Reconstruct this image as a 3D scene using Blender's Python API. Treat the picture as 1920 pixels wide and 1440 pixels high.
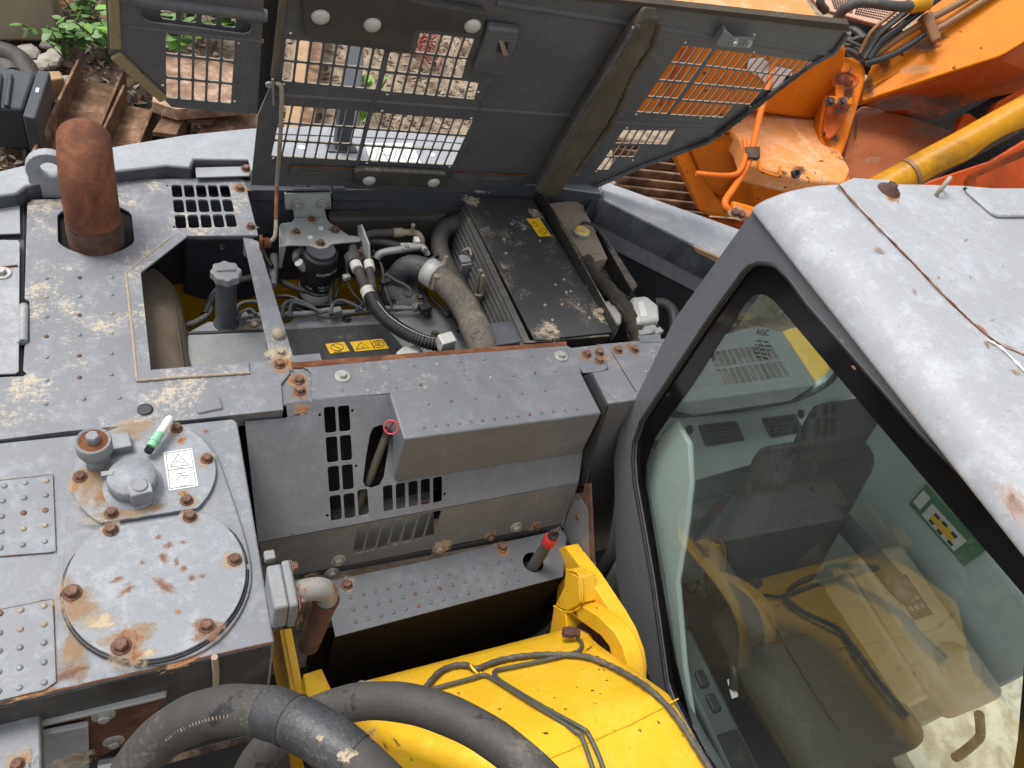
import bpy, bmesh, math, random
from mathutils import Vector, Matrix, noise as mnoise
random.seed(7)
SC = bpy.context.scene
for o in list(bpy.data.objects): bpy.data.objects.remove(o)

# ------------------------------------------------------------------ camera
YAW, PITCH, ROLL, FPX = 0.645022957, 0.808060501, 0.391159872, 1468.32192
CAMPOS = Vector((0, 0, 1.75))
_cy, _sy, _cp, _sp = math.cos(YAW), math.sin(YAW), math.cos(PITCH), math.sin(PITCH)
FWD = Vector((_sy*_cp, _cy*_cp, -_sp))
_r = Vector((_cy, -_sy, 0)); _u = _r.cross(FWD)
RIGHT = math.cos(ROLL)*_r + math.sin(ROLL)*_u
UP = -math.sin(ROLL)*_r + math.cos(ROLL)*_u
cd = bpy.data.cameras.new('camera'); cam = bpy.data.objects.new('camera', cd)
SC.collection.objects.link(cam); SC.camera = cam
cd.sensor_fit = 'HORIZONTAL'; cd.sensor_width = 36; cd.lens = FPX/1920*36
cd.clip_start = 0.02; cd.clip_end = 300
m = Matrix((RIGHT, UP, -FWD)).transposed().to_4x4(); m.translation = CAMPOS
cam.matrix_world = m

# ------------------------------------------------------------------ overcast daylight
SUN_EL, SUN_AZ = math.radians(64), math.radians(-48)     # azimuth measured from +Y towards +X
w = bpy.data.worlds.new('World'); SC.world = w; w.use_nodes = True
wn = w.node_tree.nodes; wl = w.node_tree.links
for n in list(wn): wn.remove(n)
sky = wn.new('ShaderNodeTexSky'); sky.sky_type = 'NISHITA'; sky.sun_disc = False
sky.sun_elevation = SUN_EL; sky.sun_rotation = SUN_AZ
sky.air_density = 1.0; sky.dust_density = 3.0; sky.ozone_density = 1.0
hs = wn.new('ShaderNodeHueSaturation'); hs.inputs['Saturation'].default_value = 0.24
bg = wn.new('ShaderNodeBackground'); bg.inputs['Strength'].default_value = 0.15
wo = wn.new('ShaderNodeOutputWorld')
wl.new(sky.outputs[0], hs.inputs['Color']); wl.new(hs.outputs[0], bg.inputs['Color']); wl.new(bg.outputs[0], wo.inputs[0])
sd = bpy.data.lights.new('sun', 'SUN'); sd.energy = 1.45; sd.angle = math.radians(20); sd.color = (1, .97, .93)
sun = bpy.data.objects.new('sun', sd); SC.collection.objects.link(sun)
sdir = Vector((math.sin(SUN_AZ)*math.cos(SUN_EL), math.cos(SUN_AZ)*math.cos(SUN_EL), math.sin(SUN_EL)))
sun.rotation_euler = sdir.to_track_quat('Z', 'Y').to_euler(); sun.location = sdir*20
SC.view_settings.view_transform = 'Standard'; SC.view_settings.look = 'None'
SC.view_settings.gamma = 1; SC.view_settings.exposure = 0.78; SC.view_settings.use_curve_mapping = False
SC.render.engine = 'CYCLES'
SC.cycles.max_bounces = 8; SC.cycles.transparent_max_bounces = 12
SC.cycles.diffuse_bounces = 4; SC.cycles.glossy_bounces = 4

# ------------------------------------------------------------------ where things stand (photo ray met with a real plane)
def ray(u, v): return FWD + RIGHT*((u-960)/FPX) - UP*((v-720)/FPX)
def pln(u, v, p0, n):
    d = ray(u, v); n = Vector(n)
    return CAMPOS + d*((Vector(p0)-CAMPOS).dot(n)/d.dot(n))
def Z(u, v, z=0.0): return pln(u, v, (0, 0, z), (0, 0, 1))
def X(u, v, x): return pln(u, v, (x, 0, 0), (1, 0, 0))
def Y(u, v, y): return pln(u, v, (0, y, 0), (0, 1, 0))
def D(u, v, d): return CAMPOS + ray(u, v)*d
def pz(pts, z=0.0): return [Z(u, v, z) for u, v in pts]
def px(pts, x): return [X(u, v, x) for u, v in pts]
def py(pts, y): return [Y(u, v, y) for u, v in pts]
def pp(pts, p0, n): return [pln(u, v, p0, n) for u, v in pts]
def mpp(p): return (p-CAMPOS).dot(FWD)/FPX       # metres per photo pixel there

# ------------------------------------------------------------------ objects
WORLD = {}
def thing(name, label, cat, loc=(0, 0, 0), group=None):
    o = bpy.data.objects.new(name, None); SC.collection.objects.link(o)
    o.location = loc; o['label'] = label; o['category'] = cat
    if group: o['group'] = group
    o.empty_display_size = .1
    WORLD[o.name] = Matrix.Translation(Vector(loc)); return o
def put(name, me, parent=None, mat=None, label=None):
    o = bpy.data.objects.new(name, me); SC.collection.objects.link(o)
    mat = mat or Matrix.Identity(4)
    if parent:
        o.parent = parent; o.matrix_parent_inverse = WORLD[parent.name].inverted()
    o.matrix_basis = mat; WORLD[o.name] = mat
    if label: o['label'] = label
    return o
def tag(o, label=None, cat=None, group=None, kind=None):
    if label: o['label'] = label
    if cat: o['category'] = cat
    if group: o['group'] = group
    if kind: o['kind'] = kind
    return o

# ------------------------------------------------------------------ mesh building
class MB:
    def __init__(s): s.v = []; s.f = []; s.m = []; s.sm = []
    def add(s, vs, fs, mi=0, smooth=False):
        b = len(s.v); s.v += [tuple(x) for x in vs]
        for f in fs: s.f.append([i+b for i in f]); s.m.append(mi); s.sm.append(smooth)
    def prism(s, pts, ext, mi=0):
        n = len(pts); ext = Vector(ext); top = [Vector(p) for p in pts]; bot = [p+ext for p in top]
        # orient: normal of pts should point away from ext
        nm = newell(top)
        if nm.dot(ext) > 0: top.reverse(); bot.reverse()
        s.add(top+bot, [list(range(n)), list(range(2*n-1, n-1, -1))] + [[(i+1) % n, i, i+n, (i+1) % n+n] for i in range(n)], mi)
        return s
    def box(s, a, b, mi=0):
        a, b = Vector(a), Vector(b)
        lo = [min(a[i], b[i]) for i in range(3)]; hi = [max(a[i], b[i]) for i in range(3)]
        s.prism([(lo[0], lo[1], hi[2]), (hi[0], lo[1], hi[2]), (hi[0], hi[1], hi[2]), (lo[0], hi[1], hi[2])], (0, 0, lo[2]-hi[2]), mi); return s
    def obox(s, c, ax, ay, az, mi=0):   # centre and half axes
        c, ax, ay, az = map(Vector, (c, ax, ay, az))
        s.prism([c-ax-ay+az, c+ax-ay+az, c+ax+ay+az, c-ax+ay+az], -2*az, mi); return s
    def tube(s, pts, r, seg=14, step=None, mi=0, smooth=True, fit=True, caps=True, rf=None, sm=True):
        pts = [Vector(p) for p in pts]
        if fit and len(pts) > 2: pts = catmull(pts, step or .02)
        elif step:
            q = [pts[0]]
            for a, b in zip(pts, pts[1:]):
                k = max(1, int((b-a).length/step)); q += [a+(b-a)*(i+1)/k for i in range(k)]
            pts = q
        L = 0; n = len(pts); t0 = (pts[1]-pts[0]).normalized()
        nx = t0.orthogonal().normalized(); vs = []; fs = []
        for i, p in enumerate(pts):
            t = (pts[min(i+1, n-1)]-pts[max(i-1, 0)]).normalized()
            nx = (nx - t*nx.dot(t)).normalized(); ny = t.cross(nx)
            if i: L += (p-pts[i-1]).length
            rr = r if not rf else rf(L, i/(n-1))*r
            for k in range(seg):
                a = 2*math.pi*k/seg; vs.append(p+(nx*math.cos(a)+ny*math.sin(a))*rr)
        for i in range(n-1):
            for k in range(seg):
                fs.append([i*seg+k, i*seg+(k+1) % seg, (i+1)*seg+(k+1) % seg, (i+1)*seg+k])
        s.add(vs, fs, mi, sm)
        if caps: s.add(vs[:seg], [list(range(seg-1, -1, -1))], mi); s.add(vs[-seg:], [list(range(seg))], mi)
        return s
    def lathe(s, prof, base, axis=(0, 0, 1), seg=24, mi=0, ref=None, sm=True, scx=1):
        base = Vector(base); ax = Vector(axis).normalized()
        ex = (Vector(ref) if ref else ax.orthogonal()).normalized(); ex = (ex-ax*ex.dot(ax)).normalized(); ey = ax.cross(ex)
        vs = []; fs = []
        for r, h in prof:
            for k in range(seg):
                a = 2*math.pi*k/seg; vs.append(base+ax*h+(ex*math.cos(a)*scx+ey*math.sin(a))*r)
        n = len(prof)
        for i in range(n-1):
            for k in range(seg): fs.append([i*seg+k, i*seg+(k+1) % seg, (i+1)*seg+(k+1) % seg, (i+1)*seg+k])
        s.add(vs, fs, mi, sm)
        s.add(vs[:seg], [list(range(seg-1, -1, -1))], mi); s.add(vs[-seg:], [list(range(seg))], mi)
        return s
    def sheet(s, rows, mi=0, smooth=True, thick=None, close=False):
        h = len(rows); wd = len(rows[0]); vs = [Vector(p) for r in rows for p in r]
        fs = [[i*wd+j, i*wd+j+1, (i+1)*wd+j+1, (i+1)*wd+j] for i in range(h-1) for j in range(wd-1)]
        s.add(vs, fs, mi, smooth)
        return s
    def poly(s, pts, mi=0): s.add(pts, [list(range(len(pts)))], mi); return s
    def mesh(s, mats, name='mesh', angle=35, merge=False):
        me = bpy.data.meshes.new(name); me.from_pydata(s.v, [], s.f)
        for mt in (mats if isinstance(mats, (list, tuple)) else [mats]): me.materials.append(mt)
        me.polygons.foreach_set('material_index', s.m); me.polygons.foreach_set('use_smooth', s.sm)
        if merge:
            bm = bmesh.new(); bm.from_mesh(me); bmesh.ops.remove_doubles(bm, verts=bm.verts, dist=1e-5)
            bm.to_mesh(me); bm.free()
        me.update(); return me
    def build(s, name, mats, parent=None, bevel=0, thick=0, sub=0, label=None, merge=None, seg=2, auto=None):
        me = s.mesh(mats, name, merge=bool(merge if merge is not None else (bevel or thick or sub)))
        o = put(name, me, parent, label=label)
        if thick:
            md = o.modifiers.new('thickness', 'SOLIDIFY'); md.thickness = thick; md.offset = -1
        if sub:
            md = o.modifiers.new('smooth', 'SUBSURF'); md.levels = sub; md.render_levels = sub
        if bevel:
            md = o.modifiers.new('edges', 'BEVEL'); md.width = bevel; md.segments = seg; md.limit_method = 'ANGLE'; md.angle_limit = math.radians(auto or 35)
            md.harden_normals = False
            for p in me.polygons: p.use_smooth = True
            try: me.set_sharp_from_angle(angle=math.radians(50))
            except Exception: pass
        return o
def newell(p):
    n = Vector((0, 0, 0))
    for a, b in zip(p, p[1:]+p[:1]):
        a = Vector(a); b = Vector(b)
        n += Vector(((a.y-b.y)*(a.z+b.z), (a.z-b.z)*(a.x+b.x), (a.x-b.x)*(a.y+b.y)))
    return n.normalized() if n.length else Vector((0, 0, 1))
def catmull(p, step):
    out = []; n = len(p)
    for i in range(n-1):
        a, b, c, d = p[max(i-1, 0)], p[i], p[i+1], p[min(i+2, n-1)]
        if i == 0: a = b*2-c
        if i == n-2: d = c*2-b
        k = max(3, int((c-b).length/step))
        for j in range(k):
            t = j/k
            out.append(.5*((2*b)+(c-a)*t+(2*a-5*b+4*c-d)*t*t+(3*b-a-3*c+d)*t**3))
    out.append(p[-1]); return out
def smoothpoly(pts, step=.02):
    p = [Vector(q) for q in pts]; n = len(p); out = []
    for i in range(n):
        a, b, c, d = p[i-1], p[i], p[(i+1) % n], p[(i+2) % n]
        k = max(2, int((c-b).length/step))
        for j in range(k):
            t = j/k; out.append(.5*((2*b)+(c-a)*t+(2*a-5*b+4*c-d)*t*t+(3*b-a-3*c+d)*t**3))
    return out
def rounded(pts, r, k=4):
    """polygon with its corners rounded off by radius-like length r (list or number)"""
    out = []; n = len(pts); P = [Vector(q) for q in pts]
    for i in range(n):
        ri = r[i] if isinstance(r, (list, tuple)) else r
        a, b, c = P[i-1], P[i], P[(i+1) % n]
        if ri <= 0: out.append(b); continue
        d1 = (a-b); d2 = (c-b); l = min(ri, d1.length*.49, d2.length*.49)
        s, e = b+d1.normalized()*l, b+d2.normalized()*l
        for j in range(k+1):
            t = j/k; out.append(s*(1-t)**2+b*2*t*(1-t)+e*t*t)
    return out
def plate(name, outline, holes, thick, mat, parent, bev=.0012, label=None, flip=False, away=True):
    """sheet metal: outline and holes are 3D points of one plane (nearest to the camera), thickness goes away from the camera"""
    P = [Vector(q) for q in outline]; n = newell(P); c = sum(P, Vector())/len(P)
    if n.dot(CAMPOS-c) < 0: n = -n
    if flip: n = -n
    ex = (P[1]-P[0]); ex = (ex-n*ex.dot(n)).normalized(); ey = n.cross(ex)
    cu = bpy.data.curves.new(name, 'CURVE'); cu.dimensions = '2D'; cu.fill_mode = 'BOTH'
    cu.extrude = max(thick/2-bev, 1e-5); cu.bevel_depth = bev; cu.bevel_resolution = 1; cu.offset = -bev
    for lp in [P]+[[Vector(q) for q in h] for h in holes]:
        sp = cu.splines.new('POLY'); sp.points.add(len(lp)-1); sp.use_cyclic_u = True
        for i, q in enumerate(lp): d = q-c; sp.points[i].co = (d.dot(ex), d.dot(ey), 0, 1)
    ob = bpy.data.objects.new('tmp', cu); me = bpy.data.meshes.new_from_object(ob)
    bpy.data.objects.remove(ob); bpy.data.curves.remove(cu)
    M = Matrix((ex, ey, n)).transposed().to_4x4(); M.translation = c-n*(thick/2)
    me.transform(M); me.materials.clear(); me.materials.append(mat); me.name = name
    for p in me.polygons: p.use_smooth = False
    return put(name, me, parent, label=label)
def cutplate(name, outline, holes, thick, mat, parent, label=None, edge=None):
    """the same for sheets with hundreds of openings: constrained triangulation, front, back and cut edges"""
    from mathutils.geometry import delaunay_2d_cdt
    P = [Vector(q) for q in outline]; n = newell(P); c = sum(P, Vector())/len(P)
    if n.dot(CAMPOS-c) < 0: n = -n
    ex = (P[1]-P[0]); ex = (ex-n*ex.dot(n)).normalized(); ey = n.cross(ex)
    loops = [[((q-c).dot(ex), (q-c).dot(ey)) for q in map(Vector, lp)] for lp in [P]+list(holes)]
    vs = []; es = []
    for lp in loops:
        b = len(vs); vs += [Vector(p) for p in lp]; es += [(b+i, b+(i+1) % len(lp)) for i in range(len(lp))]
    V2, E2, F2 = delaunay_2d_cdt(vs, es, [], 0, 1e-7)[:3]
    bb = [(min(p[0] for p in l), max(p[0] for p in l), min(p[1] for p in l), max(p[1] for p in l)) for l in loops]
    def inside(l, b, x, y):
        if not (b[0] < x < b[1] and b[2] < y < b[3]): return False
        r = False
        for (x1, y1), (x2, y2) in zip(l, l[1:]+l[:1]):
            if (y1 > y) != (y2 > y) and x < (x2-x1)*(y-y1)/(y2-y1)+x1: r = not r
        return r
    keep = []
    for f in F2:
        x = sum(V2[i].x for i in f)/len(f); y = sum(V2[i].y for i in f)/len(f)
        if inside(loops[0], bb[0], x, y) and not any(inside(l, b, x, y) for l, b in zip(loops[1:], bb[1:])): keep.append(list(f))
    k = len(V2); W3 = [c+ex*v.x+ey*v.y for v in V2]; cnt = {}
    for f in keep:
        for a, b in zip(f, f[1:]+f[:1]): cnt[(a, b)] = 1
    fs = keep+[[i+k for i in reversed(f)] for f in keep]+[[b, a, a+k, b+k] for a, b in cnt if (b, a) not in cnt]
    me = bpy.data.meshes.new(name); me.from_pydata(W3+[p-n*thick for p in W3], [], fs); me.materials.append(mat)
    if edge:
        me.materials.append(edge)
        for p in me.polygons[2*len(keep):]: p.material_index = 1
    me.update()
    return put(name, me, parent, label=label)
def height(p, v):   # how far above p a point appears at image row v
    lo, hi = 0, 1.2
    def row(z):
        d = p+Vector((0, 0, z))-CAMPOS; return 720-FPX*d.dot(UP)/d.dot(FWD)
    for _ in range(40):
        mid = (lo+hi)/2
        if row(mid) > v: lo = mid
        else: hi = mid
    return lo
def slots(q, nu, nv, fu, fv, proj, skip=(), r=.28, k=2, uw=None, dr=None):
    """rounded slots of a grid whose outer corner pixels are q = TL, TR, BR, BL; fu, fv = filled share of a pitch"""
    q = [proj(*a) for a in q]; out = []
    pu = 1/(nu-1+fu); pv = 1/(nv-1+fv)
    for j in range(nv):
        for i in range(nu):
            if (i, j) in skip: continue
            def P(u, v): return (q[0]*(1-u)+q[1]*u)*(1-v)+(q[3]*(1-u)+q[2]*u)*v
            a, b, c, d = i*pu, (i+fu)*pu, j*pv, (j+fv)*pv
            pts = [P(a, c), P(b, c), P(b, d), P(a, d)]
            out.append(rounded(pts, (pts[1]-pts[0]).length*r, k))
    return out
def ring(c, r, n=20, ax=(0, 0, 1), sx=1, ref=None):
    ax = Vector(ax).normalized(); ex = Vector(ref).normalized() if ref else ax.orthogonal().normalized(); ex = (ex-ax*ex.dot(ax)).normalized(); ey = ax.cross(ex)
    return [Vector(c)+(ex*math.cos(2*math.pi*i/n)*sx+ey*math.sin(2*math.pi*i/n))*r for i in range(n)]
def orient(p, n, spin=0):
    M = Vector(n).to_track_quat('Z', 'Y').to_matrix().to_4x4() @ Matrix.Rotation(spin, 4, 'Z')
    M.translation = Vector(p); return M
def textmesh(name, s, size, M, mat, parent, bend=None, align='CENTER', wx=1, ext=0.0003):
    cu = bpy.data.curves.new(name, 'FONT'); cu.body = s; cu.size = size; cu.align_x = align; cu.align_y = 'CENTER'; cu.extrude = ext; cu.resolution_u = 3
    ob = bpy.data.objects.new('tmp', cu); me = bpy.data.meshes.new_from_object(ob)
    bpy.data.objects.remove(ob); bpy.data.curves.remove(cu)
    for v in me.vertices: v.co.x *= wx
    if bend:
        for v in me.vertices:
            a = v.co.x/bend; rr = bend+v.co.z
            v.co = (rr*math.sin(a), v.co.y, rr*math.cos(a))
    me.transform(M); me.materials.clear(); me.materials.append(mat)
    return put(name, me, parent)
# ------------------------------------------------------------------ materials
class NT:
    def __init__(s, name):
        s.mat = bpy.data.materials.new(name); s.mat.use_nodes = True
        s.t = s.mat.node_tree; s.n = s.t.nodes; s.l = s.t.links
        for n in list(s.n): s.n.remove(n)
        s.out = s.n.new('ShaderNodeOutputMaterial'); s.b = s.n.new('ShaderNodeBsdfPrincipled')
        s.l.new(s.b.outputs[0], s.out.inputs[0])
        s.geo = s.n.new('ShaderNodeNewGeometry'); s.pos = s.geo.outputs['Position']
    def set(s, sock, val):
        if hasattr(val, 'is_linked') or hasattr(val, 'links'): s.l.new(val, sock)
        else:
            if sock.type == 'RGBA' and len(val) == 3: val = (*val, 1)
            sock.default_value = val
    def objpos(s): return s.n.new('ShaderNodeTexCoord').outputs['Object']
    def rnd(s): return s.n.new('ShaderNodeObjectInfo').outputs['Random']
    def noise(s, scale, det=4, rough=.55, dist=0, vec=None):
        n = s.n.new('ShaderNodeTexNoise'); s.l.new(vec or s.pos, n.inputs['Vector'])
        n.inputs['Scale'].default_value = scale; n.inputs['Detail'].default_value = det
        n.inputs['Roughness'].default_value = rough; n.inputs['Distortion'].default_value = dist
        return n.outputs[0]
    def voro(s, scale, vec=None, feat='F1', rand=1):
        n = s.n.new('ShaderNodeTexVoronoi'); n.feature = feat; s.l.new(vec or s.pos, n.inputs['Vector'])
        n.inputs['Scale'].default_value = scale; n.inputs['Randomness'].default_value = rand; return n.outputs['Distance']
    def map(s, scale=(1, 1, 1), rot=(0, 0, 0), loc=(0, 0, 0), vec=None):
        n = s.n.new('ShaderNodeMapping'); s.l.new(vec or s.pos, n.inputs[0])
        n.inputs['Scale'].default_value = scale; n.inputs['Rotation'].default_value = rot; n.inputs['Location'].default_value = loc
        return n.outputs[0]
    def m(s, op, a, b=0.0, clamp=False):
        n = s.n.new('ShaderNodeMath'); n.operation = op; n.use_clamp = clamp
        s.set(n.inputs[0], a); s.set(n.inputs[1], b); return n.outputs[0]
    def step(s, x, a, b):
        n = s.n.new('ShaderNodeMapRange'); n.interpolation_type = 'SMOOTHSTEP'
        s.set(n.inputs[0], x); s.set(n.inputs[1], a); s.set(n.inputs[2], b); return n.outputs[0]
    def mix(s, f, a, b):
        n = s.n.new('ShaderNodeMix'); n.data_type = 'RGBA'; s.set(n.inputs[0], f)
        s.set(n.inputs[6], a); s.set(n.inputs[7], b); return n.outputs[2]
    def up(s):
        n = s.n.new('ShaderNodeSeparateXYZ'); s.l.new(s.geo.outputs['Normal'], n.inputs[0]); return n.outputs[2]
    def sep(s, vec, i):
        n = s.n.new('ShaderNodeSeparateXYZ'); s.l.new(vec, n.inputs[0]); return n.outputs[i]
    def bump(s, h, st=.2, d=.002, normal=None):
        n = s.n.new('ShaderNodeBump'); n.inputs['Strength'].default_value = st; n.inputs['Distance'].default_value = d
        s.set(n.inputs['Height'], h)
        if normal: s.l.new(normal, n.inputs['Normal'])
        s.l.new(n.outputs[0], s.b.inputs['Normal']); return n.outputs[0]
    def fin(s, col, rough=.5, metal=0.0, spec=.5):
        s.set(s.b.inputs['Base Color'], col); s.set(s.b.inputs['Roughness'], rough)
        s.set(s.b.inputs['Metallic'], metal); s.b.inputs['Specular IOR Level'].default_value = spec
        return s.mat
def mulc(c, k): return tuple(min(1, x*k) for x in c)
RUST = (.16, .052, .022); RUST2 = (.30, .115, .04); CREAM = (.50, .40, .27); PALE = (.40, .43, .47)
def paint(name, base, dust=.5, dustc=CREAM, pale=.5, palec=None, rust=.3, rough=.48, scr=.4, chips=None, grime=.0, grimec=(.03, .027, .022), sc=1.0, spec=.4, dirtall=.0, bump=.12):
    if min(base) > .6*max(base): g0 = sum(base)/3; base = tuple(c*.72+g0*.28 for c in base)
    s = NT(name); palec = palec or tuple(min(.9, c*1.34+.03) for c in base)
    lo = s.noise(2.6*sc, 3, .5); mid = s.noise(11*sc, 9, .70, .35); fine = s.noise(85*sc, 6, .72, .4); gr = s.noise(330*sc, 3, .6); m2 = s.noise(34*sc, 7, .72, .3)
    c = s.mix(lo, mulc(base, .8), mulc(base, 1.2))
    # chalky, oxidised paint
    f1 = s.m('ADD', s.m('MULTIPLY', mid, .48), s.m('ADD', s.m('MULTIPLY', fine, .22), s.m('MULTIPLY', m2, .30)))
    k = s.m('MULTIPLY', s.step(f1, .47, .60), pale); c = s.mix(k, c, palec)
    # streaky fine marks
    st = s.noise(26*sc, 5, .7, .4, s.map((1, 7, 1), (0, 0, .7))); st2 = s.noise(22*sc, 5, .7, .3, s.map((7, 1, 1), (0, 0, .2)))
    k = s.m('MULTIPLY', s.step(s.m('MAXIMUM', st, st2), .62, .74), scr); c = s.mix(k, c, mulc(palec, 1.12))
    # dried mud and dust where it can lie
    dn = s.noise(5.5*sc, 8, .68, .25); dm = s.m('ADD', s.m('MULTIPLY', dn, .55), s.m('ADD', s.m('MULTIPLY', fine, .34), s.m('ADD', s.m('MULTIPLY', m2, .16), s.m('MULTIPLY', gr, .16))))
    d0 = .88-.20*dust
    k = s.step(dm, d0, d0+.07)
    upn = s.m('ADD', s.step(s.up(), .35, .8), dirtall, True); k = s.m('MULTIPLY', s.m('MULTIPLY', k, upn), min(1, .5+dust*.5)); dk = k
    c = s.mix(k, c, s.mix(gr, mulc(dustc, .75), mulc(dustc, 1.25)))
    if grime:
        gn = s.noise(6*sc, 6, .65, .5, s.map((1, 1, .45))); k = s.m('MULTIPLY', s.step(gn, .62-.3*grime, .86-.3*grime), min(1, grime*1.3)); c = s.mix(k, c, grimec)
    sp = s.noise(190*sc, 2, .5); c = s.mix(s.m('MULTIPLY', s.step(sp, .65, .72), .5), c, mulc(base, .5)); sp2 = s.noise(150*sc, 2, .5, 0, s.map((1, 1, 1), (0, 0, 0), (3, 7, 1))); c = s.mix(s.m('MULTIPLY', s.step(sp2, .67, .73), .35), c, mulc(palec, 1.08))
    rn = s.m('ADD', s.m('MULTIPLY', s.noise(19*sc, 5, .6, .3), .72), s.m('MULTIPLY', fine, .28))
    r0 = .76-.16*rust; k = s.step(rn, r0, r0+.05); rk = k
    c = s.mix(s.m('MULTIPLY', s.step(rn, r0-.045, r0+.01), .4), c, RUST2); c = s.mix(k, c, s.mix(fine, RUST, RUST2))
    if chips:
        cn = s.noise(48*sc, 4, .6, .2); k = s.step(s.m('ADD', cn, s.m('MULTIPLY', lo, .25)), chips[1], chips[1]+.03); c = s.mix(k, c, chips[0])
    rg = s.m('ADD', s.m('MULTIPLY', s.m('ADD', dk, rk, True), .35), s.m('ADD', s.m('MULTIPLY', mid, .16), rough-.08), True)
    s.bump(s.m('ADD', s.m('MULTIPLY', fine, .5), s.m('ADD', s.m('MULTIPLY', dk, .5), s.m('MULTIPLY', rk, .6))), bump, .002)
    return s.fin(c, rg, 0, spec)
def simple(name, a, b=None, rough=.5, metal=0.0, sc=30, bump=.1, dust=0, dustc=(.30, .25, .18), spec=.5, det=6, dirt=0, wear=None, objc=False):
    s = NT(name); b = b or mulc(a, 1.5); v = s.objpos() if objc else None
    n = s.noise(sc, det, .62, .3, v); f = s.noise(sc*7, 4, .65, 0, v)
    c = s.mix(n, a, b)
    if wear: c = s.mix(s.step(s.m('ADD', s.m('MULTIPLY', n, .7), s.m('MULTIPLY', f, .3)), wear[1], wear[1]+.06), c, wear[0])
    if dust:
        dn = s.m('ADD', s.m('MULTIPLY', s.noise(sc*.25, 6, .65, .6, v), .65), s.m('MULTIPLY', f, .35))
        k = s.m('MULTIPLY', s.step(dn, .62-.22*dust, .74-.1*dust), s.m('ADD', s.step(s.up(), -.1, .7), dirt, True)); c = s.mix(s.m('MULTIPLY', k, min(1, .35+.65*dust)), c, dustc)
    s.bump(s.m('ADD', s.m('MULTIPLY', n, .4), s.m('MULTIPLY', f, .6)), bump, .002)
    return s.fin(c, s.m('ADD', s.m('MULTIPLY', f, .2), rough-.1, True), metal, spec)
def rustmat(name, a=(.075, .028, .016), b=(.175, .068, .032), c=(.30, .15, .075), sc=14, bump=.35, light=.5, rough=.85, strk=0):
    s = NT(name); n = s.noise(sc, 8, .66, .5); f = s.noise(sc*9, 6, .7)
    col = s.mix(s.step(n, .3, .68), a, b); col = s.mix(s.m('MULTIPLY', s.step(s.m('ADD', s.m('MULTIPLY', n, .55), s.m('MULTIPLY', f, .45)), .5, .68), light), col, c)
    if strk:
        k = s.step(s.noise(9, 5, .6, .3, s.map((1, 1, .15))), .55, .7); col = s.mix(s.m('MULTIPLY', k, strk), col, mulc(a, .6))
    s.bump(s.m('ADD', n, f), bump, .002); return s.fin(col, rough, 0, .25)
def emitless(name, c, rough=.5, spec=.4): 
    s = NT(name); return s.fin(c, rough, 0, spec)

M = {}
M_ = 0; GREY = (.150, .163, .188)
M['deck'] = paint('deck grey paint', (.160, .169, .184), dustc=(.44, .375, .28), dust=1.22, pale=.75, rust=.12, scr=.75)
M['tank'] = paint('tank grey paint', (.165, .178, .197), dust=.5, pale=.75, rust=.34, scr=.5, dustc=(.42, .38, .30))
M['cover'] = paint('tank cover grey paint', (.205, .221, .242), dust=.45, pale=.8, rust=.50, scr=.35, dustc=(.40, .37, .30))
M['panel'] = paint('side panel grey paint', (.128, .135, .148), grime=.14, grimec=(.055, .052, .046), dust=.25, pale=.42, rust=.02, scr=.22)
M['strip'] = paint('walkway grey paint', (.128, .136, .149), dust=1.05, pale=.5, rust=.14, scr=.5, dustc=(.38, .33, .25))
M['step'] = paint('step grey paint', (.090, .096, .108), dust=.24, pale=.5, rust=.03, scr=.3)
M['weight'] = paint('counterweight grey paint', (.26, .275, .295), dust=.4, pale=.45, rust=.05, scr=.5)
M['weightdark'] = paint('counterweight inside paint and shade', (.055, .062, .075), dust=.2, pale=.4, rust=.05, scr=.3, dirtall=.2, grime=.4)  # also carries the shade on the counterweight's front face
M['leftplate'] = paint('left deck paint', (.24, .25, .26), dust=.9, pale=.7, rust=.38, scr=.5)
M['hood'] = paint('hood underside paint', (.098, .102, .109), dust=.9, dustc=(.24, .20, .14), pale=.6, palec=(.14, .14, .138), grime=.15, rust=.08, scr=.2, dirtall=.42, rough=.42)
M['hooddirty'] = simple('dirty foam strip', (.018, .016, .013), (.17, .14, .095), .9, sc=9, bump=.6, dust=.6, dustc=(.26, .215, .14), dirt=.5)
M['foamtan'] = simple('worn tan foam', (.19, .145, .075), (.33, .265, .15), .9, sc=22, bump=.4, wear=((.03, .028, .024), .58))
M['pad'] = simple('fabric faced foam', (.030, .028, .025), (.075, .068, .056), .85, sc=13, bump=.5, dust=.5, dustc=(.17, .14, .095), dirt=.6)
M['radcover'] = paint('dusty black cover', (.044, .044, .044), dust=1.16, dustc=(.27, .22, .155), pale=.5, palec=(.055, .054, .052), rust=.12, scr=.5, sc=1.5)
M['coverblack'] = paint('dusty dark cover', (.035, .036, .037), dust=.9, dustc=(.25, .21, .15), pale=.6, palec=(.085, .083, .078), rust=.05, scr=.6, sc=1.3)
M['dusthose'] = simple('dusty intake hose', (.085, .075, .062), (.15, .132, .108), .85, sc=11, bump=.5, dust=.65, dustc=(.36, .295, .205), dirt=.2, wear=((.035, .032, .03), .60))
M['rubber'] = simple('black hose rubber', (.035, .033, .030), (.085, .078, .068), .7, sc=20, bump=.2, dust=.55, dustc=(.22, .185, .13), dirt=.45)
M['bighose'] = simple('weathered hose rubber', (.024, .023, .022), (.066, .060, .053), .65, sc=19, bump=.8, dust=.5, dustc=(.19, .165, .13), dirt=.3, wear=((.012, .012, .013), .57))
M['black'] = simple('black plastic', (.012, .012, .013), (.03, .03, .03), .5, sc=20, dust=.35, dustc=(.13, .11, .08))
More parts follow.
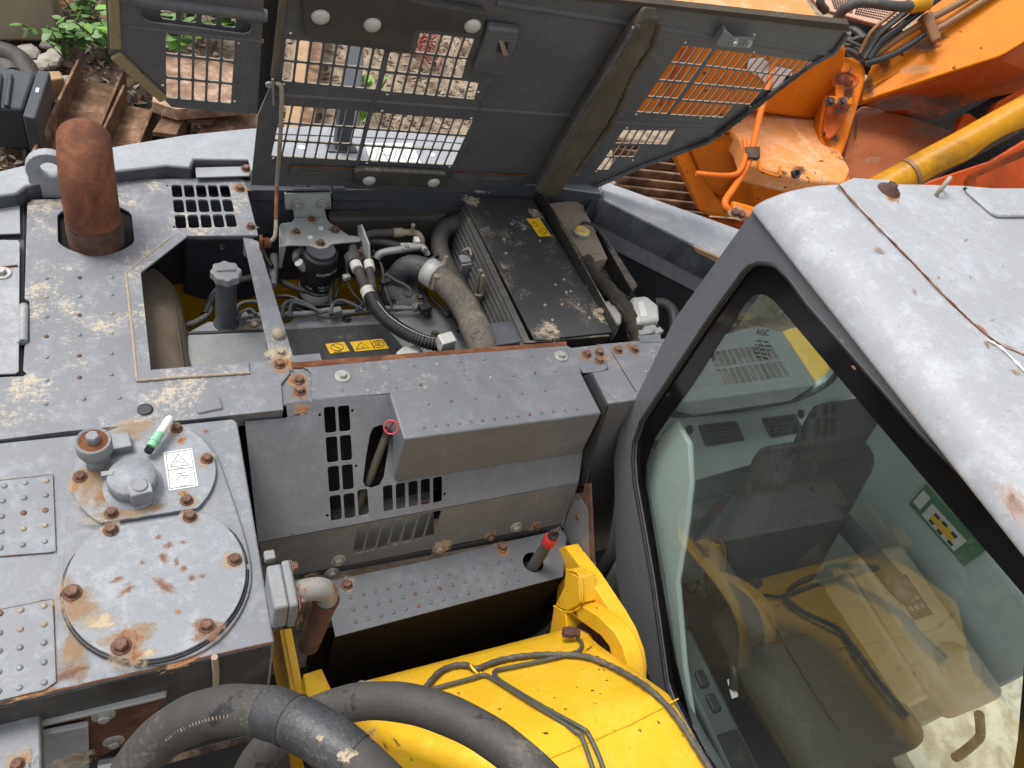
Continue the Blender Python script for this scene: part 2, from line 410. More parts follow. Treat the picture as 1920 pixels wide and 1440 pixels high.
M['blackpaint'] = simple('black enamel', (.014, .014, .015), (.035, .034, .033), .45, sc=14, dust=.85, dustc=(.27, .22, .155), dirt=.0, bump=.2)
M['void'] = simple('oily bay floor and gap shade', (.008, .008, .008), (.03, .026, .022), .8, sc=12)  # also the black that stands for shade in gaps
M['darkgrey'] = simple('dark grey casting', (.035, .038, .043), (.085, .09, .098), .55, sc=16, dust=.6, dustc=(.24, .215, .175), dirt=.1, bump=.3)
M['cast'] = simple('grey casting', (.15, .158, .165), (.25, .26, .265), .6, sc=18, dust=.6, dustc=(.36, .32, .25), dirt=.15, bump=.3)
M['flaky'] = paint('pale paint flaking to rust', (.22, .215, .185), dust=.3, pale=.4, rust=1.15, sc=1.6, dirtall=.3)
M['palegrey'] = paint('pale grey casting paint', (.19, .20, .20), dust=.3, pale=.4, rust=.7, sc=1.5)
M['zinc'] = simple('zinc plate', (.27, .29, .285), (.42, .435, .41), .5, metal=.1, sc=14, dust=.55, dustc=(.40, .33, .23), dirt=.1, wear=((.34, .17, .07), .66))
M['rust'] = rustmat('rusted steel')
M['stack'] = rustmat('rusted exhaust', (.085, .034, .021), (.205, .078, .040), (.30, .13, .068), sc=9, light=.55, strk=.35, bump=.25)
M['collar'] = rustmat('exhaust collar', (.060, .032, .024), (.115, .065, .045), (.24, .15, .08), sc=12, light=.35, strk=.5)
M['beam'] = rustmat('rusted beam', (.085, .048, .030), (.215, .125, .075), (.42, .285, .195), sc=7, light=.8, bump=.4)
M['beamdark'] = rustmat('dark rusted beam', (.06, .028, .018), (.15, .075, .04), (.30, .17, .10), sc=7, light=.5, bump=.4)
M['rusty_bolt'] = rustmat('rusty bolt', (.085, .045, .032), (.18, .098, .066), (.32, .215, .16), sc=60, light=.6, bump=.2, rough=.7)
M['dust_bolt'] = simple('dusty bolt', (.18, .14, .10), (.40, .33, .25), .7, sc=60, wear=((.20, .08, .04), .62))
M['zinc_bolt'] = simple('zinc bolt', (.28, .28, .26), (.50, .49, .44), .4, metal=.5, sc=70, wear=((.16, .11, .07), .6))
M['yellow'] = paint('yellow paint', (.68, .388, .016), dust=.45, dustc=(.60, .42, .14), pale=.5, palec=(.72, .46, .06), rust=.03, scr=.4, rough=.46, bump=.3, chips=((.05, .032, .02), .80), spec=.25, grime=.16, grimec=(.30, .185, .03))
M['yellowold'] = paint('old yellow paint', (.66, .36, .014), dust=.3, pale=.1, rust=.1, scr=.1, grime=.15)
M['orange'] = paint('faded orange paint', (.58, .145, .004), dust=.35, dustc=(.66, .30, .16), pale=.5, palec=(.66, .21, .012), rust=.06, scr=.4, rough=.5, chips=((.03, .02, .015), .79), grime=.24, sc=.42, spec=.18)
M['orangepink'] = paint('chalky orange paint', (.62, .25, .075), dust=.9, dustc=(.72, .45, .31), pale=.9, palec=(.68, .39, .23), rust=.10, scr=.6, rough=.6, chips=((.04, .025, .02), .81), grime=.2, sc=.42, spec=.18)
M['orangedeep'] = paint('deep orange paint and shade', (.46, .085, .010), dust=.15, pale=.3, palec=(.6, .17, .05), rust=.10, scr=.2, rough=.45, chips=((.03, .02, .015), .78), grime=.5, sc=.42, spec=.18)  # also carries the shade of the boom's underside
M['amber'] = paint('amber cylinder paint', (.46, .20, .006), dust=.1, pale=.4, palec=(.62, .34, .03), rust=.05, scr=.1, rough=.4, grime=.55, sc=.42, spec=.18)
M['pinkplate'] = paint('faded pink plate', (.56, .34, .25), dust=.4, pale=.5, rust=.1, sc=.42)
M['roof'] = paint('cab roof paint', (.285, .296, .315), dust=.12, pale=.6, palec=(.40, .415, .435), rust=.14, scr=.7, rough=.52, sc=.8, dustc=(.55, .46, .33))
M['cabframe'] = paint('cab frame paint', (.108, .116, .130), dust=.2, pale=.7, palec=(.125, .137, .155), rust=.0, scr=.3, rough=.35, dirtall=.2, dustc=(.17, .17, .165))
M['frit'] = emitless('black glass print', (.006, .006, .007), .12, .6)
M['trim'] = simple('teal grey trim', (.43, .50, .475), (.50, .565, .54), .55, sc=9, bump=.05)
M['trimdark'] = simple('charcoal trim', (.05, .06, .062), (.085, .095, .095), .6, sc=14, bump=.1)
M['beige'] = simple('console trim', (.42, .36, .26), (.50, .43, .32), .55, sc=12, bump=.05)
M['seat'] = simple('seat cloth', (.035, .036, .034), (.065, .065, .06), .9, sc=120, bump=.4, dust=.2)
M['white'] = simple('white paper', (.62, .62, .58), (.74, .74, .70), .5, sc=30, bump=.02)
M['creamtape'] = simple('white tape', (.55, .52, .46), (.72, .69, .62), .7, sc=60, dust=.3)
M['labelyellow'] = simple('yellow label', (.80, .48, .012), (.86, .54, .02), .35, sc=40, bump=.03)
M['ink'] = emitless('black ink', (.015, .014, .013), .5)
M['red'] = emitless('red plastic', (.50, .02, .025), .35, .5)
M['ringred'] = emitless('red ring', (.45, .04, .06), .3, .5)
M['green'] = simple('green tape', (.14, .40, .23), (.32, .55, .38), .55, sc=60)
M['postergreen'] = emitless('poster green', (.06, .19, .09), .5)
M['heat'] = simple('brown heat wrap', (.075, .058, .038), (.20, .155, .105), .75, sc=11, bump=.9, dust=.5, dustc=(.21, .16, .10), dirt=.4)
M['foam'] = simple('crumbling foam wrap', (.020, .017, .013), (.085, .07, .05), 1, sc=70, bump=1.0, dust=.5, dirt=.5)
M['alu'] = simple('cast aluminium', (.42, .41, .38), (.62, .61, .57), .5, metal=.25, sc=25, dust=.45, dustc=(.38, .33, .25), dirt=.2)
M['wood'] = simple('raw wood', (.24, .14, .075), (.46, .31, .18), .85, sc=9, bump=.4)
M['concrete'] = simple('dirty concrete', (.26, .215, .14), (.40, .34, .23), .9, sc=5, bump=.5, wear=((.05, .045, .03), .62))
M['stone'] = simple('pale stone', (.25, .22, .18), (.50, .46, .40), .9, sc=9, bump=.5, objc=True)
M['leaf'] = simple('green leaf', (.045, .115, .018), (.11, .22, .04), .5, sc=40, bump=.2, objc=True)
M['leafbright'] = simple('bright green leaf', (.10, .25, .02), (.20, .38, .05), .45, sc=40, bump=.2, objc=True)
M['leafdry'] = simple('dry leaf', (.20, .085, .035), (.38, .20, .10), .8, sc=60, bump=.4, objc=True)
M['stem'] = simple('plant stem', (.07, .09, .03), (.12, .13, .05), .7)
M['darkplastic'] = simple('dark plastic box', (.020, .024, .028), (.045, .052, .060), .5, sc=8, dust=.35, dustc=(.12, .11, .09))
M['redwire'] = rustmat('red wire', (.16, .05, .035), (.34, .12, .09), (.42, .22, .18), sc=30)
M['shoe'] = rustmat('worn track shoe', (.12, .075, .05), (.30, .20, .13), (.46, .34, .24), sc=6, light=.7, bump=.5, strk=.5)
def glassmat(name, tint, haze=.03, ior=.075, hazec=(.35, .42, .40)):
    s = NT(name); s.n.remove(s.b)
    tr = s.n.new('ShaderNodeBsdfTransparent'); tr.inputs[0].default_value = (*tint, 1)
    gl = s.n.new('ShaderNodeBsdfGlossy'); gl.inputs['Roughness'].default_value = .012; gl.inputs[0].default_value = (1, 1, 1, 1)
    lw = s.n.new('ShaderNodeLayerWeight'); lw.inputs['Blend'].default_value = .5
    fr = s.m('ADD', s.m('MULTIPLY', s.m('POWER', lw.outputs['Facing'], 4.0), .7), ior, True)
    df = s.n.new('ShaderNodeBsdfDiffuse'); df.inputs[0].default_value = (*hazec, 1)
    dn = s.m('ADD', s.m('MULTIPLY', s.noise(3.2, 6, .65, .6), .7), s.m('MULTIPLY', s.noise(60, 4, .7), .3))
    hz = s.m('ADD', s.m('MULTIPLY', s.step(dn, .5, .75), haze*3), haze*.5)
    sp = s.step(s.noise(240, 2, .5), .73, .78); hz = s.m('ADD', hz, s.m('MULTIPLY', sp, .35), True)
    m1 = s.n.new('ShaderNodeMixShader'); s.l.new(hz, m1.inputs[0]); s.l.new(tr.outputs[0], m1.inputs[1]); s.l.new(df.outputs[0], m1.inputs[2])
    m2 = s.n.new('ShaderNodeMixShader'); s.l.new(fr, m2.inputs[0]); s.l.new(m1.outputs[0], m2.inputs[1]); s.l.new(gl.outputs[0], m2.inputs[2])
    s.l.new(m2.outputs[0], s.out.inputs[0]); return s.mat
M['glass'] = glassmat('tinted window glass', (.78, .84, .81), .06, .075, (.42, .46, .46))
def stainmat(name, inner, outer, k=1.0, op=.92):
    """rust that has run out round a bolt: a thin irregular film"""
    s = NT(name); v = s.objpos(); r = s.rnd()
    comb = s.n.new('ShaderNodeCombineXYZ'); s.l.new(s.m('MULTIPLY', r, 37.0), comb.inputs[2])
    ad = s.n.new('ShaderNodeVectorMath'); ad.operation = 'ADD'; s.l.new(v, ad.inputs[0]); s.l.new(comb.outputs[0], ad.inputs[1])
    ln = s.n.new('ShaderNodeVectorMath'); ln.operation = 'LENGTH'; s.l.new(v, ln.inputs[0])
    rad = ln.outputs['Value']
    n = s.noise(55, 6, .68, .5, ad.outputs[0]); big = s.noise(16, 3, .5, .3, ad.outputs[0])
    q = s.m('SUBTRACT', s.m('ADD', s.m('MULTIPLY', n, 1.15), s.m('ADD', s.m('MULTIPLY', big, 1.0), -.40)), s.m('MULTIPLY', rad, 15.5/k))
    a = s.step(q, .16, .52); c = s.mix(s.step(q, .3, .62), outer, inner)
    s.fin(c, .8, 0, .2)
    tr = s.n.new('ShaderNodeBsdfTransparent'); mx = s.n.new('ShaderNodeMixShader')
    s.l.new(s.m('MULTIPLY', a, op), mx.inputs[0]); s.l.new(tr.outputs[0], mx.inputs[1]); s.l.new(s.b.outputs[0], mx.inputs[2])
    s.l.new(mx.outputs[0], s.out.inputs[0]); return s.mat
def decal(mat, p, n, sx, sy, spin, parent, name='rust_stain', r=.06):
    b = MB(); b.add([(r*math.cos(math.pi/10*i), r*math.sin(math.pi/10*i), .0008) for i in range(20)], [list(range(20))])
    if (mat, r) not in DMESH: DMESH[(mat, r)] = b.mesh(M[mat], name)
    return put(name, DMESH[(mat, r)], parent, orient(p, n, spin) @ Matrix.Diagonal((sx, sy, 1, 1)))
DMESH = {}
M['stain'] = stainmat('rust stain', (.24, .085, .035), (.42, .26, .13))
M['stainbig'] = stainmat('wide rust stain', (.23, .105, .055), (.40, .29, .19), 1.35, .85)
M['staindust'] = stainmat('dust stain', (.42, .33, .20), (.46, .40, .30), 1.2)
M['stainred'] = stainmat('dark rust mark', (.20, .085, .048), (.36, .22, .13), 1.0, .62)
M['ochre'] = stainmat('ochre film', (.34, .20, .09), (.40, .32, .22), 2.0, .55)
M['soot'] = stainmat('black grime', (.012, .010, .008), (.03, .022, .016), 1.6, .75)
M['hoodmud'] = stainmat('mud on the lid', (.20, .16, .105), (.13, .11, .08), 2.2, .7)
M['mud'] = stainmat('dried mud', (.46, .36, .24), (.50, .41, .29), 1.9)
M['stainfilm'] = stainmat('faint rust stain', (.30, .16, .08), (.44, .36, .27), .8)

# ------------------------------------------------------------------ bolts and studs (shared meshes)
def boltmesh(nm, mat, r, h, wr, stain=None, sr=.05, washer=.004):
    b = MB()
    hexp = [(r*math.cos(math.pi/3*i), r*math.sin(math.pi/3*i)) for i in range(6)]
    top = [(x*.86, y*.86) for x, y in hexp]
    vs = [(x, y, washer) for x, y in hexp]+[(x, y, washer+h*.84) for x, y in hexp]+[(x, y, washer+h) for x, y in top]
    fs = [[i, (i+1) % 6, (i+1) % 6+6, i+6] for i in range(6)]+[[i+6, (i+1) % 6+6, (i+1) % 6+12, i+12] for i in range(6)]+[list(range(12, 18))]
    b.add(vs, fs)
    b.lathe([(wr, 0), (wr, washer*.7), (wr*.93, washer)], (0, 0, 0), seg=20, sm=False)
    mats = [mat]
    if stain:
        mats.append(stain); b.add([(sr*math.cos(math.pi/8*i), sr*math.sin(math.pi/8*i), .0009) for i in range(16)], [list(range(16))], 1)
    return b.mesh(mats, nm)
BM = {'rusty': boltmesh('bolt', M['rusty_bolt'], .0125, .012, .017, M['stain'], .06),
      'rustybig': boltmesh('bolt', M['rusty_bolt'], .0135, .013, .0185, M['stainbig'], .13),
      'tank': boltmesh('bolt', M['rusty_bolt'], .0125, .013, .0165, M['stainfilm'], .05),
      'dusty': boltmesh('bolt', M['dust_bolt'], .0125, .011, .018, M['staindust'], .05),
      'zinc': boltmesh('bolt', M['zinc_bolt'], .012, .011, .0225),
      'zincsmall': boltmesh('bolt', M['zinc_bolt'], .0095, .009, .015),
      'rustysmall': boltmesh('bolt', M['rusty_bolt'], .010, .009, .0135, M['stainfilm'], .035),
      'black': boltmesh('bolt', M['blackpaint'], .011, .010, .017)}
for i_, (st_, sr_) in enumerate((('stain', .045), ('stainfilm', .05), ('stain', .07), ('stainfilm', .032), ('stainred', .05))): BM['rusty%d' % i_] = boltmesh('bolt', M['rusty_bolt'], .0125, .012, .017, M[st_], sr_)
def bolt(kind, p, n, parent, s=1.0):
    if kind == 'rusty': kind = 'rusty%d' % random.randrange(5); s *= random.uniform(.94, 1.04)
    mt = orient(p, n, random.random()*3) @ Matrix.Scale(s, 4)
    return put('bolt', BM[kind], parent, mt)
def studmesh(mat, r=.0062, h=.0035):
    return MB().lathe([(r, -.001), (r*.92, h*.55), (r*.6, h*.95), (r*.2, h)], (0, 0, 0), seg=10).mesh(mat, 'stud')
STUD = {}
def stud(p, n, parent, mat='deck', s=1.0):
    r_ = random.random()
    if r_ < .12: mat = 'rusty_bolt'
    elif r_ < .30: mat = 'dust_bolt' if mat in ('deck', 'strip', 'tank') else mat
    if mat not in STUD: STUD[mat] = studmesh(M[mat])
    return put('stud', STUD[mat], parent, orient(p, n) @ Matrix.Scale(s, 4))
M['steelline'] = simple('painted steel line', (.040, .042, .034), (.085, .088, .072), .45, sc=20, dust=.3)
M['tape'] = simple('black tape', (.012, .013, .015), (.055, .056, .060), .42, sc=24, bump=.9, dust=.45, dustc=(.17, .155, .13), dirt=.4)
M['litter1'] = simple('brown litter', (.045, .028, .018), (.12, .078, .048), .9, sc=40, bump=.2)
M['litter2'] = simple('pale litter', (.22, .17, .12), (.46, .38, .30), .9, sc=40, bump=.2)
M['litter3'] = simple('grey litter', (.12, .095, .075), (.26, .21, .17), .9, sc=40, bump=.2)
M['wood2'] = rustmat('weathered board', (.13, .08, .055), (.36, .23, .155), (.55, .43, .34), sc=6, light=.9, bump=.4)
M['orangerail'] = paint('rail orange paint', (.60, .13, .012), dust=.3, pale=.4, palec=(.66, .20, .05), rust=.12, sc=.8, grime=.1, spec=.18)
M['orangeboom'] = paint('boom orange paint', (.64, .185, .002), dust=.05, pale=.3, palec=(.70, .24, .004), rust=.02, scr=.2, grime=.12, chips=((.03, .025, .02), .85), sc=.42, spec=.18)
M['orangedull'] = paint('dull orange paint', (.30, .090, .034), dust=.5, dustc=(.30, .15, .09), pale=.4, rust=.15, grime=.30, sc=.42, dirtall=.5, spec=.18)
M['orangered'] = paint('red orange paint', (.50, .075, .012), dust=.15, pale=.3, palec=(.6, .15, .05), rust=.1, grime=.3, sc=.42, spec=.18)
M['amberpipe'] = paint('dusty brown pipe', (.22, .105, .040), dust=.4, dustc=(.36, .24, .13), pale=.2, rust=.2, sc=.6, dirtall=.3)

M['matt'] = simple('black steel and gap shade', (.007, .007, .007), (.02, .018, .016), .9, sc=9, spec=.15)  # also stands for shade in holes and behind slots
M['lipdirty'] = simple('dusty brown lip', (.030, .026, .021), (.10, .072, .045), .9, sc=10, bump=.4, dust=.4, dustc=(.20, .15, .095), dirt=.5)
M['grimy'] = paint('grimy tank side', (.055, .052, .048), dust=.2, pale=.4, palec=(.13, .12, .10), rust=.4, grime=.7, dirtall=.2)
M['rimface'] = paint('streaked rim face', (.085, .092, .104), dust=.2, pale=.6, palec=(.15, .16, .175), rust=.04, grime=.55, grimec=(.012, .013, .016), dirtall=.1)
M['rimtop'] = paint('dusty rim paint', (.25, .262, .28), dust=.95, dustc=(.48, .42, .33), pale=.6, rust=.02, scr=.4)
M['navybox'] = paint('dark blue grey box paint', (.040, .045, .056), dust=.3, pale=.4, rust=.02, dirtall=.2)
M['wornedge'] = simple('worn sheet edge', (.16, .14, .11), (.36, .31, .24), .6, sc=30)
M['darkolive'] = simple('grimy olive tube', (.030, .028, .020), (.085, .075, .052), .6, sc=20, dust=.3)
M['fin'] = simple('dusty black fin', (.028, .027, .026), (.075, .070, .062), .6, sc=20, dust=.6, dustc=(.24, .20, .14), dirt=.2)
# ------------------------------------------------------------------ grey excavator: decks
EX = thing('excavator', 'grey and yellow excavator with its engine hood standing open and rusty exhaust stack', 'excavator', (0.8, 1.0, -1.7))
UPV = (0, 0, 1)
# muffler deck
out = pz([(-90, 836), (0, 824), (129, 808), (330, 789), (355, 787), (430, 779), (531, 768), (527, 720), (543, 700), (543, 672),
          (283, 693), (264, 511), (350, 442), (484, 441), (458, 336), (449, 333), (230, 336), (214, 340), (150, 372), (60, 374), (51, 381),
          (46, 560), (55, 564), (55, 640), (46, 648), (43, 694), (50, 700), (44, 705), (0, 707), (-90, 714)])
mc = Z(181, 427); hole = []
for i in range(36):
    a = 2*math.pi*i/36; q = mc+Vector((math.cos(a)*.121, math.sin(a)*.121, 0)); q.x = max(mc.x-.103, min(mc.x+.100, q.x)); hole.append(q)
gr = slots([(321, 346), (429, 347), (445, 425), (330, 428)], 5, 3, .82, .84, lambda u, v: Z(u, v))
small = [ring(Z(u, v), .004, 8) for u, v in ((314, 348), (326, 425))]
deck = plate('deck_plate', out, [hole]+gr+small, .008, M['deck'], EX)
edge = MB()
for a, b in (((0, 824), (531, 768)), ((-90, 836), (0, 824))):      # folded front lip
    p, q = Z(*a), Z(*b); edge.prism([p+Vector((0, .004, -.008)), q+Vector((0, .004, -.008)), q+Vector((0, .010, -.008)), p+Vector((0, .010, -.008))], (0, 0, -.05))
edge.build('deck_lip', M['deck'], deck)
rim = pz([(318, 446), (348, 441), (351, 443), (264, 511), (283, 694), (467, 679), (468, 698), (258, 713), (236, 511)], .005)
plate('reinforcing_strip', rim, [], .006, M['deck'], deck)
wl_ = MB(); wl_.tube(pz([(318, 447), (236, 512), (248, 620), (257, 714), (330, 708), (468, 699)], .003), .0045, 8, .008, fit=False, rf=lambda L, t: 1+.35*math.sin(L*420)*math.sin(L*133))
wl_.build('weld_bead', M['dust_bolt'], deck)
for x, ys in ((87, (522, 557, 594, 631, 670, 713)), (149, (521, 556, 591, 628, 667, 708)), (209, (520, 553, 588, 625, 663, 702))):
    for y in ys: stud(Z(x, y), UPV, deck)
for x, y in ((157, 748), (224, 746), (86, 757)): stud(Z(x, y), UPV, deck)
for x, y in ((450, 355), (470, 426)): bolt('rusty', Z(x, y), UPV, deck, .95)
# well under the exhaust, the hole's shade put into matt black
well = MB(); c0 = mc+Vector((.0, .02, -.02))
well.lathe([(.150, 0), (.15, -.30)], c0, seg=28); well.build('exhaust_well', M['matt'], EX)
# left deck plates and the hinge between
lp = plate('left_deck_plate', pz([(-90, 448), (34, 450), (37, 455), (35, 696), (28, 700), (-90, 704)], .002), [], .006, M['leftplate'], EX)
bolt('zinc', Z(3, 513, .002), UPV, lp, 1.1)
wl_ = MB(); wl_.tube(pz([(-60, 499), (-10, 502), (33, 498)], .004), .003, 6, .01); wl_.build('weld_bead', M['rust'], lp)
lp2 = plate('left_rear_plate', pz([(-90, 330), (0, 330), (36, 352), (38, 437), (-90, 442)], .0), [], .006, M['weight'], EX)
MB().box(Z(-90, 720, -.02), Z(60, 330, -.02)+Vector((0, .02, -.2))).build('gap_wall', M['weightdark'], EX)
h = MB(); a, b = Z(45, 573, .004), Z(44, 641, .004); h.tube([a, b], .011, 12, fit=False)
h.obox((a+b)/2+Vector((-.006, 0, -.006)), (.010, 0, 0), (0, (a-b).length/2, 0), (0, 0, .006)); h.build('hinge', M['leftplate'], EX)
# clips at the deck's front edge
h = MB(); h.obox(Z(392, 766, -.010), (.032, .004, 0), (-.002, .020, 0), (0, 0, .016)); h.build('hinge_cover', M['deck'], deck, bevel=.004)
h = MB(); h.tube([Z(345, 781, -.012), Z(420, 774, -.012)], .008, 10, fit=False); h.build('hinge_pin', M['leftplate'], deck)
h = MB(); pa = Z(272, 768, .001); h.lathe([(.019, 0), (.019, .002), (.015, .003)], pa, UPV, 16); h.build('dark_notch', M['black'], deck)  # black disc standing for the shade of a notch in the deck

# exhaust stack: belled collar, plain outlet cut off round
base = Z(184, 468, -.04)
col = MB(); col.lathe([(.074, -.12), (.0755, .04), (.0775, .082), (.075, .100), (.068, .115), (.066, .13)], base, (-.0, 0, 1), 36)
col.build('exhaust_collar', M['collar'], EX)
top = base+Vector((-.004, -.010, .255)); st = MB()
pth = [base+Vector((0, 0, .055)), base+Vector((-.002, -.002, .12)), base+Vector((-.003, -.005, .18)), top]
ra = .0735; rows = []
st.tube(pth, ra, 36, .02, caps=False)
e = MB()
# bend over towards the rear with an open mouth
bend = [base+Vector((0, 0, .115)), base+Vector((0, .0, .15)), base+Vector((0, .002, .19)), base+Vector((0, .018, .235)), base+Vector((0, .055, .268)), base+Vector((0, .105, .282)), base+Vector((0, .15, .284))]
e.tube(bend, ra, 36, .012, caps=False, rf=lambda L, t: 1.0-.03*t)
o = e.build('exhaust_stack', M['stack'], EX, thick=.003)
e = MB(); e.tube([base+Vector((ra*math.cos(a)*1.0, ra*math.sin(a)*1.0, .116)) for a in [2*math.pi*i/32 for i in range(33)]], .0022, 6, fit=False)
e.build('weld_bead', M['collar'], o)

# lifting eye standing behind the deck
ey = Z(85, 374, 0).y+.02
cc = Y(92, 322, ey); loop = []
r1 = .062
for i in range(15): a = math.radians(200-i*220/14); loop.append(cc+Vector((math.cos(a)*r1, 0, math.sin(a)*r1)))
loop += [cc+Vector((.062, 0, -.10)), cc+Vector((-.062, 0, -.10))]
plate('lifting_eye', loop, [ring(cc+Vector((.002, 0, .004)), .027, 24, (0, 1, 0))], .032, M['weight'], EX, bev=.003)

# ------------------------------------------------------------------ counterweight
cw = MB(); zt = .045
rear = [(-90, 345), (0, 320), (120, 292), (240, 270), (350, 252), (470, 240), (580, 236), (700, 240), (860, 256), (1000, 285), (1110, 330)]
P = pz(rear, zt); fr = pz([(1128, 362), (1000, 345), (470, 318), (466, 298), (362, 297), (355, 313), (312, 309), (216, 320), (120, 333), (48, 348), (30, 362), (-90, 378)], zt)
poly = fr+P
cw.prism(poly, (0, 0, -.55)); cw.build('counterweight', M['weight'], EX, bevel=.005, seg=2)
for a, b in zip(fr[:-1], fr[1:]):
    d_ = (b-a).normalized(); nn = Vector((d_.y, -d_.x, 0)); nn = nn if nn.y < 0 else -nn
    q = MB(); q.prism([a+nn*.003+Vector((0, 0, -.006)), b+nn*.003+Vector((0, 0, -.006)), b+nn*.003+Vector((0, 0, -.4)), a+nn*.003+Vector((0, 0, -.4))], -nn*.002); q.build('counterweight_face', M['weightdark'], EX)  # dark sheet: the face's shade and black streaks put into colour
b = plate('rear_cover_plate', pz([(366, 314), (465, 311), (468, 329), (368, 332)], .02), [], .006, M['weight'], EX)
bolt('rusty', Z(461, 318, .02), UPV, b)
# rounded rear corner ridge seen through the hood slots, its joint and white sheet
MB().tube(pz([(505, 251), (640, 256), (760, 261), (880, 270)], zt+.001), .0022, 6, .05).build('joint_line', M['weightdark'], EX)
q = MB(); q.prism(pz([(684, 268), (772, 268), (790, 306), (694, 302)], zt+.003), (0, 0, -.002)); lab = q.build('white_label', M['white'], EX)
q = MB()
for a, b_ in (((704, 300), (712, 272)), ((712, 272), (727, 300)), ((738, 300), (746, 274)), ((746, 274), (762, 302)), ((716, 290), (733, 292)), ((770, 296), (780, 298))):
    q.tube(pz([a, b_], zt+.0035), .0011, 4, fit=False)
q.build('label_print', M['ink'], lab)
for x, y in ((566, 277), (810, 291)): MB().lathe([(.014, 0), (.013, .003)], Z(x, y, zt), seg=16).build('cap_plug', M['white'], EX)
# dark post standing on the counterweight behind the hood
q = MB(); a = Z(640, 278, zt); q.obox(a+Vector((0, 0, .12)), (.028, 0, 0), (0, .022, 0), (0, 0, .12)); q.obox(a+Vector((0, 0, .004)), (.055, 0, 0), (0, .03, 0), (0, 0, .004))
q.build('mirror_post', M['darkgrey'], EX, bevel=.004)

# ------------------------------------------------------------------ cross bar over the engine bay
bar = plate('cross_bar', pz([(455, 442), (484, 452), (551, 672), (508, 678)], -.009), [], .006, M['deck'], EX)
q = MB(); q.prism(pz([(484, 452), (551, 672), (549, 673), (482, 453)], -.016), (0, 0, -.035)); q.build('bar_flange', M['weightdark'], bar)
for k, x, y, s in (('dusty', 526, 662, .95), ('rusty', 524, 684, 1)): bolt(k, Z(x, y, -.009 if y < 672 else 0), UPV, bar if y < 672 else deck, s)
MB().lathe([(.020, 0), (.020, .010), (.016, .018), (.006, .022)], Z(522, 629, -.009), UPV, 16).build('lifting_pin', M['dust_bolt'], bar)
MB().lathe([(.016, 0), (.016, -.07)], Z(466, 446, -.016), UPV, 16).build('spacer_tube', M['weight'], bar)

# ------------------------------------------------------------------ walkway strip, side panel, duct box, step
SL0, SL1 = Vector((0, 1.355, 0)), Vector((0, 1.108, -.275))
sn = Vector((0, .275, .247)).cross(Vector((1, 0, 0))); sn = Vector((0, -.275, .247)).normalized()
def S(u, v): return pln(u, v, SL0, sn)
# joint plate at the left end
jp = plate('joint_plate', pz([(530, 668), (600, 662), (610, 700), (600, 752), (586, 753), (532, 760), (520, 756), (520, 700)], -.0085), [], .006, M['strip'], EX, label='rust stained joint plate with two bolts')
for x, y in ((560, 714), (562, 734)): bolt('rusty', Z(x, y, -.0085), UPV, jp)
q = MB(); q.prism([S(536, 757), S(580, 751), S(576, 775), S(540, 783)], sn*-.01); q.build('corner_gusset', M['strip'], EX)
decal('stain', S(562, 768)+sn*.001, sn, .9, .6, 0, EX)
strip = plate('walkway_strip', pz([(568, 689), (800, 668), (1063, 648), (1078, 656), (1090, 699), (729, 737), (586, 749), (584, 700), (578, 692)]), [], .006, M['strip'], EX)
q = MB(); q.prism(pz([(500, 683), (568, 678), (800, 660), (1062, 640), (1063, 648), (800, 668), (568, 689), (502, 690)], -.003), (0, 0, -.03)); q.build('strip_lip', M['rust'], strip)
for x, y in ((642, 706), (1052, 668)): bolt('zinc', Z(x, y), UPV, strip)
for x, y in ((678, 697), (727, 692), (775, 686), (820, 683), (863, 678), (908, 674), (952, 671), (995, 668), (690, 733), (742, 727), (788, 722), (835, 717), (880, 712), (920, 708), (962, 704), (1003, 700), (1040, 696), (870, 694), (640, 731)):
    stud(Z(x, y), UPV, strip, 'strip', .85)
# sloping panel with its slots
pout = [S(*a) for a in ((459, 790), (535, 784), (556, 776), (572, 764), (586, 750), (729, 738), (1090, 700), (1104, 745), (1098, 800), (1090, 870), (1085, 904), (785, 961), (484, 1017))]
proj = S
hs_ = slots([(607, 764), (655, 760), (667, 970), (621, 977)], 2, 4, .80, .86, S, r=.2)
hs_ += slots([(718, 912), (829, 893), (829, 940), (720, 960)], 5, 1, .74, 1, S, r=.2)
hs_ += slots([(670, 920), (689, 916), (692, 964), (673, 968)], 1, 1, 1, 1, S, r=.2)
ct = [S(*a) for a in ((681, 903), (686, 860), (694, 815), (700, 802), (714, 797), (726, 801), (731, 812), (727, 850), (720, 895), (712, 910), (697, 915), (685, 912))]
hs_.append(ct)
hs_ += [ring(S(*a), .0042, 8, sn) for a in ((600, 778), (661, 770), (668, 874), (614, 967), (751, 899), (834, 926))]
pan = plate('side_panel', pout, hs_, .005, M['panel'], EX)
stud(S(547, 1001), sn, pan, 'step', .7)
LW0, LW1 = Vector((0, 1.108, -.275)), Vector((0, 1.062, -.482)); ln_ = Vector((0, -.207, .046)).normalized()
def Lw(u, v): return pln(u, v, LW0, ln_)
lh = slots([(672, 986), (828, 957), (813, 1006), (660, 1040)], 7, 1, .82, 1, Lw, r=.2)
lo_ = [Lw(*a) for a in ((484, 1018), (785, 962), (1085, 905), (1075, 935), (1053, 983), (900, 1012), (553, 1079), (540, 1082), (512, 1078), (487, 1026))]
low = plate('lower_side_panel', lo_, lh, .005, M['panel'], EX)
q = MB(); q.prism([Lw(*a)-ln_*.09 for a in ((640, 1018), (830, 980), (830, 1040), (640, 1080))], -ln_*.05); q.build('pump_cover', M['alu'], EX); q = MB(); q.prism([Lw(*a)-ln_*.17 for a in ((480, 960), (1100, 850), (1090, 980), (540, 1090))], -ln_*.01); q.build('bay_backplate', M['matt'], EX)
for x, y in ((675, 1022), (812, 985)): bolt('rusty', Lw(x, y)-ln_*.088, ln_, EX, 1.0)
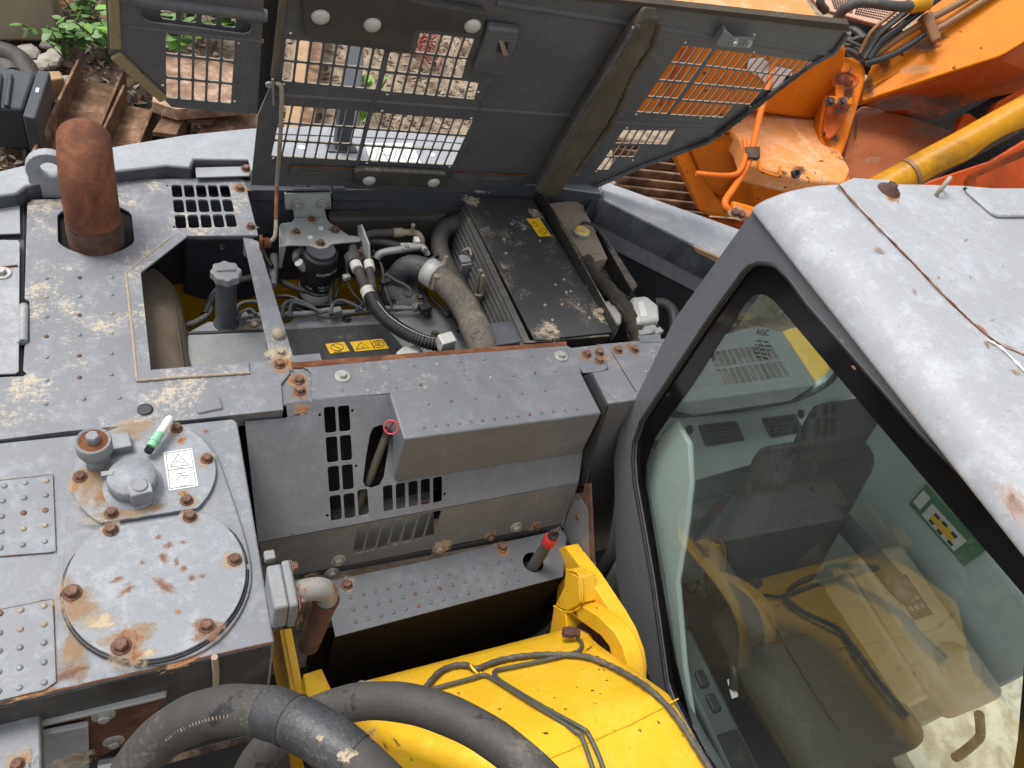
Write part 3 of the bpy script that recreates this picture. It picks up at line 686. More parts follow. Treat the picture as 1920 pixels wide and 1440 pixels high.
# black sheet behind the slots, the interior's shade put into colour
q = MB(); q.prism([S(*a)-sn*.075 for a in ((440, 790), (1100, 700), (1100, 880), (476, 1000))], -sn*.02); q.build('slot_shade', M['matt'], EX)
# flange and bolts at the foot of the panel
fl = MB(); fl.prism([Lw(553, 1080)+Vector((0, 0, -.001)), Lw(1053, 984)+Vector((0, 0, -.001)), Lw(1060, 999)+Vector((0, .01, -.002)), Lw(556, 1092)+Vector((0, .01, -.002))], (0, .012, -.012))
flo = fl.build('panel_flange', M['step'], EX)
for k, x, y in (('zinc', 634, 1050), ('zinc', 968, 988), ('rustysmall', 920, 1006), ('rustysmall', 1006, 987), ('dusty', 823, 1028)): bolt(k, Lw(x, y), ln_, low)
for k, x, y in (('zinc', 622, 1074), ('rustysmall', 585, 1082)): bolt(k, Lw(x, y), ln_, low)
# duct box on the panel
dx0, dx1 = .617, 1.258
db = MB()
db.prism([(dx0, 1.352, .0015), (dx1, 1.352, .0015), (dx1, 1.185, .0015), (dx0, 1.185, .0015)], (0, 0, -.003))
duct = MB()
A = [Vector((dx0, 1.355, .002)), Vector((dx0, 1.184, .002)), Vector((dx0, 1.172, -.196)), Vector((dx0, 1.30, -.075))]
B = [Vector((dx1, p.y, p.z)) for p in A]
duct.add(A+B, [[0, 3, 2, 1], [4, 5, 6, 7], [0, 1, 5, 4], [1, 2, 6, 5], [2, 3, 7, 6], [3, 0, 4, 7]])
do = duct.build('duct_box', M['panel'], EX, bevel=.006, seg=3)
wl_ = MB(); wl_.tube([S(742, 889)+sn*.003, S(860, 869)+sn*.003, S(1088, 838)+sn*.003], .0022, 6, .006, fit=False, rf=lambda L, t: .6+.8*abs(math.sin(L*160)*math.sin(L*37)))
wl_.build('weld_bead', M['alu'], do)
for i in range(14): stud(Z(795+(1081-795)*i/13, 802+(767-802)*i/13, .002), UPV, do, 'step', .8)
for i in range(6): stud(Z(803+(1022-803)*i/5, 758+(733-758)*i/5, .002), UPV, do, 'step', .8)
# hydraulic filler stick rising through the slot
q = MB(); a = S(672, 985)-sn*.055; b = S(722, 815)+sn*.012; q.tube([a, b], .0115, 14, .02, fit=False); so = q.build('dipstick_tube', M['darkolive'], EX)
q = MB(); d_ = (b-a).normalized(); q.tube([b-d_*.004, b+d_*.018], .0125, 14, fit=False); q.build('tube_cap', M['black'], so)
q = MB(); rc = Y(733, 801, 1.168); rp = ring(rc, .0185, 20, ray(733, 801)+Vector((.3, .2, 0))); q.tube(rp+[rp[0]], .0026, 8, fit=False); q.tube([b+d_*.016, rp[10]], .0028, 8, fit=False); q.build('pull_ring', M['ringred'], so)
# right hand block of the walkway, front wall and its seams
rb = plate('joint_plate', pz([(1063, 653), (1118, 647), (1140, 690), (1128, 696), (1094, 699)], .002), [], .005, M['strip'], EX, label='rust stained joint plate with three bolts')
for x, y in ((1100, 665), (1123, 662), (1123, 677)): bolt('rusty', Z(x, y, .002), UPV, rb)
rs = plate('end_strip', pz([(1119, 646), (1300, 630), (1300, 700), (1230, 742), (1134, 758), (1104, 700), (1140, 693), (1141, 690)]), [], .006, M['strip'], EX)
for x, y in ((1158, 657), (1189, 656)): bolt('rusty', Z(x, y), UPV, rs)
for x, y in ((1211, 697), (1225, 661)): stud(Z(x, y), UPV, rs, 'strip', .9)
MB().prism(pz([(1196, 630), (1238, 626), (1240, 640), (1202, 642)], .002), (0, 0, -.004)).build('seam_plate', M['strip'], rs)
wl_ = MB(); wl_.tube(pz([(1147, 660), (1168, 695), (1194, 737)], .0008), .0018, 6, .02); wl_.build('seam', M['rust'], rs)
yf = Z(1134, 758).y
fw = MB(); fw.prism([Y(1134, 760, yf), Y(1212, 746, yf), Y(1178, 870, yf), Y(1152, 1045, yf), Y(1113, 1053, yf), Y(1107, 850, yf)], (0, .03, 0))
fw.build('end_panel', M['panel'], EX, bevel=.004)
q = MB(); q.prism([X(1088, 706, 1.262), X(1106, 700, 1.262), X(1137, 762, 1.262), X(1110, 845, 1.262), X(1096, 910, 1.262), X(1082, 912, 1.262), X(1103, 800, 1.262), X(1118, 775, 1.262)], (.010, 0, 0)); q.build('rubber_seal', M['black'], EX)
q = MB(); q.prism([X(*a, 1.245) for a in ((1072, 935), (1090, 940), (1102, 955), (1104, 1040), (1108, 1062), (1060, 1010), (1055, 985))], (.02, 0, 0)); q.build('corner_bracket', M['panel'], EX)
q = MB(); q.prism([X(*a, 1.246) for a in ((1096, 908), (1106, 906), (1113, 1052), (1106, 1048), (1102, 955), (1092, 935))], (.006, 0, 0)); q.build('bracket_edge', M['collar'], EX)
MB().lathe([(.010, 0), (.010, .003), (.006, .003)], X(1083, 969, 1.244), (-1, 0, 0), 16).build('bracket_hole', M['rust'], EX)
# step
zs = -.48
s_out = pz([(618, 1088), (760, 1060), (1052, 992), (1062, 1005), (1056, 1081), (629, 1194), (612, 1120)], zs)
sh = ring(Z(1000, 1054, zs), .036, 24)
stp = plate('step_plate', s_out, [sh], .006, M['step'], EX)
q = MB(); a, b = Z(629, 1194, zs), Z(1056, 1081, zs)
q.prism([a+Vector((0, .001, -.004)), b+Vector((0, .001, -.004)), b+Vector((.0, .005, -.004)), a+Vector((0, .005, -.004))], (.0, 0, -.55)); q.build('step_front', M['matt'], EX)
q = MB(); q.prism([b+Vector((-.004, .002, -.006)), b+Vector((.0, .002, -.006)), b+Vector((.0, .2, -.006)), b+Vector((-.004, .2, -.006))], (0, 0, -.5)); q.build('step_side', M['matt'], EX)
rows = (((657, 1120), (956, 1049), 14), ((662, 1143), (964, 1068), 14), ((667, 1166), (971, 1088), 14))
for a, b, n in rows:
    for i in range(n): stud(Z(a[0]+(b[0]-a[0])*i/(n-1), a[1]+(b[1]-a[1])*i/(n-1), zs), UPV, stp, 'step', 1.05)
for x, y in ((650, 1097), (941, 1027)): bolt('rusty', Z(x, y, zs), UPV, stp, 1.05)
q = MB(); q.lathe([(.034, -.15), (.034, -.05)], Z(1000, 1056, zs), UPV, 20); q.build('filler_neck', M['void'], stp)
a = Z(997, 1066, zs-.02); d_ = Vector((.02, 0, 1)).normalized(); hh = height(a, 1004)/.17
q = MB(); q.lathe([(.0195, 0), (.0195, .09*hh), (.0175, .10*hh), (.0175, .14*hh)], a, d_, 22); rt = q.build('filler_tube', M['darkgrey'], EX)
q = MB(); q.lathe([(.0185, .128*hh), (.021, .130*hh), (.021, .160*hh), (.019, .163*hh)], a, d_, 22); q.build('red_band', M['red'], rt)
q = MB(); q.lathe([(.0165, .16*hh), (.0165, .178*hh), (.012, .182*hh)], a, d_, 20); e_ = a+d_*.19*hh; q.obox(e_, Vector((.014, .004, 0)), Vector((-.001, .004, 0)), d_*.012); q.build('tube_cap', M['black'], rt)
# dark void in front of the step: floor plates of the revolving frame
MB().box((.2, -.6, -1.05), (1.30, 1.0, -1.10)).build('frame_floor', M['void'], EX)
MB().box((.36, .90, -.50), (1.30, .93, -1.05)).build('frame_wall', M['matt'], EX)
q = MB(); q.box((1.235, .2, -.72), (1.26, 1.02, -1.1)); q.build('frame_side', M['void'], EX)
MB().tube([X(1085, 1090, 1.19), X(1060, 1140, 1.17), X(1030, 1180, 1.15), X(990, 1205, 1.1)], .014, 10).build('drain_hose', M['black'], EX)
# ------------------------------------------------------------------ hydraulic tank
tk = MB(); tk.prism(rounded(pz([(-90, 840), (0, 830), (437, 785), (445, 792), (515, 1204), (0, 1319), (-90, 1340)]), .006, 3), (0, 0, -.62))
tank = tk.build('hydraulic_tank', M['tank'], EX, bevel=.006, seg=3)
PS = EX
zp = .009
po = smoothpoly(pz([(140, 862), (190, 812), (265, 792), (340, 800), (398, 838), (432, 920), (466, 1030), (470, 1100), (440, 1168), (385, 1218), (300, 1246), (225, 1238), (165, 1202), (124, 1145), (117, 1075), (128, 960)], zp), .02)
plate('tank_neck', po, [], .012, M['tank'], tank, bev=.0045)
def circ3(a, b, c):
    ax, ay, bx, by, cx, cy = a.x, a.y, b.x, b.y, c.x, c.y
    d = 2*(ax*(by-cy)+bx*(cy-ay)+cx*(ay-by))
    ux = ((ax*ax+ay*ay)*(by-cy)+(bx*bx+by*by)*(cy-ay)+(cx*cx+cy*cy)*(ay-by))/d
    uy = ((ax*ax+ay*ay)*(cx-bx)+(bx*bx+by*by)*(ax-cx)+(cx*cx+cy*cy)*(bx-ax))/d
    c0 = Vector((ux, uy, a.z)); return c0, (a-c0).length
zc = .022
c1, r1 = circ3(Z(135, 902, zc), Z(268, 789, zc), Z(405, 880, zc)); c2, r2 = circ3(Z(118, 1110, zc), Z(461, 1066, zc), Z(270, 1236, zc))
yl1, yl2 = Z(280, 966, zc).y, Z(285, 976, zc).y
def clipcirc(c, r, ylo=-9, yhi=9): return [Vector((p.x, min(yhi, max(ylo, p.y)), p.z)) for p in ring(c, r, 72, ref=(1, 0, 0))]
def dedupe(P):
    out = [P[0]]
    for p in P[1:]:
        if (p-out[-1]).length > 1e-4: out.append(p)
    # drop points inside the flat side
    return [p for i, p in enumerate(out) if (p-out[i-1]).cross(out[(i+1) % len(out)]-p).length > 1e-7]
cov1 = plate('tank_cover', dedupe(clipcirc(c1, r1, ylo=yl1)), [], .012, M['cover'], tank, bev=.0018, label='upper round cover with filler cap and breather')
cov2 = plate('tank_cover', dedupe(clipcirc(c2, r2, yhi=yl2)), [], .012, M['cover'], tank, bev=.0018, label='large plain round cover spotted with rust')
for x, y, k in ((331, 804, 'tank'), (388, 861, 'tank'), (350, 939, 'tank'), (209, 963, 'tank'), (150, 895, 'rusty')): bolt(k, Z(x, y, zc), UPV, cov1, .92)
for x, y, k, s in ((356, 969, 'tank', 1), (208, 994, 'tank', 1), (135, 1112, 'rustybig', 1.05), (227, 1212, 'rustybig', 1.08), (387, 1174, 'rusty', 1), (440, 1050, 'rusty', .95)): bolt(k, Z(x, y, zc), UPV, cov2, s)
for x, y, sx, sy, sp, k in ((304, 1100, .55, 1.5, .75, 'stainred'), (308, 1047, .35, .7, .3, 'stainred'), (316, 1020, .4, .6, .6, 'stainred'), (343, 1016, .25, .35, 0, 'stainred'), (222, 1085, .6, .35, .2, 'stainred'), (240, 1105, .8, .5, .5, 'stainred'), (344, 1066, .3, .4, 0, 'stainred'), (330, 1053, .25, .5, 0, 'stainred'), (298, 1006, .25, .35, 0, 'stainred'), (268, 1055, .25, .3, 0, 'stainred'), (381, 1080, .3, .3, 0, 'stainred'), (359, 1085, .3, .45, .5, 'stainred'), (335, 1147, .25, .3, 0, 'stain'), (195, 1160, .8, .6, 0, 'mud'), (276, 1226, .45, .3, 0, 'mud'), (150, 1140, .8, 1.2, 0, 'ochre'), (270, 1180, .5, .5, 0, 'ochre')):
    decal(k, Z(x, y, zc), UPV, sx*.95, sy*.7, sp, cov2)
for x, y, sx, sy, sp, k in ((175, 910, 1.0, 1.6, .2, 'ochre'), (232, 955, 1.7, .55, .1, 'ochre'), (235, 812, 1.2, .7, .3, 'ochre'), (196, 930, .6, .7, .4, 'stain'), (338, 826, .6, .4, .6, 'stain'), (345, 924, .5, .3, 0, 'stain')):
    decal(k, Z(x, y, zc), UPV, sx, sy, sp, cov1)
for x, y, sx, sy, sp, k in ((125, 1268, 1.3, .5, .15, 'stainred'), (140, 1225, .6, 1.2, 0, 'ochre'), (60, 1300, 1.2, .3, .1, 'stain'), (385, 808, .3, .3, 0, 'stainred'), (420, 1185, .8, .4, .2, 'stain'), (40, 1280, .6, .4, 0, 'stainred'), (350, 1238, 1.5, .35, .2, 'stain')):
    decal(k, Z(x, y, .0008 if y > 1100 or y < 820 else .001), UPV, sx, sy, sp, tank)
yt = Z(0, 1320, 0).y
q = MB(); q.box((-.5, yt-.003, -.012), (Z(514, 1206).x-.006, yt+.0, -.6)); q.build('tank_front', M['grimy'], tank)
# a seal shows under the big cover
q = MB(); c2b = Vector((c2.x, c2.y, .0095)); q.tube([p for p in ring(c2b, r2+.003, 72, ref=(1, 0, 0)) if p.y < yl2-.05], .0045, 8, fit=False); q.build('cover_seal', M['black'], tank)
# stain film around the filler
q = MB(); sc_ = Z(200, 905, zc+.001)
# breather
bx = Z(183, 866, zc); brb = MB()
brb.lathe([(.030, 0), (.030, .024), (.028, .026)], bx, UPV, 6); brb.lathe([(.020, .026), (.021, .034), (.034, .040), (.0385, .052), (.0385, .085), (.036, .090), (.034, .088), (.030, .0855)], bx, UPV, 28)
brz = brb.build('breather', M['cast'], tank)
q = MB(); q.lathe([(.0315, .0862), (.0, .0885)], bx, UPV, 24); q.build('breather_top', M['rust'], brz)
q = MB(); q.lathe([(.0155, .086), (.0155, .104), (.013, .108)], bx, UPV, 6, sm=False); q.build('breather_nut', M['cast'], brz)
# filler cap with hinged lock box
fc = Z(250, 912, zc); q = MB()
q.lathe([(.066, 0), (.062, .004), (.052, .006), (.050, .012), (.053, .014), (.053, .044), (.050, .050), (.0, .052)], fc, UPV, 36)
q.obox(fc+Vector((-.050, .012, .042)), (.012, 0, 0), (0, .006, 0), (0, 0, .010)); cap = q.build('filler_cap', M['cover'], tank)
q = MB(); q.obox(fc+Vector((.016, -.044, .032)), (.024, .003, 0), (-.002, .015, 0), (0, 0, .022)); q.build('lock_box', M['cover'], cap, bevel=.003)
q = MB(); q.lathe([(.017, .0525), (.017, .056), (.015, .058)], fc+Vector((.016, -.036, 0)), UPV, 20); q.build('lock_cover', M['cast'], cap)
q = MB(); q.obox(Z(218, 833, zc+.012), (.032, .004, 0), (-.003, .022, 0), (0, 0, .012)); q.build('cap_base', M['cover'], cap, bevel=.003)
for x, y in ((213, 917), (292, 905)): MB().lathe([(.005, 0), (.005, .006), (.003, .006)], Z(x, y, .045), (0, -1, .6), 6, sm=False).build('socket_screw', M['cast'], cap)
# warning label on the cover
q = MB(); q.prism(pz([(306, 848), (360, 840), (372, 911), (317, 920)], zc+.0016), (0, 0, -.0014)); lab = q.build('warning_label', M['white'], tank)
q = MB()
def lines(q, segs, z, r=.0007):
    for a, b in segs: q.tube(pz([a, b], z), r, 4, fit=False)
lines(q, [((320, 875), (334, 851)), ((334, 851), (354, 872)), ((354, 872), (320, 875)), ((311, 850), (357, 843)), ((357, 843), (368, 909)), ((368, 909), (319, 916)), ((319, 916), (311, 850)), ((315, 882), (362, 876)),
          ((329, 868), (334, 863)), ((334, 863), (338, 868)), ((338, 866), (346, 867)), ((331, 888), (348, 886)), ((338, 888), (342, 892)), ((331, 893), (354, 891)), ((330, 900), (337, 895)), ((341, 896), (353, 894))], zc+.0020)
q.build('label_print', M['ink'], lab)
ex_ = (Z(357, 842, zc)-Z(310, 849, zc)).normalized(); ey_ = Vector((0, 0, 1)).cross(ex_)
for s_, u, v in (('PI7Z', 337, 877.5), ('M1ZO', 345, 911)):
    Mx = Matrix((ex_, ey_, Vector((0, 0, 1)))).transposed().to_4x4(); Mx.translation = Z(u, v, zc+.002); textmesh('label_text', s_, .0065, Mx, M['ink'], lab)
# breather hose with its green taped end lying by the cap
a, b, c = Z(283, 838, .052), Z(300, 812, .055), Z(318, 786, .058)
q = MB(); q.tube([a, b], .0115, 14, fit=False); q.tube([a+(b-a)*.35, a+(b-a)*.5], .0135, 14, fit=False); gh = q.build('taped_hose_end', M['green'], tank)
q = MB(); q.tube([b, c], .0105, 14, fit=False); q.lathe([(.0105, 0), (.008, .006), (.0, .009)], c, c-b, 14); q.build('hose_plug', M['white'], gh)
q = MB(); q.tube([a-(b-a)*.05, Z(278, 846, .04)], .0105, 12, fit=False); q.build('hose_mouth', M['black'], gh)
# tread pads
def padz(pts, holes, studs):
    p = plate('tread_pad', rounded(pz(pts, .004), .008), [], .005, M['tank'], tank, bev=.0012)
    r = pz(pts, .0045); q = MB(); q.tube(r+[r[0]], .0015, 6, .01, fit=False, rf=lambda L, t: .7+.5*abs(math.sin(L*180))); q.build('weld_bead', M['flaky'], p)
    for x, y in studs: stud(Z(x, y, .004), UPV, p, 'tank', 1.1)
f1 = lambda L: [(x/3.556, 720+y/3.556) for x, y in L]; f2 = lambda L: [(x/3.556, 1035+y/3.556) for x, y in L]
padz([(-90, 908), (0, 900), (98, 889), (104, 1034), (0, 1042), (-90, 1054)], 0, f1([(168, 660), (308, 645), (160, 760), (305, 742), (158, 860), (302, 842), (155, 965), (300, 942), (150, 1072), (298, 1050), (28, 680), (18, 780), (12, 882), (8, 985), (2, 1092)]))
padz([(-90, 1154), (0, 1142), (98, 1122), (104, 1278), (84, 1292), (0, 1312), (-90, 1332)], 0, f2([(138, 388), (293, 360), (135, 515), (293, 482), (132, 637), (293, 605), (130, 772), (293, 735), (127, 905), (295, 870), (0, 410), (-4, 540), (-6, 660), (-10, 800), (-12, 930)]))
q = MB(); q.tube(pz([(-90, 1338), (0, 1318), (300, 1251), (513, 1204)], -.002), .0022, 6, .02, rf=lambda L, t: .8+.4*abs(math.sin(L*90))); q.build('edge_rust', M['rust'], tank)
q = MB(); yb = Z(405, 1240).y; q.tube([Y(402, 1232, yb-.004), Y(405, 1262, yb-.008), Y(404, 1300, yb-.006)], .007, 8); q.build('drain_tube', M['dust_bolt'], tank)

# suction pipe flange on the tank side, rusty elbow and the pipe below it
xt = Z(500, 1110).x
fz = X(505, 1118, xt+.01)
q = MB(); q.obox(X(508, 1120, xt)+Vector((.012, 0, -.0)), (.016, 0, 0), (0, .052, 0), (0, 0, .052)); q.build('flange_block', M['cast'], EX, bevel=.006)
q = MB(); fo = X(508, 1120, xt)+Vector((.038, 0, 0)); q.obox(fo, (.010, 0, 0), (0, .056, 0), (0, 0, .056)); fb = q.build('pipe_flange', M['palegrey'], EX, bevel=.006)
for dy, dz in ((.042, .042), (.042, -.042), (-.042, .042), (-.042, -.042)): bolt('rusty', fo+Vector((.010, dy, dz)), (1, 0, 0), fb, .9)
e0 = fo+Vector((.008, 0, 0)); q = MB()
q.tube([e0, e0+Vector((.028, 0, 0)), e0+Vector((.060, 0, -.006)), e0+Vector((.078, -.002, -.03)), e0+Vector((.080, -.004, -.062))], .026, 24, .008); el = q.build('pipe_elbow', M['flaky'], EX, label='pale pipe elbow flaked with rust')
q = MB(); g0 = e0+Vector((.080, -.004, -.055)); q.lathe([(.029, .0), (.031, -.004), (.031, -.018), (.029, -.024), (.029, -.05), (.027, -.3)], g0, (0.05, -.05, 1), 24); q.build('pipe_sleeve', M['collar'], EX)
q = MB(); q.lathe([(.0312, -.004), (.0318, -.010), (.0312, -.022)], g0, (.05, -.05, 1), 24); q.build('rust_band', M['rust'], el)
MB().obox(X(497, 1045, xt+.004)+Vector((.01, 0, 0)), (.012, 0, 0), (0, .012, 0), (0, 0, .010)).build('small_valve', M['palegrey'], EX, bevel=.003)

# ------------------------------------------------------------------ lower left corner: bracket and side deck
z2 = -.10
q = MB(); q.prism(rounded(pz([(-60, 1338), (74, 1321), (78, 1460), (-60, 1480)], z2), .006), (0, 0, -.05)); sd_ = q.build('side_deck', M['tank'], EX, bevel=.004)
p = pz([(-40, 1428), (52, 1412), (60, 1470), (-40, 1480)], z2+.004); plate('tread_pad', rounded(p, .006), [], .005, M['tank'], sd_)
bolt('rustysmall', Z(33, 1434, z2+.004), UPV, sd_)
z3 = -.13
q = MB(); q.prism(pz([(78, 1335), (290, 1290), (313, 1290), (312, 1304), (285, 1312), (78, 1360)], z3), (0, 0, -.012)); q.build('bracket_flange', M['zinc'], EX, bevel=.002)
yb = Z(200, 1330, z3).y
q = MB(); q.prism([Y(*a, yb) for a in ((80, 1362), (312, 1303), (312, 1312), (236, 1394), (150, 1440), (80, 1450))], (0, .012, 0)); br = q.build('rusty_bracket', M['beamdark'], EX)
for k, x, y in (('zinc', 194, 1340), ('zinc', 213, 1388), ('zinc', 138, 1420)): bolt(k, Y(x, y, yb-.001), (0, -1, .2), br, 1.05)
q = MB(); q.prism(pz([(80, 1310), (208, 1284), (212, 1306), (80, 1336)], -.16), (0, 0, -.02)); q.build('inner_plate', M['leftplate'], EX)
q = MB(); q.prism([Y(*a, yb-.02) for a in ((78, 1380), (166, 1362), (168, 1460), (78, 1470))], (0, .014, 0)); b2 = q.build('bracket_tab', M['leftplate'], EX, bevel=.003)
bolt('dusty', Y(140, 1419, yb-.021), (0, -1, .15), b2, 1.25)
q = MB(); q.lathe([(.02, 0), (.02, .04), (.014, .05), (.014, .09)], Y(185, 1440, yb-.02), (1, -.1, 0), 8, sm=False); q.build('hose_fitting', M['alu'], EX)
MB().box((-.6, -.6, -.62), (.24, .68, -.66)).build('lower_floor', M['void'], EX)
# ------------------------------------------------------------------ engine bay
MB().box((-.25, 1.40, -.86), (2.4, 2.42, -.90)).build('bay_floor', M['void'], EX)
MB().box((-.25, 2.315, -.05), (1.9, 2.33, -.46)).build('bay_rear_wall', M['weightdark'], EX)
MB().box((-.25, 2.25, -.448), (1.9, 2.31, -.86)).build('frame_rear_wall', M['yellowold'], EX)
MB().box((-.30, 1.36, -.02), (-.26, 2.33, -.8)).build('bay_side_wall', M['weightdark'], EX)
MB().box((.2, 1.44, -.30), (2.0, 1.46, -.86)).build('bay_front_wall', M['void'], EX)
# block with a welded nut behind the cap tube
q = MB(); q.prism(py([(345, 446), (460, 444), (480, 470), (484, 556), (462, 563), (392, 566), (345, 552)], 2.235), (0, .06, 0)); bk = q.build('air_cleaner_box', M['navybox'], EX, bevel=.012)
decal('stain', Y(415, 462, 2.2345), (0, -1, .1), .35, .4, 0, bk)
# hinge beam
q = MB(); a, b = Z(462, 352, .0), Z(1012, 365, .0); yb = a.y
q.box((a.x-.02, yb, 0), (b.x+.02, yb+.045, -.055)); q.box((a.x-.02, yb-.012, .0), (b.x+.02, yb, -.006)); beam = q.build('hinge_beam', M['weightdark'], EX, bevel=.003)
for x0, x1, y0, y1 in ((548, 645, 343, 349), (886, 968, 357, 361)):
    p0, p1 = Y(x0, y0, yb-.006), Y(x1, y1, yb-.006); dd = p1-p0
    q = MB(); q.tube([p0, p1], .0105, 14, fit=False); hg = q.build('hinge', M['cast'], EX)
    for t in (.0, .27, .72): 
        q = MB(); q.tube([p0+dd*(t+.005), p0+dd*(t+.05)], .0112, 14, fit=False); q.build('rusty_knuckle', M['rust'], hg)
# long dusty box under the beam
q = MB(); q.prism([Z(*a, -.10) for a in ((612, 392), (842, 386), (840, 402), (818, 408), (620, 411))], (0, 0, -.26)); q.build('heat_box', M['pad'], EX, bevel=.012)
# brown wrapped silencer
q = MB(); cx, cz = -.012, -.225; vs = []
for i in range(46):
    y = 1.43+.71*i/45; e_ = max(0, (y-1.90)/.24); r = .128*math.sqrt(max(.01, 1-e_*e_)) if e_ < 1 else .012; r *= 1-.10*max(0, (1.47-y)/.04)
    vs.append([(cx+(r+.007*mnoise.noise((y*7, a*1.2, 0))+.004*mnoise.noise((y*22, a*3, 5)))*math.cos(a), y, cz+(r+.007*mnoise.noise((y*7, a*1.2, 0))+.004*mnoise.noise((y*22, a*3, 5)))*math.sin(a)) for a in [2*math.pi*k/48 for k in range(49)]])
q.sheet(vs); sil = q.build('wrapped_silencer', M['heat'], EX)
q = MB(); q.tube([(cx+.131*math.cos(.7), 1.44+.05*k, cz+.131*math.sin(.7)+.003*math.sin(k*2.1)) for k in range(10)], .0028, 6, .01); q.tube([(cx+.132*math.cos(a), 1.53+.01*math.sin(a*3), cz+.132*math.sin(a)) for a in [0, .4, .8, 1.2, 1.6, 2.0]], .003, 6, .01); q.build('wrap_seam', M['darkolive'], sil)
q = MB(); q.add([(cx+.125, 1.44, cz+.02), (cx+.150, 1.455, cz+.01), (cx+.135, 1.49, cz+.055), (cx+.10, 1.45, cz+.085)], [[0, 1, 2, 3]]); q.build('torn_flap', M['heat'], sil, thick=.003)
# covers over the engine
q = MB(); q.prism(pz([(352, 626), (497, 620), (512, 700), (345, 715)], -.19), (0, 0, -.10)); q.build('cover_plate', M['cast'], EX, bevel=.006, label='beige dusty cover plate')
q = MB(); q.prism(pz([(351, 622), (498, 616), (498, 620), (352, 626)], -.186), (0, 0, -.03)); q.build('cover_edge', M['black'], EX)
q = MB(); q.prism(pz([(532, 618), (718, 606), (748, 640), (790, 690), (545, 705)], -.19), (0, 0, -.10)); cvp = q.build('cover_plate', M['coverblack'], EX, bevel=.006, label='black dusty cover plate with yellow labels')
vc = MB(); vc.prism(pz([(352, 622), (390, 602), (480, 597), (496, 610), (540, 604), (562, 588), (620, 586), (640, 594), (700, 588), (760, 578), (870, 570), (930, 650), (760, 668), (716, 606), (530, 618)], -.215), (0, 0, -.2))
vco = vc.build('valve_cover', M['cast'], EX, bevel=.006)
for k, x, y in (('black', 650, 599), ('black', 802, 592), ('dusty', 476, 612), ('black', 816, 627), ('zincsmall', 724, 596)): bolt(k, Z(x, y, -.215), UPV, vco)
def yl(pts, z, draw, name='warning_label'):
    q = MB(); q.prism(pz(pts, z), (0, 0, -.0012)); lb = q.build(name, M['labelyellow'], cvp); q = MB()
    for seg in draw: q.tube(pz(seg, z+.0006), .0011, 4, fit=False)
    q.build('label_print', M['ink'], lb); return lb
el_ = lambda cx, cy, a, b, k=18: [(cx+a*math.cos(2*math.pi*i/k), cy+b*math.sin(2*math.pi*i/k)) for i in range(k+1)]
yl([(610, 645), (645, 641), (656, 658), (619, 663)], -.1885, [el_(632, 651, 12, 6.5), [(623, 647), (642, 656)], [(626, 660.5), (640, 659)]])
yl([(656, 641), (717, 635), (730, 653), (666, 659)], -.1885, [[(668, 655), (676, 642), (692, 652), (668, 655)], [(693, 638), (703, 655)], el_(709, 645, 11, 6.5), [(704, 648), (704, 642)], [(707, 648), (707, 640)], [(710, 648), (710, 640)], [(713, 648), (713, 642)], [(703, 647), (714, 648)], [(676, 650), (683, 651)]])
for x, y in ((662, 666), (840, 646)): pass
# injector lines and harness
hm = M['darkgrey']
for pts in (((530, 596), (531, 574), (545, 564), (568, 566), (590, 578)), ((543, 596), (545, 573), (556, 568), (588, 578), (604, 588)), ((620, 590), (624, 570), (640, 563), (664, 572), (680, 580)), ((668, 583), (684, 567), (700, 566), (712, 574)), ((442, 592), (446, 574), (462, 566), (486, 566), (500, 570)), ((445, 600), (452, 586), (470, 580), (480, 590))):
    q = MB(); q.tube(pz(pts, -.17), .0062, 10); q.build('injector_line', hm, EX)
q = MB(); q.tube(pz([(425, 596), (470, 592), (530, 590), (575, 588), (618, 581)], -.19), .0095, 10, .003, rf=lambda L, t: 1+.16*math.sin(L*900)); q.tube(pz([(616, 586), (660, 585), (720, 578), (775, 578)], -.185), .0085, 10, .003, rf=lambda L, t: 1+.16*math.sin(L*900)); q.build('corrugated_harness', M['cast'], EX)
for x, y in ((452, 594), (628, 584), (784, 576)):
    q = MB(); q.obox(Z(x, y, -.18), (.022, .004, 0), (-.003, .012, 0), (0, 0, .011)); q.build('connector_block', M['cast'], EX, bevel=.004)
q = MB(); q.tube(pz([(345, 612), (375, 600), (392, 586), (396, 560), (405, 545)], -.22), .010, 10); q.build('breather_tube', M['darkgrey'], EX)
# oil filler tube with its scalloped cap
b0 = Z(424, 606, -.215); h0 = height(b0, 520)
q = MB(); q.lathe([(.040, 0), (.036, .008), (.0325, .010), (.0315, h0)], b0, UPV, 24); of = q.build('oil_filler_tube', M['darkgrey'], EX)
q = MB(); n = 64; v0 = [b0+Vector((math.cos(2*math.pi*i/n), math.sin(2*math.pi*i/n), 0))*(.043+.0028*math.cos(8*2*math.pi*i/n))+Vector((0, 0, h0)) for i in range(n)]
q.prism([p+Vector((0, 0, .028)) for p in v0], (0, 0, -.028)); q.obox(b0+Vector((0, 0, h0+.030)), (.028, 0, 0), (0, .004, 0), (0, 0, .004)); q.build('oil_filler_cap', M['cast'], of, bevel=.003)
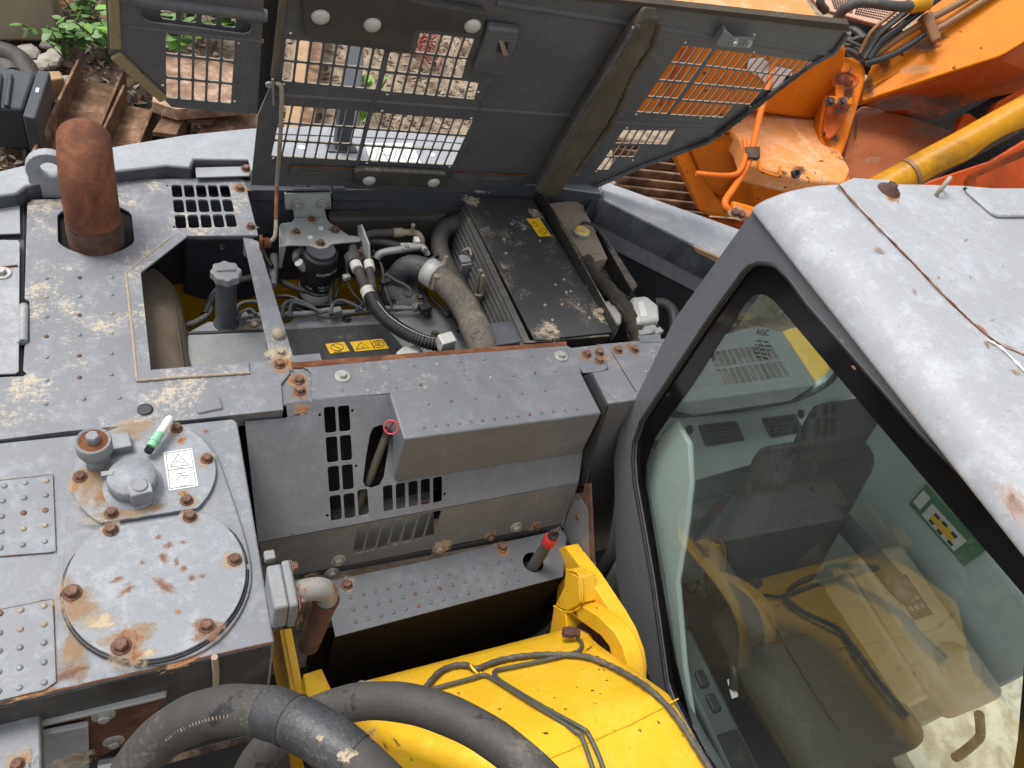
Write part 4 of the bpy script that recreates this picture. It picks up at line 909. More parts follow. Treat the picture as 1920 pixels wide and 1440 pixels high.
# fuel filter hanging under its bracket
fz = -.105
f0 = Z(597, 512, -.22); fr_ = .062; FZ = -.185
q = MB(); q.lathe([(.030, -.225), (fr_*.86, -.218), (fr_, -.20), (fr_, .055), (fr_*.96, .062), (fr_*.7, .066)], Vector((f0.x, f0.y, FZ)), UPV, 40); ff = q.build('fuel_filter', M['black'], EX)
q = MB(); q.lathe([(fr_+.0007, -.128), (fr_+.0008, -.125), (fr_+.0008, -.098), (fr_+.0007, -.095)], Vector((f0.x, f0.y, FZ)), UPV, 40); q.build('white_band', M['white'], ff)
q = MB(); q.lathe([(.050, .066), (.052, .07), (.05, .078)], Vector((f0.x, f0.y, FZ)), UPV, 24); q.build('filter_head', M['darkgrey'], ff)  # aluminium head, its shade under the bracket put into dark grey
def ftext(s, size, z, ang, wx=1.0):
    a = math.radians(ang); n = Vector((math.sin(a), -math.cos(a), 0)); ex = Vector((math.cos(a), math.sin(a), 0))
    Mx = Matrix((ex, Vector((0, 0, 1)), n)).transposed().to_4x4(); Mx.translation = Vector((f0.x, f0.y, z+.25+FZ))
    textmesh('filter_lettering', s, size, Mx, M['white'], ff, bend=fr_+.0006, wx=wx)
ftext('KOMATSU', .0165, -.240, 20, 1.15); ftext('FUEL FILTER', .0115, -.300, 20, 1.1); ftext('6754-71-6140', .009, -.315, 20, 1.1); ftext('PURE FUEL', .0105, -.335, 14, 1.1); ftext('NOT PRIME', .0105, -.335, -38, 1.1); ftext('FUEL', .0105, -.312, -40, 1.1)
q = MB()
for s0, s1 in (((20, -.262), (40, -.262)), ((40, -.262), (40, -.284)), ((40, -.284), (20, -.284)), ((20, -.284), (20, -.262))): pass
bo = [Z(*a, fz) for a in ((523, 424), (528, 418), (547, 416), (552, 408), (612, 407), (618, 417), (632, 426), (654, 441), (668, 442), (676, 446), (676, 452), (640, 455), (622, 457), (613, 464), (598, 466), (580, 460), (545, 459), (524, 462))]
fb_ = plate('filter_bracket', bo, [], .007, M['zinc'], EX, bev=.002)
q = MB(); q.prism([Z(523, 424, fz), Z(524, 462, fz), Z(536, 461, fz), Z(535, 424, fz)], (0, 0, -.004)); p = Z(524, 462, fz); q.prism([p+Vector((0, 0, -.006)), p+Vector((.022, 0, -.006)), p+Vector((.012, .0, -.10)), p+Vector((.004, 0, -.10))], (0, .006, 0)); q.build('bracket_leg', M['zinc'], fb_)
yk = Z(560, 407, fz).y
q = MB(); q.prism([Y(*a, yk) for a in ((552, 408), (612, 407), (607, 388), (549, 389))], (0, .006, 0)); q.build('bracket_upright', M['zinc'], fb_)
q = MB(); bt = [Y(*a, yk+.005) for a in ((534, 364), (623, 362), (624, 391), (535, 393))]
hb = MB()
tl, tr, br_, bl = bt; back = Vector((0, .085, 0))
for f in ([tl, bl, br_, tr], ):
    hb.prism(f, (0, .006, 0))
hb.prism([tl, tl+back, bl+back, bl], (.006, 0, 0)); hb.prism([tr, tr+back, br_+back, br_], (-.006, 0, 0)); hb.prism([tl+back, tr+back, br_+back, bl+back], (0, -.006, 0)); hb.prism([bl+Vector((0, 0, .008)), br_+Vector((0, 0, .008)), br_+back+Vector((0, 0, .008)), bl+back+Vector((0, 0, .008))], (0, 0, -.004))
hb.build('channel_box', M['zinc'], fb_, bevel=.002)
for x, y in ((557, 384), (605, 383)): bolt('zinc', Y(x, y, yk), (0, -1, 0), fb_, .95)
for k, x, y in (('rustysmall', 585, 412), ('rustysmall', 556, 435), ('rusty', 628, 432), ('rusty', 601, 457)): bolt(k, Z(x, y, fz), UPV, fb_, .9)
for x, y in ((602, 428), (582, 445)): MB().lathe([(.010, .0), (.010, .002), (.0055, .004), (.004, .001)], Z(x, y, fz), UPV, 14).build('bleed_plug', M['white'], fb_)
xk = Z(676, 450, fz).x
q = MB(); q.prism([X(*a, xk) for a in ((670, 423), (676, 421), (690, 458), (691, 489), (684, 487), (678, 452), (671, 443))], (.007, 0, 0)); q.build('bracket_tab', M['zinc'], fb_)
bolt('rustysmall', X(677, 473, xk-.002), (-1, 0, .1), fb_, 1.2)
# filter hoses
q = MB(); q.tube([Z(569, 467, -.17), Z(556, 476, -.17), Z(556, 487, -.18), Z(566, 500, -.2)], .014, 12); q.build('hose_elbow', M['alu'], EX)
q = MB(); q.tube([Z(556, 484, -.15), Z(572, 505, -.19), Z(590, 523, -.22), Z(598, 541, -.25), Z(580, 546, -.27), Z(548, 538, -.29), Z(520, 524, -.31), Z(490, 508, -.33)], .0115, 14); q.build('fuel_hose', M['rubber'], EX)
q = MB(); q.tube([Z(560, 492, -.15), Z(570, 503, -.18)], .0155, 12, fit=False); q.build('hose_label', M['alu'], EX)
q = MB(); q.tube([Z(514, 480, -.25), Z(513, 520, -.25)], .016, 10, fit=False); q.tube([Z(514, 505, -.24), Z(513, 535, -.24)], .011, 10, fit=False); q.build('banjo_fitting', M['cast'], EX)
for pts, r in ((((520, 430), (500, 440), (494, 470), (510, 500)), .008), (((640, 480), (630, 505), (622, 540), (620, 590)), .009), (((655, 500), (640, 520), (630, 560)), .006), (((480, 520), (440, 530), (400, 560), (385, 590)), .014)):
    q = MB(); q.tube([Z(a, b, -.22) for a, b in pts], r, 10); q.build('black_pipe', M['black'], EX)
# paired hoses with white tape running into the corrugated loom
def zz(L): return [Z(u, v, z) for u, v, z in L]
q = MB(); q.tube(zz([(661, 455, -.14), (664, 480, -.12), (670, 500, -.10), (678, 522, -.10), (690, 550, -.10), (700, 566, -.10)]), .0175, 14); q.build('heater_hose', M['rubber'], EX)
q = MB(); q.tube(zz([(688, 470, -.14), (692, 500, -.10), (696, 525, -.10), (700, 550, -.10), (706, 566, -.10)]), .0145, 14, .004, rf=lambda L, t: 1+.06*math.sin(L*700)); q.build('heater_hose', M['rubber'], EX)
cor = zz([(692, 548, -.085), (706, 575, -.08), (726, 600, -.075), (760, 624, -.07), (800, 641, -.07), (850, 650, -.08)])
q = MB(); q.tube(cor, .0225, 16, .0022, rf=lambda L, t: 1+.13*max(-.3, math.sin(L*640))); q.build('corrugated_loom', M['black'], EX)
q = MB(); q.tube([c_+Vector((0, -.0, .0235)) for c_ in cor[1:]], .0016, 5); q.build('loom_slit_line', M['alu'], EX)
for a_, b_, r_ in (((665, 492, -.098), (671, 506, -.096), .0205), ((691, 492, -.098), (694, 506, -.098), .018), ((688, 544, -.085), (694, 556, -.083), .0245)):
    q = MB(); q.tube(zz([a_, b_]), r_, 14, fit=False); q.build('white_tape', M['creamtape'], EX)
q = MB(); q.prism(zz([(676, 549, -.1), (683, 549, -.1), (689, 566, -.1), (681, 560, -.1)]), (0, 0, -.002)); q.build('tape_end', M['creamtape'], EX)
q = MB(); q.lathe([(.026, -.02), (.028, -.018), (.028, .02), (.026, .022)], zz([(662, 487, -.10)])[0], Z(671, 506, -.1)-Z(662, 480, -.1), 18); q.build('rubber_sleeve', M['rubber'], EX)
q = MB(); a = Z(836, 642, -.045); q.obox(a, (.026, .006, 0), (-.003, .022, 0), (0, 0, .024)); q.build('loom_clamp', M['alu'], EX, bevel=.004)
q = MB(); q.prism(pz([(742, 660), (757, 648), (784, 646), (794, 656), (786, 662), (750, 666)], -.10), (0, 0, -.05)); q.build('cable_saddle', M['alu'], EX, bevel=.006)
# pipes to the intake
q = MB(); q.tube(zz([(685, 443, -.10), (700, 438, -.10), (740, 436, -.10)]), .0155, 14); q.build('coolant_hose', M['rubber'], EX)
q = MB(); q.tube(zz([(738, 436, -.10), (772, 436, -.10), (786, 441, -.10), (791, 455, -.12), (790, 470, -.15)]), .0125, 14); q.lathe([(.006, 0), (.006, .02), (.0075, .022), (.0075, .035)], Z(772, 435, -.09), UPV, 10); q.lathe([(.0175, -.018), (.0175, .018)], Z(746, 436, -.10), (1, 0, 0), 16); q.build('brass_pipe', M['dust_bolt'], EX)
q = MB(); q.tube(zz([(690, 452, -.13), (715, 454, -.13), (752, 462, -.13)]), .0145, 14); q.build('coolant_hose', M['rubber'], EX)
q = MB(); q.tube(zz([(750, 461, -.12), (770, 461, -.12), (794, 466, -.12), (802, 478, -.14)]), .0115, 12); q.build('brass_pipe', M['alu'], EX)
q = MB(); q.obox(Z(781, 452, -.10), (.009, 0, 0), (0, .014, 0), (0, 0, .010)); q.build('white_tag', M['white'], EX)
q = MB(); q.tube(zz([(706, 484, -.13), (716, 474, -.11), (750, 468, -.10), (790, 463, -.10), (797, 470, -.10)]), .0135, 4, fit=True); q.build('support_strap', M['zinc'], EX)
bolt('zincsmall', Z(761, 464, -.088), UPV, EX)
# intake elbow, hump hose and clamp
q = MB(); q.prism(pz([(718, 512), (738, 494), (770, 492), (790, 530), (792, 572), (738, 580), (724, 560)], -.20), (0, 0, -.12)); ib = q.build('intake_housing', M['darkgrey'], EX, bevel=.014)
for x, y in ((733, 563), (786, 560), (728, 530)): bolt('black', Z(x, y, -.2), UPV, ib, 1.1)
q = MB(); q.tube(zz([(745, 540, -.24), (750, 512, -.17), (768, 499, -.13), (795, 503, -.115), (818, 515, -.11)]), .040, 24, .01); q.build('intake_elbow', M['darkgrey'], EX, label='blue grey intake elbow')
hp = zz([(800, 506, -.105), (830, 526, -.10), (862, 560, -.085), (884, 600, -.07), (903, 648, -.075), (915, 690, -.12)])
q = MB(); q.tube(hp, .0475, 28, .012, rf=lambda L, t: 1.0+.02*math.sin(L*60)+(.05 if t > .62 else 0)); q.build('intake_hose', M['dusthose'], EX)
ax_ = (hp[1]-hp[0]).normalized(); q = MB(); q.lathe([(.049, -.026), (.0515, -.025), (.0515, .022), (.049, .023)], hp[0]+ax_*.030, ax_, 30); cl = q.build('hose_clamp', M['alu'], EX)
q = MB(); cp = hp[0]+ax_*.03+Vector((-.01, -.052, .0)); q.lathe([(.012, 0), (.012, .02), (.0105, .021), (.0105, .05), (.012, .051), (.012, .062)], cp+Vector((0, 0, -.02)), (0.0, .0, 1), 10, sm=False); q.build('clamp_screw', M['dust_bolt'], cl)
q = MB(); b_ = Z(832, 500, -.1); q.lathe([(.013, 0), (.013, .02), (.008, .022), (.008, .045), (.006, .05)], b_, UPV, 10); q.build('air_nipple', M['dust_bolt'], EX)
# black curved charge hose behind
q = MB(); q.tube(zz([(885, 412, -.10), (858, 418, -.10), (832, 432, -.12), (824, 462, -.14), (838, 500, -.15), (868, 548, -.15), (892, 590, -.14), (908, 640, -.14)]), .034, 24, .012); q.build('charge_hose', M['rubber'], EX)
q = MB(); q.tube(zz([(712, 545, -.17), (722, 516, -.13), (740, 525, -.12), (762, 536, -.11), (771, 547, -.10), (768, 556, -.1), (760, 552, -.1)]), .0055, 8); q.build('sensor_cable', M['rubber'], EX)
q = MB(); q.tube(zz([(795, 545, -.2), (800, 570, -.18), (798, 590, -.17)]), .012, 10); q.obox(Z(796, 578, -.16), (.02, .004, 0), (-.004, .016, 0), (0, 0, .014)); q.build('sensor_plug', M['black'], EX, bevel=.004)
q = MB(); q.obox(Z(876, 506, -.14), (.03, .004, 0), (-.002, .004, 0), (0, 0, .03)); q.obox(Z(873, 487, -.12), (.022, 0, 0), (0, .02, 0), (0, 0, .008)); q.build('relay_bracket', M['leftplate'], EX, bevel=.003)
q = MB(); q.tube(zz([(868, 470, -.1), (880, 466, -.08), (884, 480, -.08)]), .005, 8); q.tube(zz([(868, 545, -.14), (900, 555, -.12), (905, 540, -.12), (890, 510, -.13)]), .006, 8); q.build('wire_loop', M['dust_bolt'], EX)
q = MB(); q.prism(pz([(918, 605), (968, 600), (984, 640), (925, 648)], -.05), (0, 0, -.05)); q.build('fan_guard_plate', M['step'], EX, bevel=.004)
# radiator shroud with louvred side
tp = pz([(866, 370), (1000, 374), (1151, 622), (1003, 638)])
rad = plate('radiator_cover', rounded(tp, .012), [], .006, M['radcover'], EX, bev=.0015)
for k, x, y, s in (('dusty', 884, 376, .9), ('dusty', 1002, 400, .9), ('dusty', 1124, 588, 1.15), ('dusty', 1028, 622, 1.15)): bolt(k, Z(x, y), UPV, rad, s)
for x, y in ((949, 475), (983, 429), (1012, 452), (945, 449), (1042, 534), (1058, 524), (1022, 572), (1054, 571), (1085, 572), (1036, 600), (1105, 596), (1070, 546), (1062, 548), (960, 420)):
    MB().lathe([(.006, 0), (.005, .0025), (.002, .003)], Z(x, y), UPV, 8).build('rivet', M['dust_bolt'], rad)
lb = yl([(987, 410), (1011, 409), (1034, 442), (1011, 443)], .0025, [[(1001, 415), (994, 425), (1010, 424), (1001, 415)], el_(1018, 434, 7, 5.5), [(1012, 431), (1024, 438)]])
lb.parent = rad; lb.matrix_parent_inverse = Matrix.Identity(4)
xl = (tp[0].x+tp[3].x)/2; ya, yb2 = tp[3].y+.01, tp[0].y-.02
for i in range(13):
    z = -.030-.022*i
    q = MB(); q.obox(((xl-.002-.004*i), (ya+yb2)/2, z), (.009, 0, .005), (0, (yb2-ya)/2-.002*i, 0), (-.0012, 0, .002)); q.build('louvre', M['fin'], rad)
q = MB(); q.box((xl+.03, ya, -.01), (xl+.05, yb2, -.42)); q.build('radiator_core', M['void'], EX)
q = MB(); q.box((xl-.02, ya-.012, -.008), (xl+.3, ya-.003, -.4)); q.build('radiator_frame', M['blackpaint'], EX)
for t in (.34, .38): q = MB(); y_ = ya+(yb2-ya)*(1-t-.15); q.obox((xl-.03, y_, -.16), (.006, 0, 0), (0, .006, 0), (.02, 0, -.13)); q.build('louvre_stay', M['dust_bolt'], rad)
xr = (tp[1].x+tp[2].x)/2+.006
MB().box((xr, tp[2].y-.01, -.1), (xr+.006, tp[1].y+.05, .042)).build('radiator_side_plate', M['blackpaint'], EX, bevel=.001)
# header tank, cap and the plumbing on the right
ht = MB(); ht.prism(pz([(1018, 382), (1078, 374), (1094, 386), (1140, 484), (1098, 492)], -.01), (0, 0, -.12)); hto = ht.build('header_tank', M['dust_bolt'], EX, bevel=.005, label='header tank under pale dried mud')
plate('header_lid', pz([(1036, 390), (1074, 384), (1126, 474), (1092, 480)], -.006), [], .004, M['dust_bolt'], hto)
rc_ = Z(1089, 439, .0); q = MB(); q.lathe([(.020, -.01), (.020, .006), (.029, .008), (.031, .012), (.030, .019), (.024, .022)], rc_, UPV, 26); q.obox(rc_+Vector((.0, 0, .012)), (.035, .006, 0), (-.002, .010, 0), (0, 0, .003)); rcap = q.build('radiator_cap', M['alu'], EX)
q = MB(); q.lathe([(.027, .0205), (.026, .0215), (.024, .0225), (.014, .0228), (.0135, .0225)], rc_, UPV, 24); q.build('cap_label', M['labelyellow'], rcap)
q = MB(); q.lathe([(.013, .0232), (.011, .024)], rc_, UPV, 16); q.build('cap_button', M['alu'], rcap)
q = MB(); q.tube([rc_+Vector((.01, .025, .005)), Z(1092, 418, .02), Z(1112, 422, .015), Z(1128, 440, 0), Z(1150, 475, -.03), Z(1165, 500, -.08)], .006, 10); q.build('overflow_hose', M['black'], EX)
q = MB()
for i in range(6): p = Z(1090+i*3.2, 384+i*7.5, -.02); r_ = ring(p, .010, 10, (1, 0, .3) if i % 2 else (0, .6, 1), 1.2); q.tube(r_+[r_[0]], .0018, 5, fit=False)
q.build('chain', M['dust_bolt'], EX)
q = MB(); q.tube(zz([(1096, 486, -.02), (1112, 512, -.03), (1140, 542, -.04), (1172, 578, -.05), (1192, 618, -.07), (1200, 650, -.1)]), .028, 18, .010, rf=lambda L, t: 1+.10*math.sin(L*130)+.07*math.sin(L*310)); q.build('foam_wrapped_pipe', M['foam'], EX)
q = MB(); q.prism(pz([(1120, 430), (1128, 428), (1196, 535), (1186, 545)], -.02), (0, 0, -.06)); q.prism(pz([(1108, 500), (1135, 505), (1160, 545), (1150, 560)], -.10), (0, 0, -.05)); q.build('support_bar', M['blackpaint'], EX, bevel=.003)
q = MB(); q.prism(pz([(1126, 568), (1152, 556), (1170, 572), (1166, 606), (1140, 606)], -.06), (0, 0, -.09)); q.build('compressor_bracket', M['alu'], EX, bevel=.010)
q = MB(); q.prism(pz([(1183, 556), (1212, 553), (1236, 572), (1238, 600), (1196, 606)], -.03), (0, 0, -.10)); cpb = q.build('compressor_head', M['alu'], EX, bevel=.012)
q = MB(); q.prism(pz([(1196, 566), (1206, 564), (1214, 592), (1202, 594)], -.0285), (0, 0, -.001)); q.build('white_sticker', M['white'], cpb)
q = MB(); q.tube(zz([(1228, 570, -.08), (1248, 572, -.07), (1262, 590, -.07), (1263, 620, -.10), (1262, 650, -.16)]), .024, 16); q.build('rubber_elbow', M['black'], EX)
q = MB(); q.prism(pz([(1194, 612), (1226, 606), (1240, 622), (1200, 628)], -.05), (0, 0, -.05)); q.prism(pz([(1226, 616), (1238, 612), (1246, 620), (1232, 626)], -.03), (0, 0, -.02)); q.build('pulley_guard', M['leftplate'], EX, bevel=.004)
for x, y in ((1107, 556), (1130, 606)): bolt('dusty', Z(x, y, -.03), (0, -1, .5), EX, 1.0)
# right rim of the machine and the inner walls
zr = .03
RA = [Z(*a, zr) for a in ((1128, 338), (1140, 342), (1392, 432), (1460, 470), (1440, 530), (1366, 491), (1132, 373))]
rim_ = MB(); rim_.prism(RA, (0, 0, -.20)); rim_.build('side_rim', M['rimtop'], EX, bevel=.004)
A, B_ = Z(1132, 373, zr), Z(1440, 530, zr); dv = (B_-A).normalized(); nv = Vector((dv.y, -dv.x, 0)); nv = nv if nv.dot(CAMPOS-A) > 0 else -nv
q = MB(); a, b = A+nv*.004, B_+nv*.004
q.prism([a+Vector((0, 0, -.008)), b+Vector((0, 0, -.008)), b+Vector((0, 0, -.12)), a+Vector((0, 0, -.12))], nv*-.01); q.build('rim_face', M['rimface'], EX, label='rim face streaked with dark paint')
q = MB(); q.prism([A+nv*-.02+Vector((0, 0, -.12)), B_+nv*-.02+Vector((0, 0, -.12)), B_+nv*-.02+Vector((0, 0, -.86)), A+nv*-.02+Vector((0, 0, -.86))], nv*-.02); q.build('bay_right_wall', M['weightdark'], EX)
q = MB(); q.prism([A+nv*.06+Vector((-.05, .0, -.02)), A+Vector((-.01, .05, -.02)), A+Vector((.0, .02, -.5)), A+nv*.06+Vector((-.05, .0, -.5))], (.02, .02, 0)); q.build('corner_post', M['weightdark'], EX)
p0 = A+nv*.008
def Rw(u, v): return pln(u, v, p0, nv)
q = MB(); q.prism([Rw(*a) for a in ((1301, 459), (1352, 482), (1356, 496), (1306, 470))], nv*.012); q.build('wooden_wedge', M['wood'], EX, bevel=.002)
q = MB(); q.prism(pz([(1096, 356), (1118, 343), (1130, 360), (1122, 378), (1108, 372)], -.04), (0, 0, -.03)); q.build('corner_gusset', M['weight'], EX)
q = MB(); q.tube([Z(1290, 560, -.5), Z(1350, 520, -.4)], .01, 8); q.build('stay_bar', M['dust_bolt'], EX)

for k, (pts, r, mt) in enumerate((([(500, 560, -.25), (540, 555, -.22), (590, 572, -.21), (660, 568, -.21), (720, 572, -.2)], .006, 'black'), ([(520, 575, -.2), (560, 580, -.19), (610, 596, -.19), (650, 590, -.19)], .004, 'rubber'), ([(640, 470, -.2), (650, 500, -.18), (656, 540, -.18), (690, 580, -.17)], .005, 'black'),
    ([(700, 470, -.15), (716, 500, -.14), (722, 540, -.14), (735, 575, -.15)], .005, 'rubber'), ([(730, 450, -.18), (760, 478, -.16), (800, 486, -.14), (822, 478, -.12)], .006, 'black'), ([(810, 560, -.18), (840, 590, -.17), (860, 620, -.16)], .007, 'black'), ([(640, 425, -.2), (690, 420, -.2), (760, 418, -.2), (820, 430, -.2)], .009, 'black'),
    ([(860, 440, -.2), (872, 500, -.2), (890, 540, -.2)], .006, 'black'), ([(480, 470, -.3), (500, 500, -.3), (505, 560, -.3)], .012, 'rubber'), ([(700, 520, -.2), (690, 500, -.17), (700, 480, -.15)], .004, 'redwire'), ([(1140, 520, -.06), (1160, 545, -.05), (1180, 560, -.05)], .005, 'black'), ([(1150, 500, -.1), (1190, 560, -.1), (1240, 620, -.12)], .008, 'black'))):
    q = MB(); q.tube(zz(pts), r, 8, .02); q.build('cable', M[mt], EX)
for u, v, z in ((560, 579, -.19), (690, 560, -.17), (720, 530, -.13), (650, 520, -.17), (840, 590, -.16)):
    q = MB(); q.obox(Z(u, v, z), (.012, .003, 0), (-.003, .009, 0), (0, 0, .009)); q.build('cable_clip', M['alu' if u % 20 else 'black'], EX, bevel=.002)
# ------------------------------------------------------------------ engine hood, standing open on its hinges
TH = math.radians(69); HP = Vector((0, 2.292, 0.004)); HN = Vector((0, -math.sin(TH), -math.cos(TH)))   # towards the camera
def H(u, v, off=0.0): return pln(u, v, HP+HN*off, HN)
def hp_(pts, off=0.0): return [H(u, v, off) for u, v in pts]
out = hp_([(470, 347), (1005, 366), (1042, 375), (1090, 359), (1200, 311), (1330, 263), (1450, 170), (1522, 120), (1562, 98), (1592, 60), (1000, -16), (531, -70), (528, 0), (512, 150), (484, 215)])
c = lambda x, y: (500+x/4.364, 60+y/4.364); d = lambda x, y: (1100+x/3.84, 60+y/3.84)
holes = slots([c(160, 55), c(965, 145), c(890, 470), c(125, 400)], 8, 2, .80, .90, H, r=.18)
holes += slots([c(1010, 165), c(1637, 225), c(1552, 538), c(934, 480)], 7, 2, .80, .88, H, r=.18)
holes += slots([c(1585, 396), c(1737, 412), c(1698, 552), c(1545, 538)], 2, 1, .82, 1, H, r=.18)
holes += slots([c(1255, 5), c(1700, 58), c(1640, 214), c(1215, 165)], 5, 1, .80, 1, H, r=.18)
holes += slots([c(125, 600), c(828, 650), c(735, 1050), c(38, 1015)], 8, 3, .84, .90, H, r=.18)
holes += slots([c(868, 658), c(1687, 722), c(1520, 1090), c(765, 1052)], 10, 3, .84, .90, H, r=.18)
holes += slots([d(690, 98), d(905, 120), d(575, 590), d(360, 575)], 4, 4, .82, .90, H, r=.18)
holes += slots([d(935, 125), d(1645, 215), d(1540, 325), d(855, 242)], 14, 1, .84, 1, H, r=.18)
holes += slots([d(850, 252), d(1440, 320), d(1365, 422), d(770, 370)], 11, 1, .84, 1, H, r=.18)
holes += slots([d(762, 380), d(1250, 430), d(1175, 522), d(682, 487)], 10, 1, .84, 1, H, r=.18)
holes += slots([d(675, 497), d(1055, 530), d(980, 616), d(600, 595)], 8, 1, .84, 1, H, r=.18)
holes += slots([d(265, 705), d(635, 712), d(575, 810), d(205, 800)], 7, 1, .82, 1, H, r=.18)
holes += slots([d(200, 812), d(385, 822), d(335, 900), d(140, 895)], 4, 1, .82, 1, H, r=.18)
holes += slots([d(138, 905), d(215, 905), d(158, 990), d(72, 992)], 2, 1, .8, 1, H, r=.18)
dots = [c(195, 10), c(140, 425), c(985, 510), c(1733, 490), c(945, 645), c(1675, 706), c(52, 1032), c(818, 1072), c(1497, 1103), d(713, 75), d(1207, 145), d(1650, 205), d(358, 592), d(822, 622), d(1178, 537), d(290, 690), d(630, 705), d(333, 922), d(70, 1003)]
holes += [ring(H(*p), .0042, 8, HN) for p in dots]
hood = cutplate('engine_hood', out, holes, .004, M['hood'], EX, edge=M['wornedge'])
# left wing of the lid
lw = hp_([(497, -70), (494, 20), (482, 214), (322, 201), (311, 190), (230, 116), (204, 100), (198, 0), (192, -110)], .004)
e = lambda x, y: (180+x/5.333, y/5.333)
lh = slots([e(695, 312), e(1390, 398), e(1350, 1034), e(705, 978)], 5, 3, .82, .90, lambda u, v: H(u, v, .004), r=.18)
st_ = [H(*e(*p), .004) for p in ((480, 42), (800, 80), (1100, 125), (1420, 178), (1510, 200), (1562, 245), (1568, 285), (1540, 325), (1480, 342), (1300, 322), (1000, 280), (700, 245), (540, 222), (470, 190), (428, 130), (432, 75))]
lh.append(st_)
lh += [ring(H(*e(*p), .004), .004, 8, HN) for p in ((612, 322), (1425, 430), (665, 852), (1385, 1012))]
left = cutplate('hood_wing', lw, lh, .004, M['hood'], hood, edge=M['wornedge'])
rec = hp_([(258, -4), (480, 30), (482, 76), (258, 52)], -.022)
rh = slots([e(648, 60), e(1400, 178), e(1395, 280), e(650, 190)], 4, 1, .72, 1, lambda u, v: H(u, v, -.022), r=.2)
plate('grip_recess', rec, rh, .004, M['hood'], hood)
q = MB(); lp_ = [p for p in st_]; q.tube(lp_+[lp_[0]], .003, 6, fit=False); q.build('grip_rim', M['hood'], hood)
q = MB(); q.tube(hp_([(232, -8), (262, 0), (500, 30)], .006), .016, 10); q.tube(hp_([(240, 50), (300, 56), (494, 78)], .002), .006, 8); q.build('wing_fold', M['hood'], hood)
# groove between wing and lid, its dirty edge
q = MB(); q.prism(hp_([(494, -80), (536, -70), (532, 0), (512, 160), (486, 216), (482, 214), (494, 20)], -.03), HN*-.004); q.build('groove_plate', M['blackpaint'], hood)
q = MB(); q.prism(hp_([(530, -70), (541, -70), (538, 0), (520, 130), (513, 192), (509, 150), (526, 0)], .010), HN*-.02); q.build('foam_edge', M['hooddirty'], hood)
q = MB(); q.prism(hp_([(201, -40), (222, -40), (228, 94), (207, 93)], .016), HN*-.012); q.prism(hp_([(226, 101), (232, 107), (315, 187), (300, 193), (208, 112)], .016), HN*-.012); q.build('tan_foam_strip', M['foamtan'], hood, bevel=.003)
# bigger folds pressed in the lid
def rib(pts, r, off=.001): 
    q = MB(); q.tube(hp_(pts, off), r, 10, .03); return q.build('stiffening_rib', M['hood'], hood)
rib([(512, 175), (700, 188), (900, 203), (1086, 216)], .011, -.006); rib([(1146, 227), (1240, 232), (1335, 234)], .010, -.005)
rib([(728, 94), (700, 195), (672, 300), (664, 330)], .0055); rib([(922, 158), (890, 230), (862, 295), (849, 322)], .0045)
rib([(930, 3), (1200, 45), (1400, 76), (1560, 100)], .012, -.006)
q = MB(); q.prism(hp_([(880, -30), (1592, 46), (1593, 60), (1240, 16), (880, -20)], .022), HN*-.021); q.build('top_flange', M['lipdirty'], hood, label='dusty brown top flange')
q = MB(); lowe = [(1042, 376), (1090, 361), (1200, 313), (1330, 265), (1450, 172), (1522, 121), (1563, 99), (1592, 61)]
q.tube(hp_(lowe, .006), .009, 8, .03, fit=False); q.build('edge_lip', M['hood'], hood)
q = MB(); q.tube(hp_([(1345, 254), (1400, 213), (1450, 174), (1512, 127)], .012), .010, 8, .01, rf=lambda L, t: 1+.25*math.sin(L*200)*math.sin(L*77)); q.tube(hp_([(1290, 280), (1330, 264)], .012), .006, 8); q.build('edge_seal', M['rubber'], hood)
q = MB(); q.tube(hp_([(1050, 372), (1090, 360), (1120, 347)], .012), .008, 8, .01); q.build('edge_seal', M['hooddirty'], hood)
# dirty foam divider across the lid
q = MB(); dvp = hp_([(1213, 33), (1236, 34), (1230, 60), (1204, 110), (1187, 137), (1165, 185), (1140, 233), (1100, 292), (1047, 369), (1018, 374), (1006, 356), (1040, 298), (1087, 217), (1140, 135), (1193, 50)], .045)
q.prism(dvp, HN*-.044); q.build('foam_divider', M['hooddirty'], hood, bevel=.008, seg=3)
q = MB(); q.tube(hp_([(1196, 48), (1150, 125), (1092, 215), (1045, 292), (1009, 356)], .048), .008, 8, .012, rf=lambda L, t: 1+.3*math.sin(L*140)*math.sin(L*53)); q.tube(hp_([(1236, 40), (1220, 95), (1186, 145), (1150, 225), (1080, 325)], .04), .010, 8, .012, rf=lambda L, t: 1+.35*math.sin(L*120)*math.sin(L*41)); q.build('torn_foam', M['hooddirty'], hood)
q = MB(); q.prism(hp_([(1186, 55), (1200, 50), (1100, 215), (1012, 362), (1004, 356), (1088, 210)], .052), HN*-.01); q.build('divider_face', M['hood'], hood)
# fabric covered pads
q = MB(); q.prism(hp_([(566, -40), (567, 0), (571, 66), (580, 74), (700, 92), (768, 100), (781, 58), (904, 69), (911, 26), (790, 6), (700, -20)], .028), HN*-.027); q.build('foam_pad', M['pad'], hood, bevel=.007, seg=3, label='upper fabric faced foam pad with three rivets')
q = MB(); q.prism(hp_([(664, 323), (678, 320), (838, 328), (841, 352), (668, 348)], .028), HN*-.027); q.build('foam_pad', M['pad'], hood, bevel=.007, seg=3, label='small foam pad with two rivets by the hinges')
for x, y in ((601, 31), (698, 46), (886, 48), (692, 338), (813, 342)): MB().lathe([(.0235, 0), (.0225, .005), (.017, .010), (.008, .013), (.001, .0135)], H(x, y, .028), HN, 20).build('push_rivet', M['alu'], hood)
